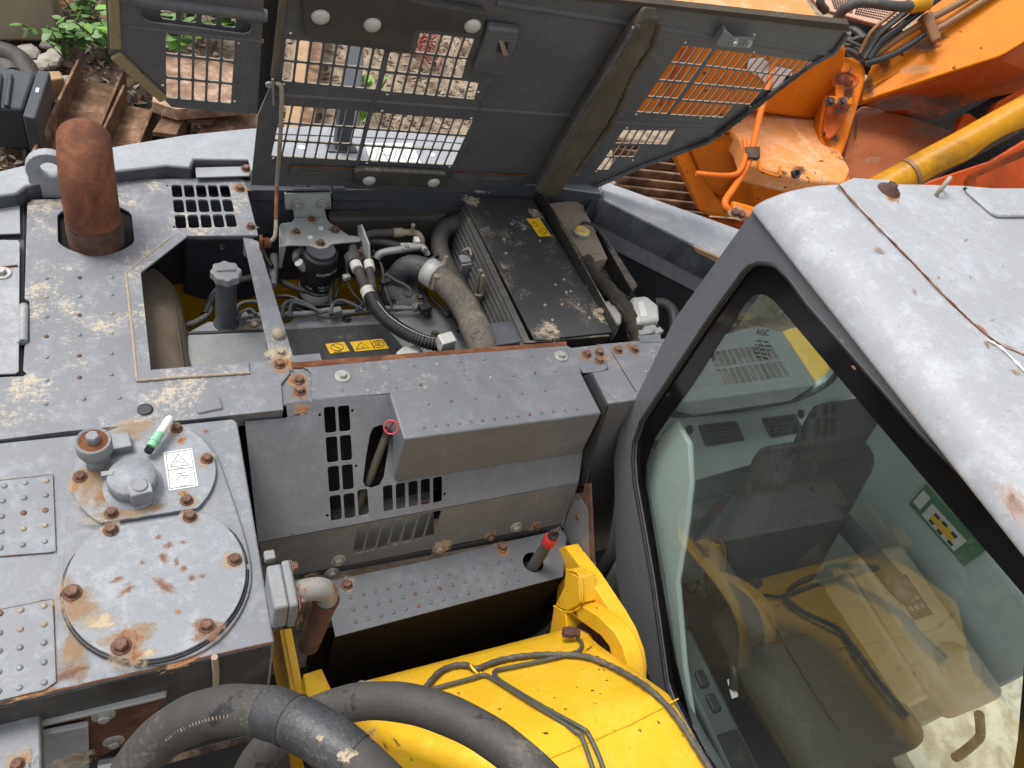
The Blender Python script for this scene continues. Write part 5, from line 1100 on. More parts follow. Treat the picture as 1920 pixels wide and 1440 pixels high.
# latch box
q = MB(); q.prism(hp_([(915, 52), (975, 59), (966, 92), (942, 146), (890, 136), (905, 95)], .032), HN*-.03); lt = q.build('latch_box', M['hood'], hood, bevel=.010, seg=3)
q = MB(); q.prism(hp_([(905, 41), (982, 51), (973, 86), (945, 151), (882, 138), (902, 80)], .004), HN*-.003); q.build('latch_flange', M['hood'], hood)
q = MB(); q.prism(hp_([(936, 78), (954, 80), (950, 100), (930, 98)], .0335), HN*-.003); q.build('latch_slot', M['black'], hood)
q = MB(); q.prism(hp_([(936, 80), (945, 81), (953, 104), (944, 104)], .040), HN*-.01); q.build('latch_tongue', M['dust_bolt'], hood)
# catch bracket on the wing
q = MB(); q.prism(hp_([(1358, 58), (1366, 62), (1375, 70), (1410, 72), (1412, 64), (1418, 66), (1404, 90), (1356, 88), (1342, 82)], .03), HN*-.004); q.prism(hp_([(1342, 82), (1358, 60), (1366, 64), (1352, 90)], .028), HN*-.026); ct_ = q.build('catch_bracket', M['cast'], hood)
for x, y in ((1376, 78), (1402, 81)): bolt('zincsmall', H(x, y, .03), HN, hood)
# hinge leaves on the lid, rusty at their edges
for p in ([(545, 311), (664, 316), (660, 345), (556, 344), (541, 335)], [(850, 324), (988, 328), (972, 352), (880, 351), (846, 333)]):
    q = MB(); q.prism(hp_(p, .006), HN*-.005); hl = q.build('hinge_leaf', M['hood'], hood, bevel=.002)
    r = hp_(p[:3], .006); q = MB(); q.tube(r[:2], .0032, 6, .01, rf=lambda L, t: .7+.5*abs(math.sin(L*130))); q.build('rust_line', M['rust'], hood)
for p in ([(556, 333), (566, 322), (632, 325), (645, 338)], [(896, 345), (906, 334), (962, 336), (972, 344)]):
    q = MB(); q.tube(hp_(p, .008), .0045, 8, fit=False); q.build('pressed_edge', M['hooddirty'], hood)
# prop rod with its clip
q = MB(); tp_ = H(521, 158, .03); q.tube([H(517, 155, .008), tp_, H(528, 168, .045), H(526, 250, .09), Y(519, 350, 2.14), Y(517, 430, 1.98), Y(512, 448, 1.94), Y(500, 456, 1.93)], .0062, 10, .02); pr = q.build('prop_rod', M['dust_bolt'], EX)
q = MB(); q.tube([H(526, 252, .0895), Y(522.5, 300, 2.205), Y(519, 350, 2.14), Y(517.5, 412, 2.02)], .0066, 10, .02); q.build('rusty_length', M['rust'], pr)
q = MB(); q.prism(hp_([(509, 150), (514, 148), (515, 196), (511, 198)], .02), HN*-.004); q.lathe([(.011, 0), (.011, .006)], H(505, 157, .012), HN, 12); q.build('rod_clip', M['leftplate'], hood)
a = Y(502, 455, 1.93); q = MB()
for i in range(4): r_ = ring(a+Vector((-.012+.005*i, 0, 0)), .0145, 14, (1, .2, 0)); q.tube(r_+[r_[0]], .0022, 6, fit=False)
q.obox(a+Vector((-.02, 0, -.0)), (.004, 0, 0), (0, .012, 0), (0, 0, .022)); q.build('spring_clip', M['rust'], EX)

# ------------------------------------------------------------------ cab
XC = 1.40
def C(u, v, x=XC): return X(u, v, x)
def cx_(L, x=XC): return [X(u, v, x) for u, v in L]
cab = MB()
frit_out = cx_([(1189, 832), (1203, 791), (1328, 603), (1391, 516), (1404, 503), (1420, 497), (1437, 497), (1455, 503), (1478, 526), (1512, 574), (1720, 812), (1812, 903), (1930, 1048)]) + \
    [Vector((XC, .02, .60)), Vector((XC, -.12, .52)), Vector((XC, -.17, .3)), Vector((XC, -.17, -.45)), Vector((XC, -.12, -.62)), Vector((XC, .0, -.66))] + cx_([(1400, 1560), (1300, 1390), (1262, 1318), (1249, 1282), (1224, 1098), (1203, 977), (1190, 905), (1187, 862)])
outer = cx_([(1426, 389), (1440, 402), (1568, 587), (1862, 920)])+[Vector((XC, .0, .765)), Vector((XC, -.14, .72)), Vector((XC, -.24, .58)), Vector((XC, -.26, .3)), Vector((XC, -.26, -.6)), Vector((XC, -.22, -.78)), Vector((XC, .02, -.79))]+cx_([(1330, 1530), (1262, 1390), (1228, 1300), (1195, 1215), (1163, 1130), (1154, 1080), (1151, 950), (1150, 860), (1158, 812), (1262, 600), (1410, 394)])
cabf = plate('cab_frame', outer, [frit_out], .055, M['cabframe'], EX, bev=.006)
frit_in = cx_([(1212, 870), (1228, 820), (1299, 720), (1395, 570), (1407, 557), (1421, 551), (1436, 553), (1453, 566), (1537, 666), (1745, 912), (1930, 1128)], XC+.012) + \
    [Vector((XC+.012, -.02, .5)), Vector((XC+.012, -.10, .40)), Vector((XC+.012, -.12, .2)), Vector((XC+.012, -.12, -.4)), Vector((XC+.012, -.06, -.56))]+cx_([(1420, 1560), (1330, 1420), (1295, 1352), (1266, 1236), (1240, 1090), (1222, 975), (1211, 905)], XC+.012)
fo = [Vector((XC+.012, p.y, p.z)) for p in frit_out]
cen = sum(fo, Vector())/len(fo); fo = [p+(p-cen).normalized()*.004 for p in fo]
plate('glass_border', fo, [rounded(frit_in, .012, 2)], .003, M['frit'], EX, bev=.0003)
q = MB(); q.prism([p+Vector((.0045, 0, 0)) for p in fo], (.0, 0, 0)); q = MB(); q.poly([Vector((XC+.0165, p.y, p.z)) for p in fo]); q.build('side_window', M['glass'], EX)
q = MB(); r_ = [p+Vector((-.010, 0, 0)) for p in fo]; q.tube(r_+[r_[0]], .0065, 8, fit=False); q.build('window_seal', M['black'], EX)
# etched mark in the glass
Rm = Matrix((Vector((0, -.74, .67)), Vector((0, .67, .74)), Vector((-1, 0, 0)))).transposed().to_4x4()
for s_, u, v, z_ in (('AGC', 1430, 624, .022),):
    Mx = Rm.copy(); Mx.translation = C(u, v, XC+.0155); textmesh('etched_mark', s_, z_, Mx, M['ink'], EX)
q = MB(); ux, uy = Vector((0, -.74, .67)), Vector((0, .67, .74))
for k in range(5):
    c_ = C(1430, 624, XC+.0155)-uy*(.022+.0105*k)
    for j in range(-4, 5):
        if (j*3+k*5) % 4: q.obox(c_+ux*.0062*j, ux*.0019, uy*.0022, Vector((.0003, 0, 0)))
q.build('etched_print', M['ink'], EX).__setitem__('kind', 'stuff')
# roof skin: rounded shoulder along the side, raised middle panel
ys = [1.206, 1.204, 1.198, 1.18, 1.10, .95, .7, .45, .2, -.05, -.2, -.27, -.30]
def zoff(y): return {1.206: -.10, 1.204: -.05, 1.198: -.022, 1.18: -.006, 1.10: 0}.get(y, 0 if y > -.1 else (-.02 if y > -.25 else (-.06 if y > -.28 else -.10)))
prof = [(-.004, .770), (-.001, .786), (.016, .818), (.050, .848), (.10, .866), (.16, .874), (.21, .876), (.30, .878), (.7, .880), (.95, .86), (.99, .80), (1.0, .74)]
q = MB(); q.sheet([[Vector((XC+dx, y, z+zoff(y)*min(1, max(.0, dx/.06)))) for dx, z in prof] for y in ys])
roof = q.build('cab_roof', M['roof'], EX, thick=.006, sub=1, merge=True)
zr_ = .884
pan_ = [Z(*a, zr_) for a in ((1572, 345), (1600, 332), (1665, 336), (1690, 346), (1960, 358))]+[Vector((2.36, 1.0, zr_)), Vector((2.36, -.15, zr_)), Vector((1.60, -.18, zr_))]+[Z(*a, zr_) for a in ((1920, 662), (1865, 640), (1720, 502))]
q = MB(); q.prism(pan_, (0, 0, -.014)); rp_ = q.build('roof_panel', M['roof'], EX, bevel=.005)
sp = [(1572, 345), (1606, 385), (1660, 440), (1720, 502), (1790, 574), (1865, 640), (1925, 668)]
q = MB(); q.tube(pz(sp, zr_-.0012), .0026, 8, .006, rf=lambda L, t: .5+.7*abs(math.sin(L*33)*math.sin(L*79))); q.build('rusty_seam', M['rust'], rp_)
for i in range(len(sp)-1):
    a, b = Vector(sp[i]), Vector(sp[i+1]); da = pz([a, b], zr_); dd = da[1]-da[0]; L = dd.length
    for k in range(max(2, int(L/.035))):
        p = da[0]+dd*random.random()+Vector((random.uniform(-.004, .004), 0, .001)); decal('stain' if k % 2 else 'stainred', p, UPV, random.uniform(.10, .22), random.uniform(.5, 1.2), math.atan2(dd.y, dd.x)+math.pi/2, rp_)
q = MB(); q.tube(pz([(1850, 636), (1880, 655), (1925, 700)], zr_+.001), .004, 8, .006, rf=lambda L, t: .3+.9*abs(math.sin(L*60)*math.sin(L*143))); q.build('old_sealant', M['creamtape'], rp_)
ant = Z(1666, 358, zr_); q = MB(); q.lathe([(.030, 0), (.029, .005), (.022, .006), (.021, .011), (.013, .012), (.012, .022), (.006, .023)], ant, UPV, 22); q.build('aerial_base', M['collar'], rp_); decal('stain', Z(1674, 372, zr_), UPV, 1.0, .5, .5, rp_)
q = MB(); q.prism(rounded([Z(*a, zr_+.010) for a in ((1808, 352), (1960, 352), (1980, 404), (1868, 404))], .02), (0, 0, -.010)); q.build('roof_hatch', M['roof'], EX, bevel=.004)
q = MB(); rr = [Z(*a, zr_+.004) for a in ((1808, 352), (1868, 404), (1980, 406))]; q.tube(rr, .005, 8, fit=False); q.build('hatch_seal', M['black'], EX)
q = MB(); rr = ring(Z(1768, 350, zr_+.02), .026, 18, (.6, -1, 0)); q.tube(rr+[rr[0]], .006, 8, fit=False); q.build('lifting_ring', M['dust_bolt'], rp_)
for x, y, s in ((1650, 470, 1.0), (1715, 545, .7), (1905, 700, 1.2), (1850, 646, .8), (1900, 935, 1.0)):
    decal('stainred', Z(x, y, .879 if x < 1800 else .882), UPV, .3*s, .45*s, x, roof)
for x, y, sx, sy, k in ((1900, 940, 1.2, 1.5, 'stain'), (1560, 470, .3, .3, 'stainred'), (1520, 430, .3, .2, 'soot'), (1600, 690, .3, .3, 'stainred'), (1760, 520, .4, .2, 'soot'), (1810, 450, .6, .2, 'stain'), (1740, 440, .5, .2, 'stainred'), (1820, 520, .5, .2, 'stain'), (1880, 500, .4, .2, 'soot'), (1700, 400, .9, .3, 'stain'), (1860, 600, .5, .25, 'stainred'), (1710, 770, .3, .3, 'soot'), (1480, 400, .3, .2, 'soot'), (1580, 640, .25, .25, 'stainred')):
    decal('stainred', Z(x, y, .886 if x > 1700 and y < 620 else .88), UPV, sx*.55 if x < 1890 or y < 900 else sx*.8, sy*.5 if x < 1890 or y < 900 else sy, x, roof)
# rear wall with its window, shelf and outlets
yr = 1.165
def Rr(u, v, y=yr): return Y(u, v, y)
XL, XR = XC+.03, XC+1.0
rw_out = [Vector((XL, yr, .74)), Vector((XR, yr, .74)), Vector((XR, yr, -.22)), Vector((XL, yr, -.22))]
w_hole = rounded([Vector((XL+.04, yr, .66)), Vector((XR-.10, yr, .66)), Rr(1572, 690), Rr(1556, 716), Rr(1500, 746), Rr(1380, 768), Rr(1250, 779)], .05)
plate('rear_wall', rw_out, [w_hole], .03, M['trim'], EX, bev=.002)
q = MB(); q.tube([p+Vector((0, -.004, 0)) for p in w_hole]+[w_hole[0]+Vector((0, -.004, 0))], .010, 8, fit=False); q.build('rear_window_seal', M['trimdark'], EX)
q = MB(); q.prism([p+Vector((0, .012, 0)) for p in w_hole], (0, .002, 0)); q.build('rear_window', M['glass'], EX)
# shelf below the rear window, leaning into the cab
SP, SN = Vector((0, yr-.004, -.085)), Vector((0, -.62, .78)).normalized()
def Sh(u, v): return pln(u, v, SP, SN)
shp = [Sh(*a) for a in ((1262, 788), (1380, 777), (1500, 756), (1588, 752), (1650, 830), (1690, 900), (1600, 900), (1500, 858), (1400, 876), (1296, 905), (1268, 830))]
q = MB(); q.prism(shp, SN*-.05); shf = q.build('rear_shelf', M['trim'], EX, bevel=.006)
for qd in ([(1308, 797), (1380, 789), (1396, 826), (1322, 838)], [(1427, 784), (1491, 776), (1508, 810), (1444, 821)]):
    q = MB(); q.prism(rounded([Sh(*a)+SN*.003 for a in qd], .01), SN*-.003); vt = q.build('air_outlet', M['trimdark'], shf)
    a, b, c_, d_ = [Sh(*p) for p in qd]
    for k in range(5):
        t = .15+.7*k/4; l, r = a*(1-t)+d_*t, b*(1-t)+c_*t; q = MB(); dd = (r-l)*.09; q.tube([l+dd+SN*.005, r-dd+SN*.005], .0028, 6, fit=False); q.build('outlet_slat', M['seat'], vt)
for x, y in ((1292, 806), (1502, 776)): q = MB(); q.lathe([(.017, .002), (.015, .004), (.010, .002), (.009, .002)], Sh(x, y), SN, 18); q.build('trim_clip', M['trimdark'], shf)
# lower rear trim and corner pillar
LP, LN = Vector((0, 1.06, -.22)), Vector((0, -.96, .28)).normalized()
for nm, off, mt in (('rear_trim', 0, 'trim'), ('cab_rear_skin', .03, 'cabframe')):
    q = MB(); pr_ = [(1.135, -.17), (1.12, -.24), (1.00, -.44), (.95, -.56), (.93, -.95)]; q.sheet([[Vector((XL+.02 if not off else XL-.02, y+off, z-off*.3)), Vector((XR, y+off, z-off*.3))] for y, z in pr_]); q.build(nm, M[mt], EX, thick=.01)
pil = cx_([(1206, 880), (1240, 812), (1266, 788), (1292, 832), (1296, 905), (1288, 980), (1270, 1090), (1283, 1250), (1300, 1360), (1272, 1300), (1240, 1120), (1215, 985)], XC+.055)
q = MB(); q.prism(pil, (.02, 0, 0)); q.build('pillar_trim', M['trim'], EX, bevel=.008)
q = MB(); q.tube(cx_([(1295, 838), (1299, 905), (1292, 980), (1276, 1055), (1268, 1100)], XC+.075), .0035, 6); q.build('trim_joint', M['trimdark'], EX)
# far side: lower wall with door window opening, front left open
xf = XR-.02
q = MB(); q.prism([Vector((xf, 1.14, -.04)), Vector((xf, .22, -.02)), Vector((xf, .12, -.15)), Vector((xf, .12, -.95)), Vector((xf, 1.14, -.95))], (.03, 0, 0)); q.build('door_panel', M['trim'], EX, bevel=.01)
q = MB(); q.box((xf, 1.10, -.04), (xf+.03, 1.15, .74)); q.box((xf, .02, .68), (xf+.03, 1.15, .74)); q.tube([(xf+.015, .22, -.02), (xf+.015, .14, .3), (xf+.015, .04, .7)], .022, 8); q.build('door_frame', M['cabframe'], EX, bevel=.006)
q = MB(); q.poly([Vector((xf+.016, 1.1, -.04)), Vector((xf+.016, .22, -.02)), Vector((xf+.016, .06, .68)), Vector((xf+.016, 1.1, .68))]); q.build('door_window', M['glass'], EX)
MB().box((XL, -.2, -.93), (XR, 1.14, -.97)).build('cab_floor', M['seat'], EX)
q = MB(); q.box((XL-.01, -.24, -.80), (XL+.02, 1.16, -.97)); q.build('cab_sill', M['cabframe'], EX)
# manual pouch on the door with a printed sheet
pq = [X(*a, xf-.012) for a in ((1735, 908), (1850, 1030), (1806, 1062), (1703, 945))]
q = MB(); q.prism(pq, (.010, 0, 0)); po_ = q.build('manual_pouch', M['postergreen'], EX, bevel=.002)
def bil(t, s): return (pq[0]*(1-t)+pq[1]*t)*(1-s)+(pq[3]*(1-t)+pq[2]*t)*s
def patch(t0, t1, s0, s1, mt, nm, k=1): q = MB(); q.prism([bil(a, b)+Vector((-.0015*k, 0, 0)) for a, b in ((t0, s0), (t1, s0), (t1, s1), (t0, s1))], (.001, 0, 0)); return q.build(nm, mt, po_)
patch(.22, .80, .30, .88, M['white'], 'printed_sheet'); patch(.32, .70, .44, .74, M['labelyellow'], 'printed_machine', 2)
for t, s in ((.33, .42), (.33, .72), (.62, .42), (.66, .72), (.48, .74), (.46, .40)): patch(t, t+.08, s, s+.10, M['ink'], 'printed_wheel', 3)
patch(.03, .16, .2, .8, M['white'], 'printed_title')
# seat
def pillow(name, c_, ax, ay, az, mat, r=.05, par=None):
    q = MB(); q.obox(c_, ax, ay, az); return q.build(name, mat, par or EX, bevel=r, seg=4)
cu_ = pillow('seat_cushion', (1.90, .36, -.50), (.25, 0, 0), (0, .30, -.02), (0, .0, .07), M['seat'], .055)
ba_ = pillow('seat_backrest', (1.90, .80, -.22), (.235, 0, 0), (0, .075, .0), (0, .085, .30), M['seat'], .06)
pillow('headrest', (1.92, .90, .15), (.13, 0, 0), (0, .05, .0), (0, .02, .10), M['seat'], .045)
for p, w_ in (((1.90, .30, -.424), .12),):
    q = MB(); q.tube([(1.70, .50, -.425), (1.80, .49, -.418), (2.05, .48, -.42)], .004, 6); q.tube([(1.80, .6, -.42), (1.80, .3, -.412), (1.84, .08, -.43)], .004, 6); q.tube([(2.02, .6, -.42), (2.02, .3, -.412), (1.99, .08, -.43)], .004, 6); q.build('seat_seam', M['black'], cu_)
q = MB(); q.obox((1.615, .66, -.30), (.035, 0, 0), (0, .19, -.03), (0, .006, .035)); q.build('armrest', M['seat'], EX, bevel=.025, seg=4)
q = MB(); q.obox((2.13, .60, -.20), (.03, 0, 0), (0, .17, -.03), (0, .006, .03)); q.build('armrest', M['trimdark'], EX, bevel=.02, seg=4)
# right hand console (boom side) with two rocker switches; seat belt buckle
q = MB(); q.obox((1.535, .36, -.60), (.055, 0, 0), (0, .28, 0), (0, 0, .035)); q.obox((1.535, .36, -.80), (.05, 0, 0), (0, .26, 0), (0, 0, .17)); cr = q.build('side_console', M['trimdark'], EX, bevel=.014)
for y in (.47, .39): q = MB(); q.obox((1.535, y, -.558), (.018, 0, 0), (0, .026, 0), (0, .004, .006)); q.build('rocker_switch', M['black'], cr, bevel=.006)
q = MB(); q.box((1.495, .12, -.566), (1.575, .30, -.562)); q.build('console_panel', M['black'], cr)
q = MB(); a = X(1374, 1290, 1.64); q.obox(a, (.012, 0, .004), (0, .026, .012), (-.004, -.004, .004)); bk_ = q.build('belt_buckle', M['white'], EX, bevel=.002)
q = MB(); q.tube([a, a+Vector((.01, .03, .03)), a+Vector((.02, .07, .02)), a+Vector((.03, .10, -.1))], .018, 8); q.build('seat_belt', M['black'], EX)
# left hand console with keypad, bellows and lever
q = MB(); q.obox((2.20, .36, -.26), (.11, 0, 0), (0, .27, .0), (0, 0, .05)); q.obox((2.20, .40, -.6), (.10, 0, 0), (0, .22, .0), (0, 0, .3)); lc = q.build('side_console', M['beige'], EX, bevel=.03, seg=4, label='beige left console with keypad and lever boot')
for i in range(4):
    for j in range(3):
        q = MB(); q.obox((2.15+.026*j, .50-.030*i, -.208), (.008, 0, 0), (0, .008, 0), (0, 0, .002)); q.build('keypad_button', M['leftplate'], lc)
q = MB(); q.box((2.135, .375, -.2095), (2.225, .52, -.2085)); q.build('keypad_face', M['trimdark'], lc)
q = MB(); q.obox((2.118, .46, -.205), (.007, 0, 0), (.0, .02, 0), (0, 0, .003)); q.build('white_switch', M['white'], lc)
q = MB(); b_ = Vector((2.19, .21, -.215)); q.lathe([(.075, 0), (.078, .008), (.062, .012), (.066, .02), (.052, .025), (.055, .033), (.040, .038), (.043, .046), (.030, .052), (.028, .06)], b_, (0, 0, 1), 24); q.build('lever_bellows', M['beige'], lc)
# grab handle by the door, outside
q = MB(); q.tube([X(1790, 1420, 2.42), X(1800, 1415, 2.44), X(1835, 1385, 2.46), X(1838, 1365, 2.46), X(1836, 1340, 2.40)], .016, 10); q.build('grab_handle', M['black'], EX)
# covers behind the cab seen through its rear window
zc_ = .01
def Rc(u, v): return Z(u, v, zc_)
gr_ = slots([(1330, 660), (1445, 646), (1482, 705), (1352, 724)], 11, 2, .78, .86, Rc, r=.2)
plate('rear_cover', [Rc(*a) for a in ((1240, 660), (1420, 610), (1470, 625), (1530, 720), (1480, 752), (1300, 778), (1235, 760))], gr_, .006, M['panel'], EX, bev=.001)
plate('yellow_cover', [Rc(*a)+Vector((0, 0, .004)) for a in ((1466, 622), (1500, 612), (1565, 705), (1540, 725), (1528, 716))], [], .005, M['yellow'], EX)
# ------------------------------------------------------------------ boom, its brackets, pipes and hoses
PA, PB, PC = Vector((0, .665, -.42)), Vector((0, .37, -.11)), Vector((0, .17, -.065))
nA = Vector((0, (PA-PB).z*-1, (PA-PB).y)).normalized(); nA = nA if nA.z > 0 else -nA
nB = Vector((0, (PB-PC).z*-1, (PB-PC).y)).normalized(); nB = nB if nB.z > 0 else -nB
def B(u, v, off=0.0):
    p = pln(u, v, PA+nA*off, nA); r = pln(u, v, PB+nB*off, nB)
    return p if p.y > .37 else r
# outline of the top of the boom foot, front to back
L_ = [(0.43, .60), (.40, .52)]
def lv(y): return .385+.34*max(0, min(1, (.60-y)/.42))**1.2 if y > .18 else .725+.0*y
secs = []
prof = [(.60, -1.05), (.70, -.86), (.745, -.66), (.735, -.54), (.70, -.465), (.665, -.42), (.60, -.351), (.50, -.247), (.40, -.142), (.37, -.112), (.32, -.099), (.17, -.065), (0, -.02), (-.4, .10), (-1.2, .36), (-2.2, .66)]
xr_ = 1.142
bm_ = MB(); rows = []
for y, z in prof:
    xl_ = lv(y) if y <= .60 else .385; n = 13; r = .045
    dn = .55 if y <= .60 else max(0, .0)
    row = [Vector((xl_-.0, y+(.0 if y <= .6 else 0), z-.42 if y <= .6 else z)), Vector((xl_+.0, y, z-.10 if y <= .6 else z)), Vector((xl_+.012, y, z-.03 if y <= .6 else z)), Vector((xl_+.045, y, z-.006 if y <= .6 else z))]
    row += [Vector((xl_+.045+(xr_-.05-xl_-.045)*k/6, y, z)) for k in range(1, 6)]
    row += [Vector((xr_-.05, y, z)), Vector((xr_-.012, y, z-.010 if y <= .6 else z)), Vector((xr_, y, z-.04 if y <= .6 else z)), Vector((xr_, y, z-.5 if y <= .6 else z))]
    rows.append(row)
bm_.sheet(rows); boom = bm_.build('boom', M['yellow'], EX, label='yellow boom foot between its brackets')
MB().tube([(.40, .60, -.60), (1.14, .60, -.60)], .145, 36, fit=False).build('boom_boss', M['yellow'], EX)
q = MB(); q.tube([B(1022, 1424, .001), B(1100, 1392, .001), B(1180, 1358, .001), B(1272, 1310, .001)], .0035, 6, .01, rf=lambda L, t: .5+.6*abs(math.sin(L*70)*math.sin(L*31))); q.build('weld_bead', M['yellow'], boom)
q = MB(); q.lathe([(.030, 0), (.028, .01), (.018, .014)], X(1072, 1190, 1.10)+Vector((0, 0, -.01)), (0, -.3, 1), 16); q.build('boom_lug', M['collar'], boom)
# right bracket of the revolving frame: a slanting box plate with a cut-out web
xb = 1.190
o_ = cx_([(1036, 1032), (1059, 1024), (1103, 1082), (1147, 1150), (1166, 1184), (1181, 1225), (1186, 1256), (1184, 1320), (1060, 1320), (1026, 1206), (1040, 1150), (1046, 1090)], xb)
q = MB(); q.prism(o_, (.052, 0, 0)); rb_ = q.build('boom_bracket', M['yellow'], EX, bevel=.004)
q = MB(); q.prism(cx_([(1060, 1068), (1085, 1082), (1088, 1132), (1064, 1147), (1040, 1136), (1058, 1098)], xb-.055), (.06, 0, 0)); q.build('bracket_gusset', M['yellow'], rb_, bevel=.004)
q = MB(); q.prism(cx_([(1038, 1139), (1060, 1150), (1064, 1186), (1060, 1215), (1027, 1208)], xb-.055), (.06, 0, 0)); q.build('bracket_gusset', M['yellow'], rb_, bevel=.004)
q = MB(); q.prism(cx_([(1064, 1148), (1088, 1134), (1122, 1155), (1153, 1186), (1168, 1214), (1178, 1250), (1180, 1290), (1158, 1290), (1150, 1248), (1142, 1212), (1126, 1192), (1098, 1172)], xb-.05), (.055, 0, 0)); q.build('pin_boss', M['yellow'], rb_, bevel=.004)
q = MB(); q.prism(cx_([(1079, 1174), (1090, 1168), (1110, 1180), (1136, 1210), (1140, 1240), (1100, 1210), (1082, 1196)], xb-.02), (.01, 0, 0)); q.build('gap_plate', M['collar'], rb_)  # dark plate in the gap between pin boss and boom
q = MB(); q.tube(cx_([(1062, 1068), (1087, 1080), (1090, 1134), (1064, 1148), (1039, 1137)], xb-.052), .004, 6, .006, rf=lambda L, t: .7+.5*abs(math.sin(L*260))); q.build('weld_bead', M['yellow'], rb_)
for u, v, sx, sy in ((1090, 1134, .25, .2), (1078, 1150, .3, .15), (1053, 1055, .12, .12), (1120, 1140, .12, .12), (1100, 1083, .1, .14), (1046, 1190, .1, .3)): decal('soot', X(u, v, xb-.0565 if v > 1130 else xb-.001), (-1, 0, .2), sx, sy, u, rb_)
# left bracket
xb = .288
o_ = cx_([(518, 1182), (545, 1178), (576, 1336), (548, 1330)], xb)
q = MB(); q.prism(o_, (-.03, 0, 0)); q.prism(cx_([(519, 1182), (546, 1178), (578, 1340), (560, 1345)], xb+.0), (-.02, 0, 0)); lbk = q.build('boom_bracket', M['yellow'], EX)
q = MB(); q.prism([Z(*a, X(585, 1262, xb+.02).z) for a in ((568, 1264), (603, 1253), (626, 1303), (590, 1320), (578, 1318))], (0, 0, -.25)); q.build('bracket_step', M['yellow'], lbk, bevel=.003)
q = MB(); q.prism(cx_([(545, 1400), (560, 1395), (575, 1460), (545, 1460)], xb), (-.03, 0, 0)); q.build('bracket_foot', M['yellow'], lbk)
bolt('dusty', B(680, 1289, .004), nA, boom, 1.0)
# steel lines along the boom
def Bp(L, off=.012): return [B(u, v, off) for u, v in L]
def line(name, pts, r, mat, off=.012, **k):
    q = MB(); q.tube(Bp(pts, off), r, 10, .008, **k); return q.build(name, mat, boom)
line('steel_line', [(790, 1297), (850, 1281), (890, 1270), (903, 1266), (914, 1267), (930, 1276), (1000, 1320), (1078, 1370), (1090, 1380), (1108, 1430), (1120, 1470)], .0058, M['steelline'])
line('steel_line', [(1083, 1197), (1091, 1206), (1088, 1217), (1076, 1224), (1010, 1240), (950, 1252), (932, 1256), (926, 1262), (932, 1271), (950, 1284), (1020, 1326), (1092, 1366), (1104, 1378), (1124, 1420), (1140, 1470)], .0058, M['steelline'], .012)
line('corrugated_cable', [(790, 1300), (808, 1276), (826, 1258), (850, 1248), (875, 1247), (893, 1254), (910, 1247), (940, 1237), (980, 1230), (1030, 1227), (1085, 1229), (1115, 1236), (1160, 1256), (1215, 1290), (1262, 1336), (1300, 1392), (1330, 1440), (1350, 1480)], .0080, M['rubber'], .014, rf=lambda L, t: 1+.12*math.sin(L*900))
q = MB(); r_ = ring(B(893, 1256, .016), .021, 16, (.6, .3, .5)); q.tube(r_+[r_[0]], .0035, 6, fit=False); q.build('cable_clip', M['labelyellow'], boom)
q = MB(); a = B(1070, 1188, .03); q.lathe([(.017, 0), (.017, .03), (.012, .032), (.012, .05)], a+Vector((-.02, .01, 0)), (.8, -.3, .0), 8, sm=False); q.build('pipe_union', M['collar'], boom)
# big hydraulic hoses arching in front
hA = [D(222, 1530, 1.22), D(245, 1460, 1.20), D(285, 1400, 1.18), D(345, 1355, 1.16), D(420, 1332, 1.13), D(500, 1335, 1.10), D(570, 1362, 1.07), D(640, 1408, 1.05), D(720, 1480, 1.03), D(800, 1570, 1.02)]
q = MB(); q.tube(hA, .0350, 28, .010, rf=lambda L, t: 1+.012*math.sin(L*31)+.012*math.sin(L*83)); ho = q.build('hydraulic_hose', M['bighose'], EX, label='nearer hydraulic hose bound with black tape')
i0 = None
hp = catmull([Vector(p) for p in hA], .006); n_ = len(hp)
def wrap(t0, t1, k):
    i0, i1 = int(n_*t0), int(n_*t1); q = MB(); q.tube(hp[i0:i1], .0358, 30, fit=False, caps=False, rf=lambda L, t: 1+.004*k+.010*((L*55+k*.4) % 1)+.016*mnoise.noise((L*40, k, 0))); return q.build('tape_wrap', M['tape'], ho)
for k, (a, b) in enumerate(((.565, .655), (.650, .715), (.712, .80))): wrap(a, b, k)
for k in range(34):
    t = .33+.0055*k; p = hp[int(n_*t)]; tn = (hp[int(n_*t)+1]-hp[int(n_*t)-1]).normalized(); out = (CAMPOS-p); out = (out-tn*out.dot(tn)).normalized(); sd_ = tn.cross(out); a_ = .28
    if k % 5 == 4 or k in (7, 13, 22, 26): continue
    nn = out*math.cos(a_)+sd_*math.sin(a_)*(1 if sd_.dot(UP) < 0 else -1); c_ = p+nn*.0353; q = MB(); q.obox(c_, tn*random.uniform(.0005, .0011), nn.cross(tn)*random.uniform(.0014, .0026), nn*.0003); q.build('printed_letter', M['dust_bolt'], ho)
for u, v, sx, sy in ((600, 1400, .5, .2), (500, 1345, .4, .15), (430, 1352, .3, .12), (660, 1405, .5, .3), (330, 1380, .3, .1), (300, 1420, .2, .3)):
    best = min(hp, key=lambda p: (p-D(u, v, (p-CAMPOS).dot(FWD))).length); out = (CAMPOS-best).normalized(); decal('mud', best+out*.0355, out, sx*.5, sy*.6, u, ho)
hB = [D(440, 1540, 1.42), D(475, 1440, 1.40), D(520, 1385, 1.38), D(580, 1346, 1.36), D(660, 1318, 1.33), D(740, 1315, 1.30), D(820, 1333, 1.27), D(900, 1370, 1.24), D(970, 1420, 1.21), D(1040, 1490, 1.19), D(1100, 1570, 1.18)]
q = MB(); q.tube(hB, .0312, 28, .012, rf=lambda L, t: 1+.012*math.sin(L*27)+.010*math.sin(L*71)); q.build('hydraulic_hose', M['bighose'], EX, label='farther hydraulic hose arching over the yellow boom')
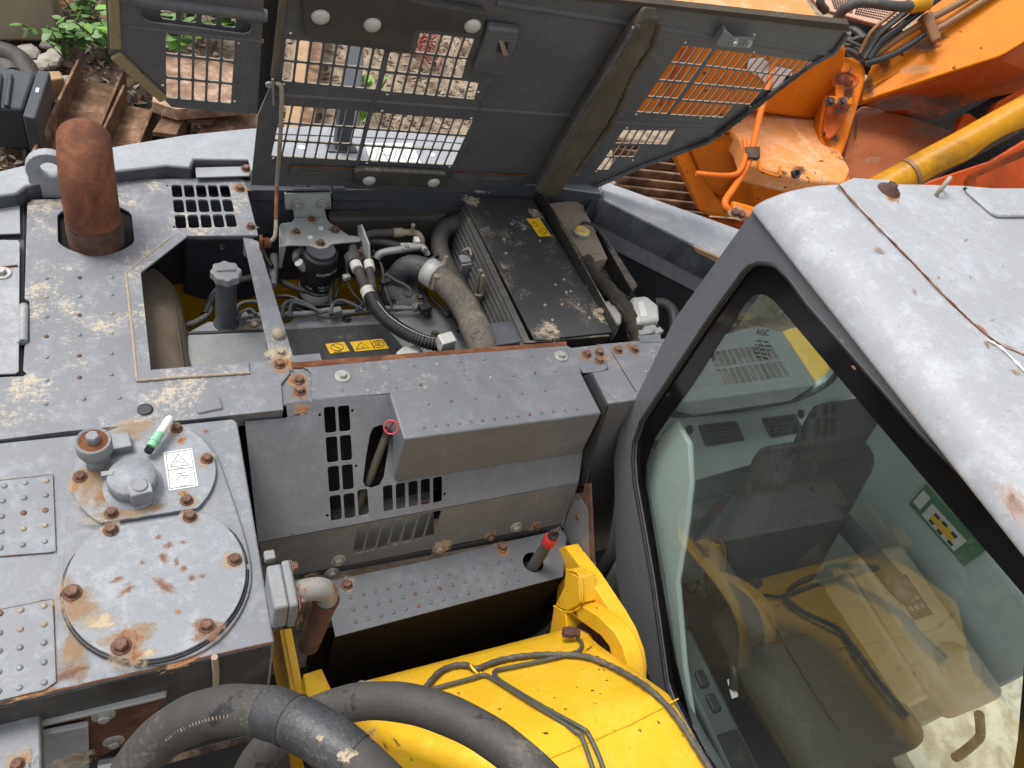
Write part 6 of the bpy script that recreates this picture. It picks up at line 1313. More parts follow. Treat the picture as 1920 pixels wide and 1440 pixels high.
q = MB(); h_ = [D(420, 1560, 1.45), D(470, 1445, 1.42), D(520, 1400, 1.42), D(545, 1385, 1.45)]

for u, v, sx, sy, sp, k in ((692, 1378, .5, 1.0, .3, 'stainred'), (700, 1370, .6, .35, .8, 'stainred'), (742, 1392, .10, .7, .1, 'soot'), (722, 1400, .08, .5, 0, 'soot'), (1120, 1232, .25, .12, .4, 'soot'), (1130, 1246, .3, .1, .6, 'soot'), (1105, 1216, .5, .12, .5, 'soot'), (1015, 1420, .35, .12, .2, 'soot'), (960, 1425, .3, .1, .3, 'soot'), (1060, 1330, .1, .1, 0, 'soot'), (1200, 1370, .12, .1, 0, 'soot'), (860, 1300, .1, .12, 0, 'soot')):
    decal(k, B(u, v, .0015), nA if B(u, v).y > .37 else nB, sx, sy, sp, boom)
for p, sx in ((X(535, 1300, .289), .8), (X(556, 1330, .289), 1.0)): decal('stainred', p, (0, -.2, 1), sx, .8, 0, lbk)
# ------------------------------------------------------------------ yard ground
GZ = -1.7
def gh(x, y): return GZ+.05*mnoise.noise((x*.8, y*.8, 0))+.03*mnoise.noise((x*2.7, y*2.7, 3))
rows = []
xs = [-40+80*i/40 for i in range(41)]; xs = sorted(set([-60, -30, -15, -8]+[-6+.25*i for i in range(73)]+[16, 25, 40, 60])); yy = sorted(set([-40, -20, -8]+[-4+.25*i for i in range(65)]+[14, 18, 25, 40, 70]))
q = MB(); q.sheet([[(x, y, gh(x, y) if -6 < x < 12 and -4 < y < 12 else GZ) for x in xs] for y in yy])
s = NT('yard dirt'); n1 = s.noise(.7, 4, .5); n2 = s.noise(7, 8, .7, .6); n3 = s.noise(45, 6, .7)
px_ = s.step(s.sep(s.pos, 0), .2, 1.3)
c_ = s.mix(s.step(n2, .38, .66), (.030, .020, .014), (.14, .098, .066)); c2 = s.mix(s.step(n2, .30, .60), (.11, .080, .055), (.36, .28, .20))
c_ = s.mix(s.m('MULTIPLY', px_, s.step(n1, .25, .45)), c_, c2); c_ = s.mix(s.m('MULTIPLY', s.step(n3, .55, .7), .4), c_, (.30, .235, .17))
s.bump(s.m('ADD', n2, s.m('MULTIPLY', n3, .5)), .9, .03); s.fin(c_, .95, 0, .2); M['dirt'] = s.mat
tag(q.build('ground', M['dirt']), kind='structure')
# pale slab on the far side of the cab
s = NT('pale concrete yard'); n2 = s.noise(6, 7, .65, .5); n3 = s.noise(40, 5, .65); s.bump(s.m('ADD', n2, n3), .6, .01); s.fin(s.mix(s.step(n2, .4, .62), (.30, .27, .20), (.52, .49, .37)), .9, 0, .2)
q = MB(); q.box((3.1, -1.6, GZ+.10), (6.0, 1.5, GZ-.1)); tag(q.build('pavement', s.mat), kind='structure')
# leaf litter and chips: nobody could count it
random.seed(5); q = MB()
def leafq(q, p, sz, az, tilt, mi):
    ca, sa = math.cos(az), math.sin(az); a = Vector((ca, sa, math.sin(tilt)))*sz; b = Vector((-sa, ca, math.cos(tilt*3)*.4))*sz*.42; u_ = Vector((0, 0, sz*.16))
    q.add([p-a, p-b*.9+u_, p+a, p+b*.9+u_, p+u_*.2], [[0, 1, 4], [1, 2, 4], [2, 3, 4], [3, 0, 4]], mi)
for i in range(9000):
    x = random.uniform(-2.2, 3.4); y = random.uniform(3.0, 8.6)
    leafq(q, Vector((x, y, gh(x, y)+random.uniform(.0, .03))), random.uniform(.012, .045)*(1.25 if random.random() < .2 else 1), random.random()*6.28, random.uniform(-.7, .7), random.choices((0, 1, 2, 3), (4, 3, 3, 1.2))[0])
tag(q.build('leaf_litter', [M['litter1'], M['litter2'], M['litter3'], M['leafdry']]), kind='stuff')
# ------------------------------------------------------------------ rusty beams
def channel(name, label, a, b, wd, ht, t=.018, mat='beam', z0=None, grp='rusty steel beams on the ground'):
    a, b = Vector(a), Vector(b); d = (b-a).normalized(); s_ = d.cross(Vector((0, 0, 1))).normalized()
    th = thing(name, label, 'beam', (a+b)/2, grp); L = (b-a).length/2; c = (a+b)/2; up = s_.cross(d)
    for nm, cc, w2, h2 in (('web', c+up*t/2, wd/2, t/2), ('flange', c+s_*(wd/2-t/2)+up*ht/2, t/2, ht/2), ('flange', c-s_*(wd/2-t/2)+up*ht/2, t/2, ht/2)):
        q = MB(); q.obox(cc, d*L, s_*w2, up*h2); q.build(nm, M[mat], th, bevel=.004)
    return th
g = lambda u, v, z=-1.62: Z(u, v, z)
channel('steel_channel', 'rusty channel nearest the black plastic box, left of the exhaust', Z(190, 118, -1.46)-Vector((0, 0, .17)), Z(108, 300, -1.46)-Vector((0, 0, .17)), .30, .17)
channel('steel_channel', 'rusty channel lying right behind the exhaust stack', Z(266, 165, -1.46)-Vector((0, 0, .17)), Z(196, 325, -1.46)-Vector((0, 0, .17)), .24, .17)
q = thing('box_beam', 'short dark rusty beam end below the hood wing, beside the counterweight', 'beam', g(330, 230), 'rusty steel beams on the ground')
for pts, dz in (([(316, 200), (352, 205), (330, 252), (286, 247)], .16), ([(356, 206), (404, 214), (396, 228), (352, 222)], .16)):
    b = MB(); b.prism([Z(*p, -1.40) for p in pts], (0, 0, -.03)); b.build('web', M['beam'], q)
b = MB(); b.prism([Z(*p, -1.43) for p in ((352, 205), (357, 206), (338, 250), (330, 252))], (0, 0, -.2)); b.build('flange', M['beamdark'], q)
b = MB(); b.prism([Z(*p, -1.47) for p in ((402, 206), (480, 214), (500, 262), (360, 262))], (0, 0, -.12)); tag(b.build('rusty_plate', M['beam'], bevel=.004), 'pinkish rusty plate between the beams and the hood wing', 'plate')
b = MB(); b.prism([Z(*p, -1.30) for p in ((300, 100), (352, 98), (455, 125), (470, 195), (330, 205), (285, 190))], (0, 0, -.08)); tag(b.build('wooden_board', M['wood2'], bevel=.004), 'weathered board seen through the slots of the hood wing', 'board')
for i, (a, b_, lb) in enumerate((((573, 40), (545, 262), 'pale orange post lying behind the hood, left of a pair'), ((602, 40), (572, 262), 'brown post lying behind the hood, right of a pair'))):
    q = MB(); A_, B_2 = Z(*a, -1.55), Z(*b_, -1.55); d_ = (B_2-A_)/2; s_ = d_.cross(Vector((0, 0, 1))).normalized()*.055; q.obox((A_+B_2)/2, d_, s_, (0, 0, .05)); tag(q.build('wooden_post', M['wood' if i == 0 else 'beam'], bevel=.012), lb, 'post', 'posts lying behind the hood')
q = MB(); A_, B_2 = Z(668, 70, -1.25), Z(652, 255, -.9); d_ = (B_2-A_)/2; s_ = d_.cross(Vector((0, 0, 1))).normalized()*.06; q.obox((A_+B_2)/2, d_, s_, s_.cross(d_).normalized()*.05); tag(q.build('dark_post', M['darkplastic'], bevel=.01), 'dark grey post leaning behind the hood slots', 'post')
q = MB()
for i in range(26):
    a = Z(790+random.uniform(-12, 12), 60+i*2.2, -1.6); q.tube([a, a+Vector((random.uniform(-.12, .12), random.uniform(-.12, .12), random.uniform(.02, .12))), a+Vector((random.uniform(-.2, .2), random.uniform(-.2, .2), 0))], .008, 5, .03)
tag(q.build('wire_tangle', M['redwire']), 'tangle of reddish wire on the dirt behind the hood', 'wire', kind='stuff')
# concrete block at the top left, planks, plastic box, pipes, stones
q = MB(); q.prism([Z(*p, -1.15) for p in ((-60, -140), (90, -120), (104, -70), (92, -52), (-60, -60))], (0, 0, -.5)); tag(q.build('concrete_block', M['concrete'], bevel=.02), 'dirty pale concrete block in the top left corner', 'block')
bt_ = thing('plastic_box', 'black plastic box tipped on the dirt at the left edge', 'box', Z(40, 215, -1.6))
q = MB(); q.prism([Z(*p, -1.33) for p in ((-30, 132), (18, 126), (66, 136), (44, 205), (-30, 200))], (0, .02, -.3)); q.build('box_body', M['darkplastic'], bt_, bevel=.02)
q = MB(); q.prism([Z(*p, -1.28) for p in ((70, 130), (94, 134), (66, 222), (42, 216))], (0, 0, -.3)); q.build('box_lid', M['darkplastic'], bt_, bevel=.01)
q = MB(); q.prism([Z(*p, -1.275) for p in ((68, 164), (74, 165), (72, 173), (66, 172))], (0, 0, -.004)); q.build('white_mark', M['white'], bt_)
q = MB()
for k in range(3): q.tube([Z(-20+k*20, 137+2*k, -1.315), Z(-24+k*18, 200, -1.315)], .014, 6)
q.build('box_rib', M['darkplastic'], bt_).__setitem__('kind', 'stuff')
q = MB(); q.tube([Z(-20, 95, -1.55), Z(20, 105, -1.55), Z(45, 125, -1.58), Z(62, 160, -1.62)], .075, 16); tag(q.build('grey_pipe', M['bighose']), 'thick grey hose lying beside the black plastic box', 'hose')
q = MB(); q.tube([Z(-30, 120, -1.5), Z(10, 128, -1.5), Z(24, 142, -1.5)], .06, 16); q.lathe([(.045, 0), (.045, .004)], Z(25, 143, -1.5), (1, -.9, -.2), 16); tag(q.build('black_pipe', M['rubber']), 'short black pipe stub at the left edge of the yard', 'pipe')
q = MB(); q.prism([Z(*p, -1.5) for p in ((68, 134), (112, 132), (120, 146), (80, 152))], (0, 0, -.12)); tag(q.build('wood_offcut', M['wood'], bevel=.01), 'sawn wood offcut beside the rusty channel', 'wood')
def rock(p, r, sq=.6, name='stone', label='', grp='pale stones and rubble', mat='stone'):
    bm = bmesh.new(); bmesh.ops.create_icosphere(bm, subdivisions=2, radius=r); sd_ = random.random()*50
    for v in bm.verts: v.co *= 1+.35*mnoise.noise(v.co*(1.4/r)+Vector((sd_, 0, 0))); v.co.z *= sq
    me = bpy.data.meshes.new(name); bm.to_mesh(me); bm.free(); me.materials.append(M[mat])
    return tag(put(name, me, None, Matrix.Translation(p) @ Matrix.Rotation(random.random()*6, 4, 'Z')), label, 'stone', grp)
for i, (u, v, r, lb) in enumerate(((52, 98, .08, 'pale stone above the black plastic box'), (76, 122, .06, 'flat pale stone by the wood offcut'), (88, 84, .05, 'small pale stone highest in the rubble'), (104, 104, .07, 'white stone between the plant and the box'), (60, 128, .05, 'small stone touching the grey hose'), (125, 152, .06, 'stone at the head of the rusty channel'), (92, 113, .07, 'pale stone in the middle of the rubble'))):
    rock(Z(u, v, -1.62), r, .55, 'stone', lb)
random.seed(11); q = MB()
for i in range(420):
    x = random.uniform(-1.6, .9); y = random.uniform(4.0, 7.6); r = random.uniform(.008, .03); p = Vector((x, y, gh(x, y)+r*.4)); vs = [p+Vector((math.cos(k*1.257+i)*r*random.uniform(.6, 1.2), math.sin(k*1.257+i)*r*random.uniform(.6, 1.2), 0)) for k in range(5)]
    q.add(vs+[p+Vector((0, 0, r*.8)), ], [[k, (k+1) % 5, 5] for k in range(5)], i % 2)
tag(q.build('gravel', [M['stone'], M['litter2']]), kind='stuff')
# plants
def leafmesh(mat, n=3):
    q = MB(); prof = [(0, .02), (.2, .24), (.45, .34), (.7, .25), (.9, .10), (1, 0)]
    L = []; 
    for t, w in prof: L += [(-w, t, -.10*t*t+.05*w), (0, t, -.10*t*t), (w, t, -.10*t*t+.05*w)]
    fs = []
    for i in range(len(prof)-1): fs += [[i*3, i*3+1, i*3+4, i*3+3], [i*3+1, i*3+2, i*3+5, i*3+4]]
    q.add(L, fs, 0, True); return q.mesh(M[mat], 'leaf')
LM = {k: leafmesh(k) for k in ('leaf', 'leafbright', 'leafdry')}
def plant(label, base, n, h, sz, kinds=('leaf',), spread=.2, lean=(0, 0)):
    th = thing('weed_plant', label, 'plant', base, 'weeds growing in the yard')
    for k in range(max(1, n//6)):
        a = random.random()*6.28; tip = base+Vector((math.cos(a)*spread*random.random()+lean[0], math.sin(a)*spread*random.random()+lean[1], h*random.uniform(.7, 1)))
        mid = (base+tip)/2+Vector((0, 0, h*.12)); q = MB(); q.tube([base, mid, tip], .006, 6, .05); q.build('stem', M['stem'], th)
        for i in range(6):
            t = random.uniform(.35, 1); p = base*(1-t)**2+mid*2*t*(1-t)+tip*t*t; az = random.random()*6.28
            Mx = Matrix.Translation(p) @ Matrix.Rotation(az, 4, 'Z') @ Matrix.Rotation(random.uniform(-.5, .5), 4, 'X') @ Matrix.Rotation(random.uniform(-.4, .4), 4, 'Y') @ Matrix.Scale(sz*random.uniform(.7, 1.2), 4)
            put('leaf', LM[random.choice(kinds)], th, Mx)
random.seed(21)
plant('green weed showing through the hood wing grip slots', Z(355, 60, -1.6), 96, .55, 0.124, ('leaf', 'leafbright'), .40)
plant('green weed behind the right half of the hood wing', Z(425, 75, -1.6), 67, .5, 0.124, ('leafbright', 'leaf'), .3)
plant('weed with green and dry leaves beside the hood wing, top left', Z(165, 75, -1.6), 67, .45, 0.093, ('leaf', 'leaf', 'leafdry'), .3)
plant('low weed at the head of the rusty channels', Z(208, 120, -1.5), 76, .42, 0.105, ('leaf', 'leafbright'), .3)
plant('dark weed hugging the ground by the wood offcut', Z(122, 112, -1.55), 57, .30, 0.081, ('leaf',), .25)
plant('weed with long leaves at the very top edge left of the hood', Z(165, 12, -1.5), 28, .5, 0.149, ('leaf', 'leafdry'), .2)
plant('green weed in the top row of the hood wing slots', Z(335, 95, -1.35), 57, .3, 0.105, ('leaf', 'leafbright'), .25)
plant('bright green weed seen through the lower hood slots', Z(690, 232, -1.5), 28, .4, 0.124, ('leafbright',), .18)

# ------------------------------------------------------------------ orange excavator behind
OX = thing('excavator', 'faded orange excavator parked behind, with its boom and amber cylinder', 'excavator', (4.2, 3.4, -1.7))
def zl(L): return [Z(u, v, z) for u, v, z in L]
def dl(L): return [D(u, v, d) for u, v, d in L]
def opr(name, pts, ext, mat, bev=.01, par=None, label=None, seg=3):
    q = MB(); q.prism(pts, ext); return q.build(name, M[mat], par or OX, bevel=bev, seg=seg, label=label)
opr('tank_top', rounded(zl([(1346, 212, -.25), (1418, 192, -.25), (1536, 210, -.25), (1596, 318, -.25), (1586, 342, -.25), (1520, 338, -.25), (1406, 308, -.25), (1390, 262, -.25)]), .03), (0, 0, -.12), 'orangepink', .03, label='chalky pink orange top of the side box')
q = MB(); q.tube(zl([(1476, 236, -.268), (1500, 262, -.268), (1536, 308, -.268)]), .030, 14); q.build('pressed_ridge', M['orangepink'], OX)
opr('door_skin', zl([(1283, 268, -.30), (1366, 230, -.27), (1391, 260, -.27), (1391, 308, -.42), (1386, 336, -.55), (1354, 374, -.72), (1332, 362, -.72), (1314, 331, -.60)]), (.10, .10, 0), 'orange', .02, label='bright orange door')
fr_ = zl([(1283, 268, -.29), (1314, 331, -.58), (1332, 362, -.70), (1354, 376, -.71), (1412, 394, -.71), (1408, 412, -.78), (1326, 406, -.80), (1306, 392, -.78), (1252, 282, -.34)])
opr('door_surround', fr_, (.10, .12, -.05), 'orange', .03)
opr('front_skin', zl([(1406, 310, -.27), (1524, 340, -.27), (1600, 345, -.27), (1560, 430, -.75), (1410, 400, -.75), (1362, 380, -.70), (1388, 338, -.5)]), (.05, .12, 0), 'orange', .02)
opr('skin_gap', zl([(1404, 305, -.268), (1526, 338, -.268), (1524, 343, -.275), (1403, 310, -.275)]), (0, .01, -.01), 'void', 0)
opr('chassis_rail', zl([(1318, 404, -.82), (1412, 412, -.82), (1560, 440, -.82), (1560, 520, -.95), (1390, 470, -.95)]), (.1, .2, -.3), 'orangedeep', .02)
q = MB(); a = Z(1492, 326, -.24); q.lathe([(.024, -.05), (.024, .015), (.016, .017), (.014, .0)], a, (-.3, -.6, .6), 14); q.build('lock_knob', M['black'], OX)
q = MB(); q.tube(zl([(1421, 300, -.22), (1424, 316, -.22), (1430, 322, -.22), (1458, 331, -.22), (1463, 326, -.22), (1462, 313, -.23)]), .008, 8); q.build('grab_handle', M['orange'], OX)
# wall rising behind the box and the top of the engine house
wa, wb = Z(1380, 222, -.25), Z(1531, 226, -.25); wn_ = (wb-wa).cross(Vector((0, 0, 1))).normalized()
def W(u, v): return pln(u, v, wa, wn_)
wall = [W(*a) for a in ((1180, 235), (1420, 212), (1500, 224), (1531, 228), (1548, 205), (1566, 170), (1586, 120), (1590, 92), (1560, 62), (1300, 20), (1170, 30))]
q = MB(); q.prism(wall, wn_*(-.4 if wn_.dot(CAMPOS-wa) > 0 else .4)); ow = q.build('house_side', M['orange'], OX, bevel=.03, seg=3)
q = MB(); q.prism([W(*a)+wn_*(.012 if wn_.dot(CAMPOS-wa) > 0 else -.012) for a in ((1402, 108), (1428, 106), (1448, 122), (1482, 128), (1486, 148), (1462, 166), (1438, 160), (1420, 140), (1398, 130))], wn_*-.003); q.build('white_lettering_patch', M['white'], ow)
q = MB(); q.prism([W(*a)+wn_*.01 for a in ((1280, 90), (1300, 88), (1256, 190), (1236, 200))], wn_*-.02); q.build('panel_joint', M['orangedeep'], ow)
zt_ = W(1540, 50).z
opr('house_top', [Z(*a, W(1500, 40).z) for a in ((1120, -60), (1470, -70), (1545, 46), (1500, 40), (1260, 4))], (0, 0, -.06), 'orangepink', .02, label='chalky pink top of the engine house')
opr('counterweight', dl([(1110, 40, 4.9), (1200, 120, 4.6), (1180, 232, 4.5), (1130, 300, 4.5), (1090, 200, 4.8)]), (.3, .5, -.2), 'orangedeep', .05)
# handrail
hr = dl([(1468, -30, 4.55), (1466, 40, 4.5), (1445, 140, 4.35), (1425, 215, 4.25), (1409, 285, 4.15), (1398, 315, 4.12), (1376, 352, 4.05), (1362, 372, 4.0), (1360, 386, 3.98), (1372, 396, 3.98), (1402, 400, 3.98)])
q = MB(); q.tube(hr, .018, 12, .03); rl = q.build('handrail', M['orangerail'], OX)
q = MB(); q.tube(dl([(1305, 325, 3.98), (1345, 329, 4.0), (1376, 328, 4.05), (1390, 316, 4.08), (1398, 290, 4.12), (1396, 262, 4.15)]), .014, 12, .03); q.build('rail_branch', M['orangerail'], rl)
q = MB(); q.obox(D(1409, 288, 4.13), RIGHT*.04, UP*.032, FWD*.025); q.build('rail_clamp', M['collar'], rl, bevel=.006)
q = MB(); q.obox(D(1396, 398, 3.97), RIGHT*.07-UP*.02, UP*.035, FWD*.03); rp2 = q.build('rail_foot', M['orange'], rl, bevel=.012)
for x in (1378, 1390): bolt('rustysmall', D(x, 398+(x-1378)*.3, 3.93), -FWD, rl, 1.6)
# boom foot bracket
bo_ = dl([(1546, 290, 4.72), (1538, 240, 4.74), (1548, 170, 4.78), (1556, 122, 4.82), (1572, 108, 4.84), (1600, 106, 4.84), (1620, 122, 4.84), (1624, 146, 4.82), (1612, 190, 4.8), (1594, 250, 4.76), (1580, 292, 4.74), (1566, 306, 4.72)])
obk = opr('boom_bracket', smoothpoly(bo_, .05), FWD*.14, 'orange', .02)
q = MB(); b2 = dl([(1556, 262, 4.68), (1544, 240, 4.7), (1556, 180, 4.74), (1562, 150, 4.77), (1576, 134, 4.78), (1592, 134, 4.78), (1602, 150, 4.77), (1600, 176, 4.75), (1580, 232, 4.71)]); q.prism(smoothpoly(b2, .04), FWD*.04); q.build('bracket_face', M['orangedeep'], obk, bevel=.01)
pc_ = D(1583, 152, 4.70); q = MB(); q.lathe([(.085, 0), (.083, .012), (.066, .014), (.064, .004), (.045, .004), (.04, .016), (.018, .02)], pc_, -FWD, 24, scx=.72, ref=UP); q.build('boom_pin', M['orangedeep'], obk)
q = MB(); q.obox(D(1574, 190, 4.64), RIGHT*.070-UP*.004, UP*.024, FWD*.02); pk = q.build('pin_keeper', M['orange'], obk, bevel=.006)
q = MB(); q.obox(D(1574, 174, 4.66), RIGHT*.026, UP*.045, FWD*.012); q.build('keeper_tab', M['orange'], obk, bevel=.006)
for x in (1556, 1580): put('bolt', BM['black'], pk, orient(D(x, 190.5, 4.615), -FWD) @ Matrix.Scale(1.7, 4))
for u, v, sx, sy, k in ((1594, 160, 1.0, 2.0, 'soot'), (1578, 205, 1.3, .7, 'soot'), (1566, 262, .8, .8, 'soot'), (1575, 300, 1.2, .6, 'soot'), (1580, 148, .9, 1.1, 'soot'), (1604, 240, .3, 2.2, 'soot'), (1595, 215, .25, 1.8, 'stainred')):
    decal(k, D(u, v, 4.62 if v < 260 else 4.66), -FWD, sx, sy, .3, obk)
# swing frame and black sheets for the shade under the boom
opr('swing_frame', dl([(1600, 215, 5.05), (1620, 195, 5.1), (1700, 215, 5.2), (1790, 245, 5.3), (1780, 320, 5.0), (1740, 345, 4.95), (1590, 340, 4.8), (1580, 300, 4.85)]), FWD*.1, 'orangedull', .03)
opr('dark_backing', dl([(1590, 185, 5.5), (1960, 60, 5.7), (1990, 460, 5.4), (1560, 440, 5.4)]), FWD*.1, 'matt', 0)  # black backing added to paint the dark gap behind boom and cylinder
opr('dark_gap', dl([(1530, 232, 4.95), (1560, 190, 5.0), (1600, 300, 5.0), (1570, 320, 4.9)]), FWD*.1, 'void', 0)  # added black sheet, the gap's shade as colour
opr('boom', rounded(dl([(1614, 192, 4.86), (1622, 160, 4.88), (1632, 146, 4.88), (1655, 96, 4.9), (1700, 58, 4.88), (1790, -30, 4.84), (2000, -160, 4.7), (2000, 30, 4.62), (1880, 104, 4.68), (1760, 142, 4.76), (1640, 182, 4.84)]), .04), FWD*.10, 'orangeboom', .01, label='orange boom with pipes clamped along it')
bsf = opr('boom_underside', dl([(1618, 186, 4.9), (1640, 183, 4.86), (1760, 143, 4.78), (1880, 105, 4.70), (2000, 32, 4.64), (2000, 150, 5.1), (1860, 178, 5.25), (1800, 192, 5.3), (1750, 222, 5.3), (1690, 214, 5.2)]), FWD*.05, 'orangedeep', 0)  # underside's shade put into a deeper orange
q = MB(); q.tube(dl([(1622, 166, 4.84), (1690, 128, 4.83), (1695, 84, 4.85)]), .006, 6, .05); q.build('weld_bead', M['orange'], OX)
for k, (p, r, mt) in enumerate((([(1625, 115, 4.8), (1680, 75, 4.78), (1740, 38, 4.76), (1800, 5, 4.74), (1900, -55, 4.7)], .022, 'amberpipe'), ([(1690, 100, 4.78), (1740, 66, 4.76), (1790, 36, 4.74), (1850, -2, 4.72), (1920, -45, 4.7)], .022, 'amberpipe'), ([(1620, 120, 4.78), (1660, 108, 4.77), (1700, 88, 4.76), (1740, 60, 4.75)], .020, 'black'), ([(1628, 112, 4.78), (1650, 80, 4.76), (1680, 56, 4.76), (1720, 24, 4.74), (1768, -10, 4.72)], .024, 'black'), ([(1616, 108, 4.8), (1640, 70, 4.78), (1668, 46, 4.77), (1710, 14, 4.75), (1750, -16, 4.74)], .020, 'rubber'), ([(1565, 52, 4.7), (1572, 30, 4.66), (1590, 12, 4.6), (1620, 4, 4.6), (1680, 12, 4.62), (1720, 10, 4.66)], .030, 'bighose'), ([(1548, 20, 4.8), (1538, 5, 4.75), (1542, -30, 4.75)], .026, 'bighose'), ([(1572, 84, 4.9), (1600, 90, 4.88), (1622, 96, 4.85), (1640, 84, 4.82)], .020, 'rubber'), ([(1575, 60, 4.95), (1600, 58, 4.95), (1620, 75, 4.9)], .03, 'black'), ([(1612, 100, 4.77), (1632, 62, 4.75), (1660, 36, 4.74), (1700, 4, 4.72), (1740, -26, 4.7)], .012, 'amberpipe'), ([(1620, 110, 4.76), (1648, 66, 4.74), (1676, 42, 4.73), (1720, 6, 4.71), (1760, -22, 4.7)], .010, 'rubber'), ([(1560, 70, 4.85), (1590, 76, 4.84), (1612, 70, 4.84)], .014, 'rubber'), ([(1555, 96, 4.82), (1590, 94, 4.8), (1610, 104, 4.78)], .016, 'rubber'), ([(1570, 40, 4.95), (1590, 70, 4.9), (1600, 100, 4.88)], .02, 'black'), ([(1560, 88, 4.86), (1580, 74, 4.84), (1616, 88, 4.82)], .010, 'rubber'))):
    q = MB(); q.tube(dl(p), r, 10, .05); q.build('hydraulic_line', M[mt], OX)
q = MB(); q.obox(D(1742, 54, 4.74), RIGHT*.03+UP*.015, UP*.085-RIGHT*.03, FWD*.04); q.build('pipe_clamp', M['amberpipe'], OX, bevel=.012)
q = MB(); q.lathe([(.04, 0), (.045, .02), (.045, .12), (.036, .13)], D(1704, 12, 4.66), RIGHT+UP*.2, 12); q.build('pipe_union', M['amber'], OX)
opr('engine_bay_dark', dl([(1535, 45, 5.1), (1600, 20, 5.2), (1700, 60, 5.1), (1640, 130, 5.0), (1590, 105, 4.98)]), FWD*.1, 'void', 0)  # added black sheet standing for shade inside the engine bay
pf = dl([(1500, -30, 5.0), (1560, -40, 5.0), (1760, 5, 5.1), (1680, 55, 5.0), (1620, 40, 4.98), (1540, 16, 4.95)]); q = MB(); q.prism(pf, FWD*.04); pfo = q.build('perforated_cover', M['pinkplate'], OX, bevel=.008)
def pbil(t, s, a=pf[0], b=pf[2], c=pf[3], d=pf[5]): return (a*(1-t)+b*t)*(1-s)+(d*(1-t)+c*t)*s
q = MB()
for i in range(30):
    for j in range(7):
        if (i//9+0) % 2 and i % 9 < 1: continue
        p = pbil(.20+.024*i, .32+.085*j)-FWD*.002; q.obox(p, RIGHT*.0055, UP*.004, FWD*.001)
tag(q.build('perforation', M['void'], pfo), kind='stuff')
q = MB(); q.tube(dl([(1560, 396, 4.5), (1640, 362, 4.5), (1705, 326, 4.48), (1800, 276, 4.42), (1880, 232, 4.36), (1990, 172, 4.3)]), .088, 28, .08); cy_ = q.build('boom_cylinder', M['amber'], OX)
cp_ = catmull(dl([(1560, 396, 4.5), (1640, 362, 4.5), (1705, 326, 4.48), (1800, 276, 4.42), (1880, 232, 4.36), (1990, 172, 4.3)]), .05); ar = []
for i in range(1, len(cp_)-1):
    t_ = (cp_[i+1]-cp_[i-1]).normalized(); e1 = (-FWD-t_*(-FWD).dot(t_)).normalized(); e2 = t_.cross(e1)
    if e2.dot(UP) > 0: e2 = -e2
    k0 = .62+.35*mnoise.noise((i*.33, 0, 4))+.22*mnoise.noise((i*1.1, 2, 4))+max(0, .9-i*.035)
    ar.append([cp_[i]+(e1*math.cos(k0+j*.25)+e2*math.sin(k0+j*.25))*.0892 for j in range(7)])
q = MB(); q.sheet(ar); q.build('dark_underside', M['black'], cy_)  # jagged black sheet along the cylinder's lower side
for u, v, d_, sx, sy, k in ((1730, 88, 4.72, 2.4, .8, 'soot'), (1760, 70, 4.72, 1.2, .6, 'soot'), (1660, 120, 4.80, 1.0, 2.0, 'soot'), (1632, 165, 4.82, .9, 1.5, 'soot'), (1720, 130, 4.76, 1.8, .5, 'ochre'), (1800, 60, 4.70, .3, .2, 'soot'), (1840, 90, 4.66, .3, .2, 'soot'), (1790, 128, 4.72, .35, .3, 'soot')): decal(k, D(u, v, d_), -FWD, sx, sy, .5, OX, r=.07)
for u, v, d_, sx, sy, k in ((1740, 240, 5.0, 3, 2, 'soot'), (1640, 300, 4.8, 2, .6, 'stainred'), (1680, 190, 4.82, 4, 1, 'soot'), (1760, 200, 5.0, 4, 2, 'soot')): decal(k, D(u, v, d_-.12), -FWD, sx, sy, .5, OX, r=.07)
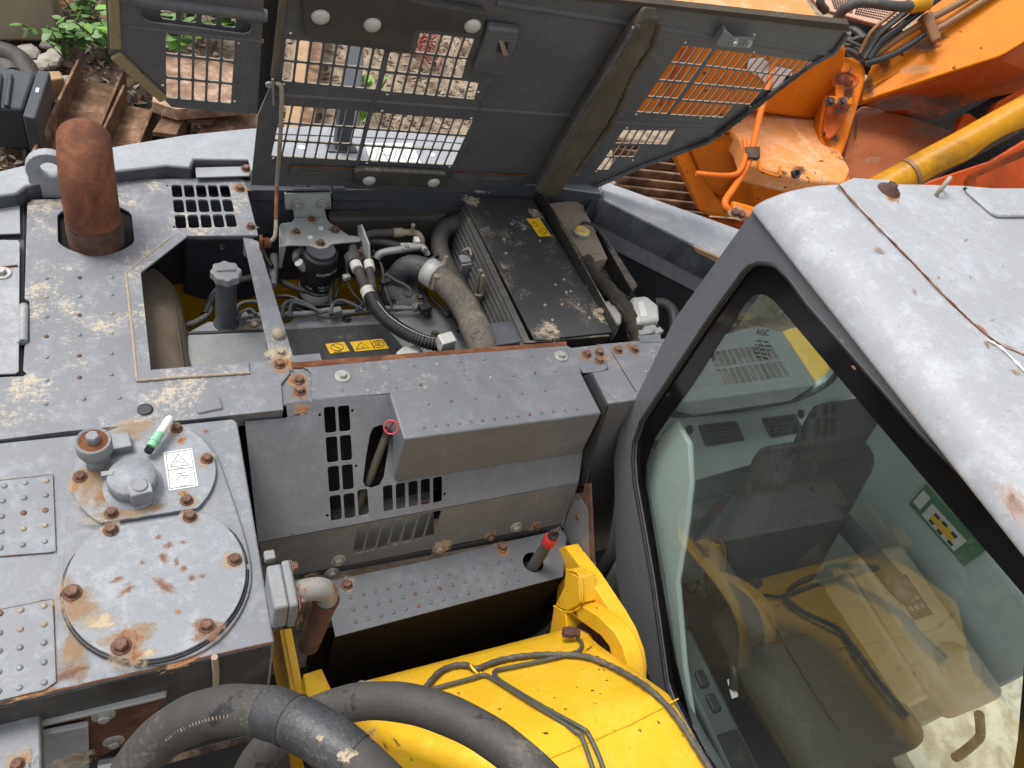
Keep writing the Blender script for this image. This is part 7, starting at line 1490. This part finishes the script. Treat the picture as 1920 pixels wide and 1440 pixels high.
for u, v, z_, sx, sy, k in ((1500, 318, -.245, 1.2, .7, 'soot'), (1470, 325, -.245, 1.0, .5, 'soot'), (1425, 345, -.5, .8, 1.0, 'soot'), (1540, 330, -.245, 1.4, .4, 'stainred')): decal(k, Z(u, v, z_+.01), UPV if z_ > -.3 else (-.5, -.8, .3), sx, sy, .4, OX, r=.07)
q = MB(); a, b = D(1702, 328, 4.475), D(1709, 324, 4.475); q.tube([a, b], .092, 28, fit=False); q.build('cylinder_band', M['amberpipe'], cy_)
opr('cylinder_shadow_plate', dl([(1700, 352, 4.75), (1860, 300, 4.7), (1960, 240, 4.6), (1960, 420, 4.8), (1700, 420, 4.8)]), FWD*.1, 'orangered', .02)  # plate below the cylinder, its shade put into redder orange
opr('cab_step', dl([(1815, 335, 4.6), (1825, 322, 4.6), (1940, 268, 4.5), (1940, 285, 4.5), (1832, 332, 4.6), (1826, 380, 4.6), (1812, 380, 4.6)]), FWD*.05, 'orangedeep', .006)
opr('bracket_arm', dl([(1782, 272, 5.0), (1806, 214, 5.05), (1818, 212, 5.05), (1834, 224, 5.05), (1852, 220, 5.05), (1872, 190, 5.0), (1960, 140, 4.9), (1960, 200, 4.9), (1800, 280, 4.9)]), FWD*.08, 'orangered', .01)
opr('cab_glass', dl([(1820, 205, 5.3), (1960, 130, 5.2), (1960, 190, 5.2), (1870, 240, 5.2), (1820, 240, 5.2)]), FWD*.05, 'black', 0)
# crawler track of the orange machine: one shoe after another
for i in range(9):
    v0, v1 = 262+i*17, 262+(i+1)*17-2.0
    z_ = -.95-.02*i; q = MB(); k = .15
    q.prism([Z(1150+i*2, v0-6, z_), Z(1330, v0+14, z_), Z(1330, v1+14, z_), Z(1150+i*2, v1-6, z_)], (0, 0, -.05))
    a, b = Z(1150, v0-3, z_+.035), Z(1330, v0+17, z_+.035); dd = Vector((0, -.014, 0)); q.prism([a, b, b+dd*1.6, a+dd*1.6], (0, 0, -.04)); q.build('track_shoe', M['shoe'], OX, bevel=.006)
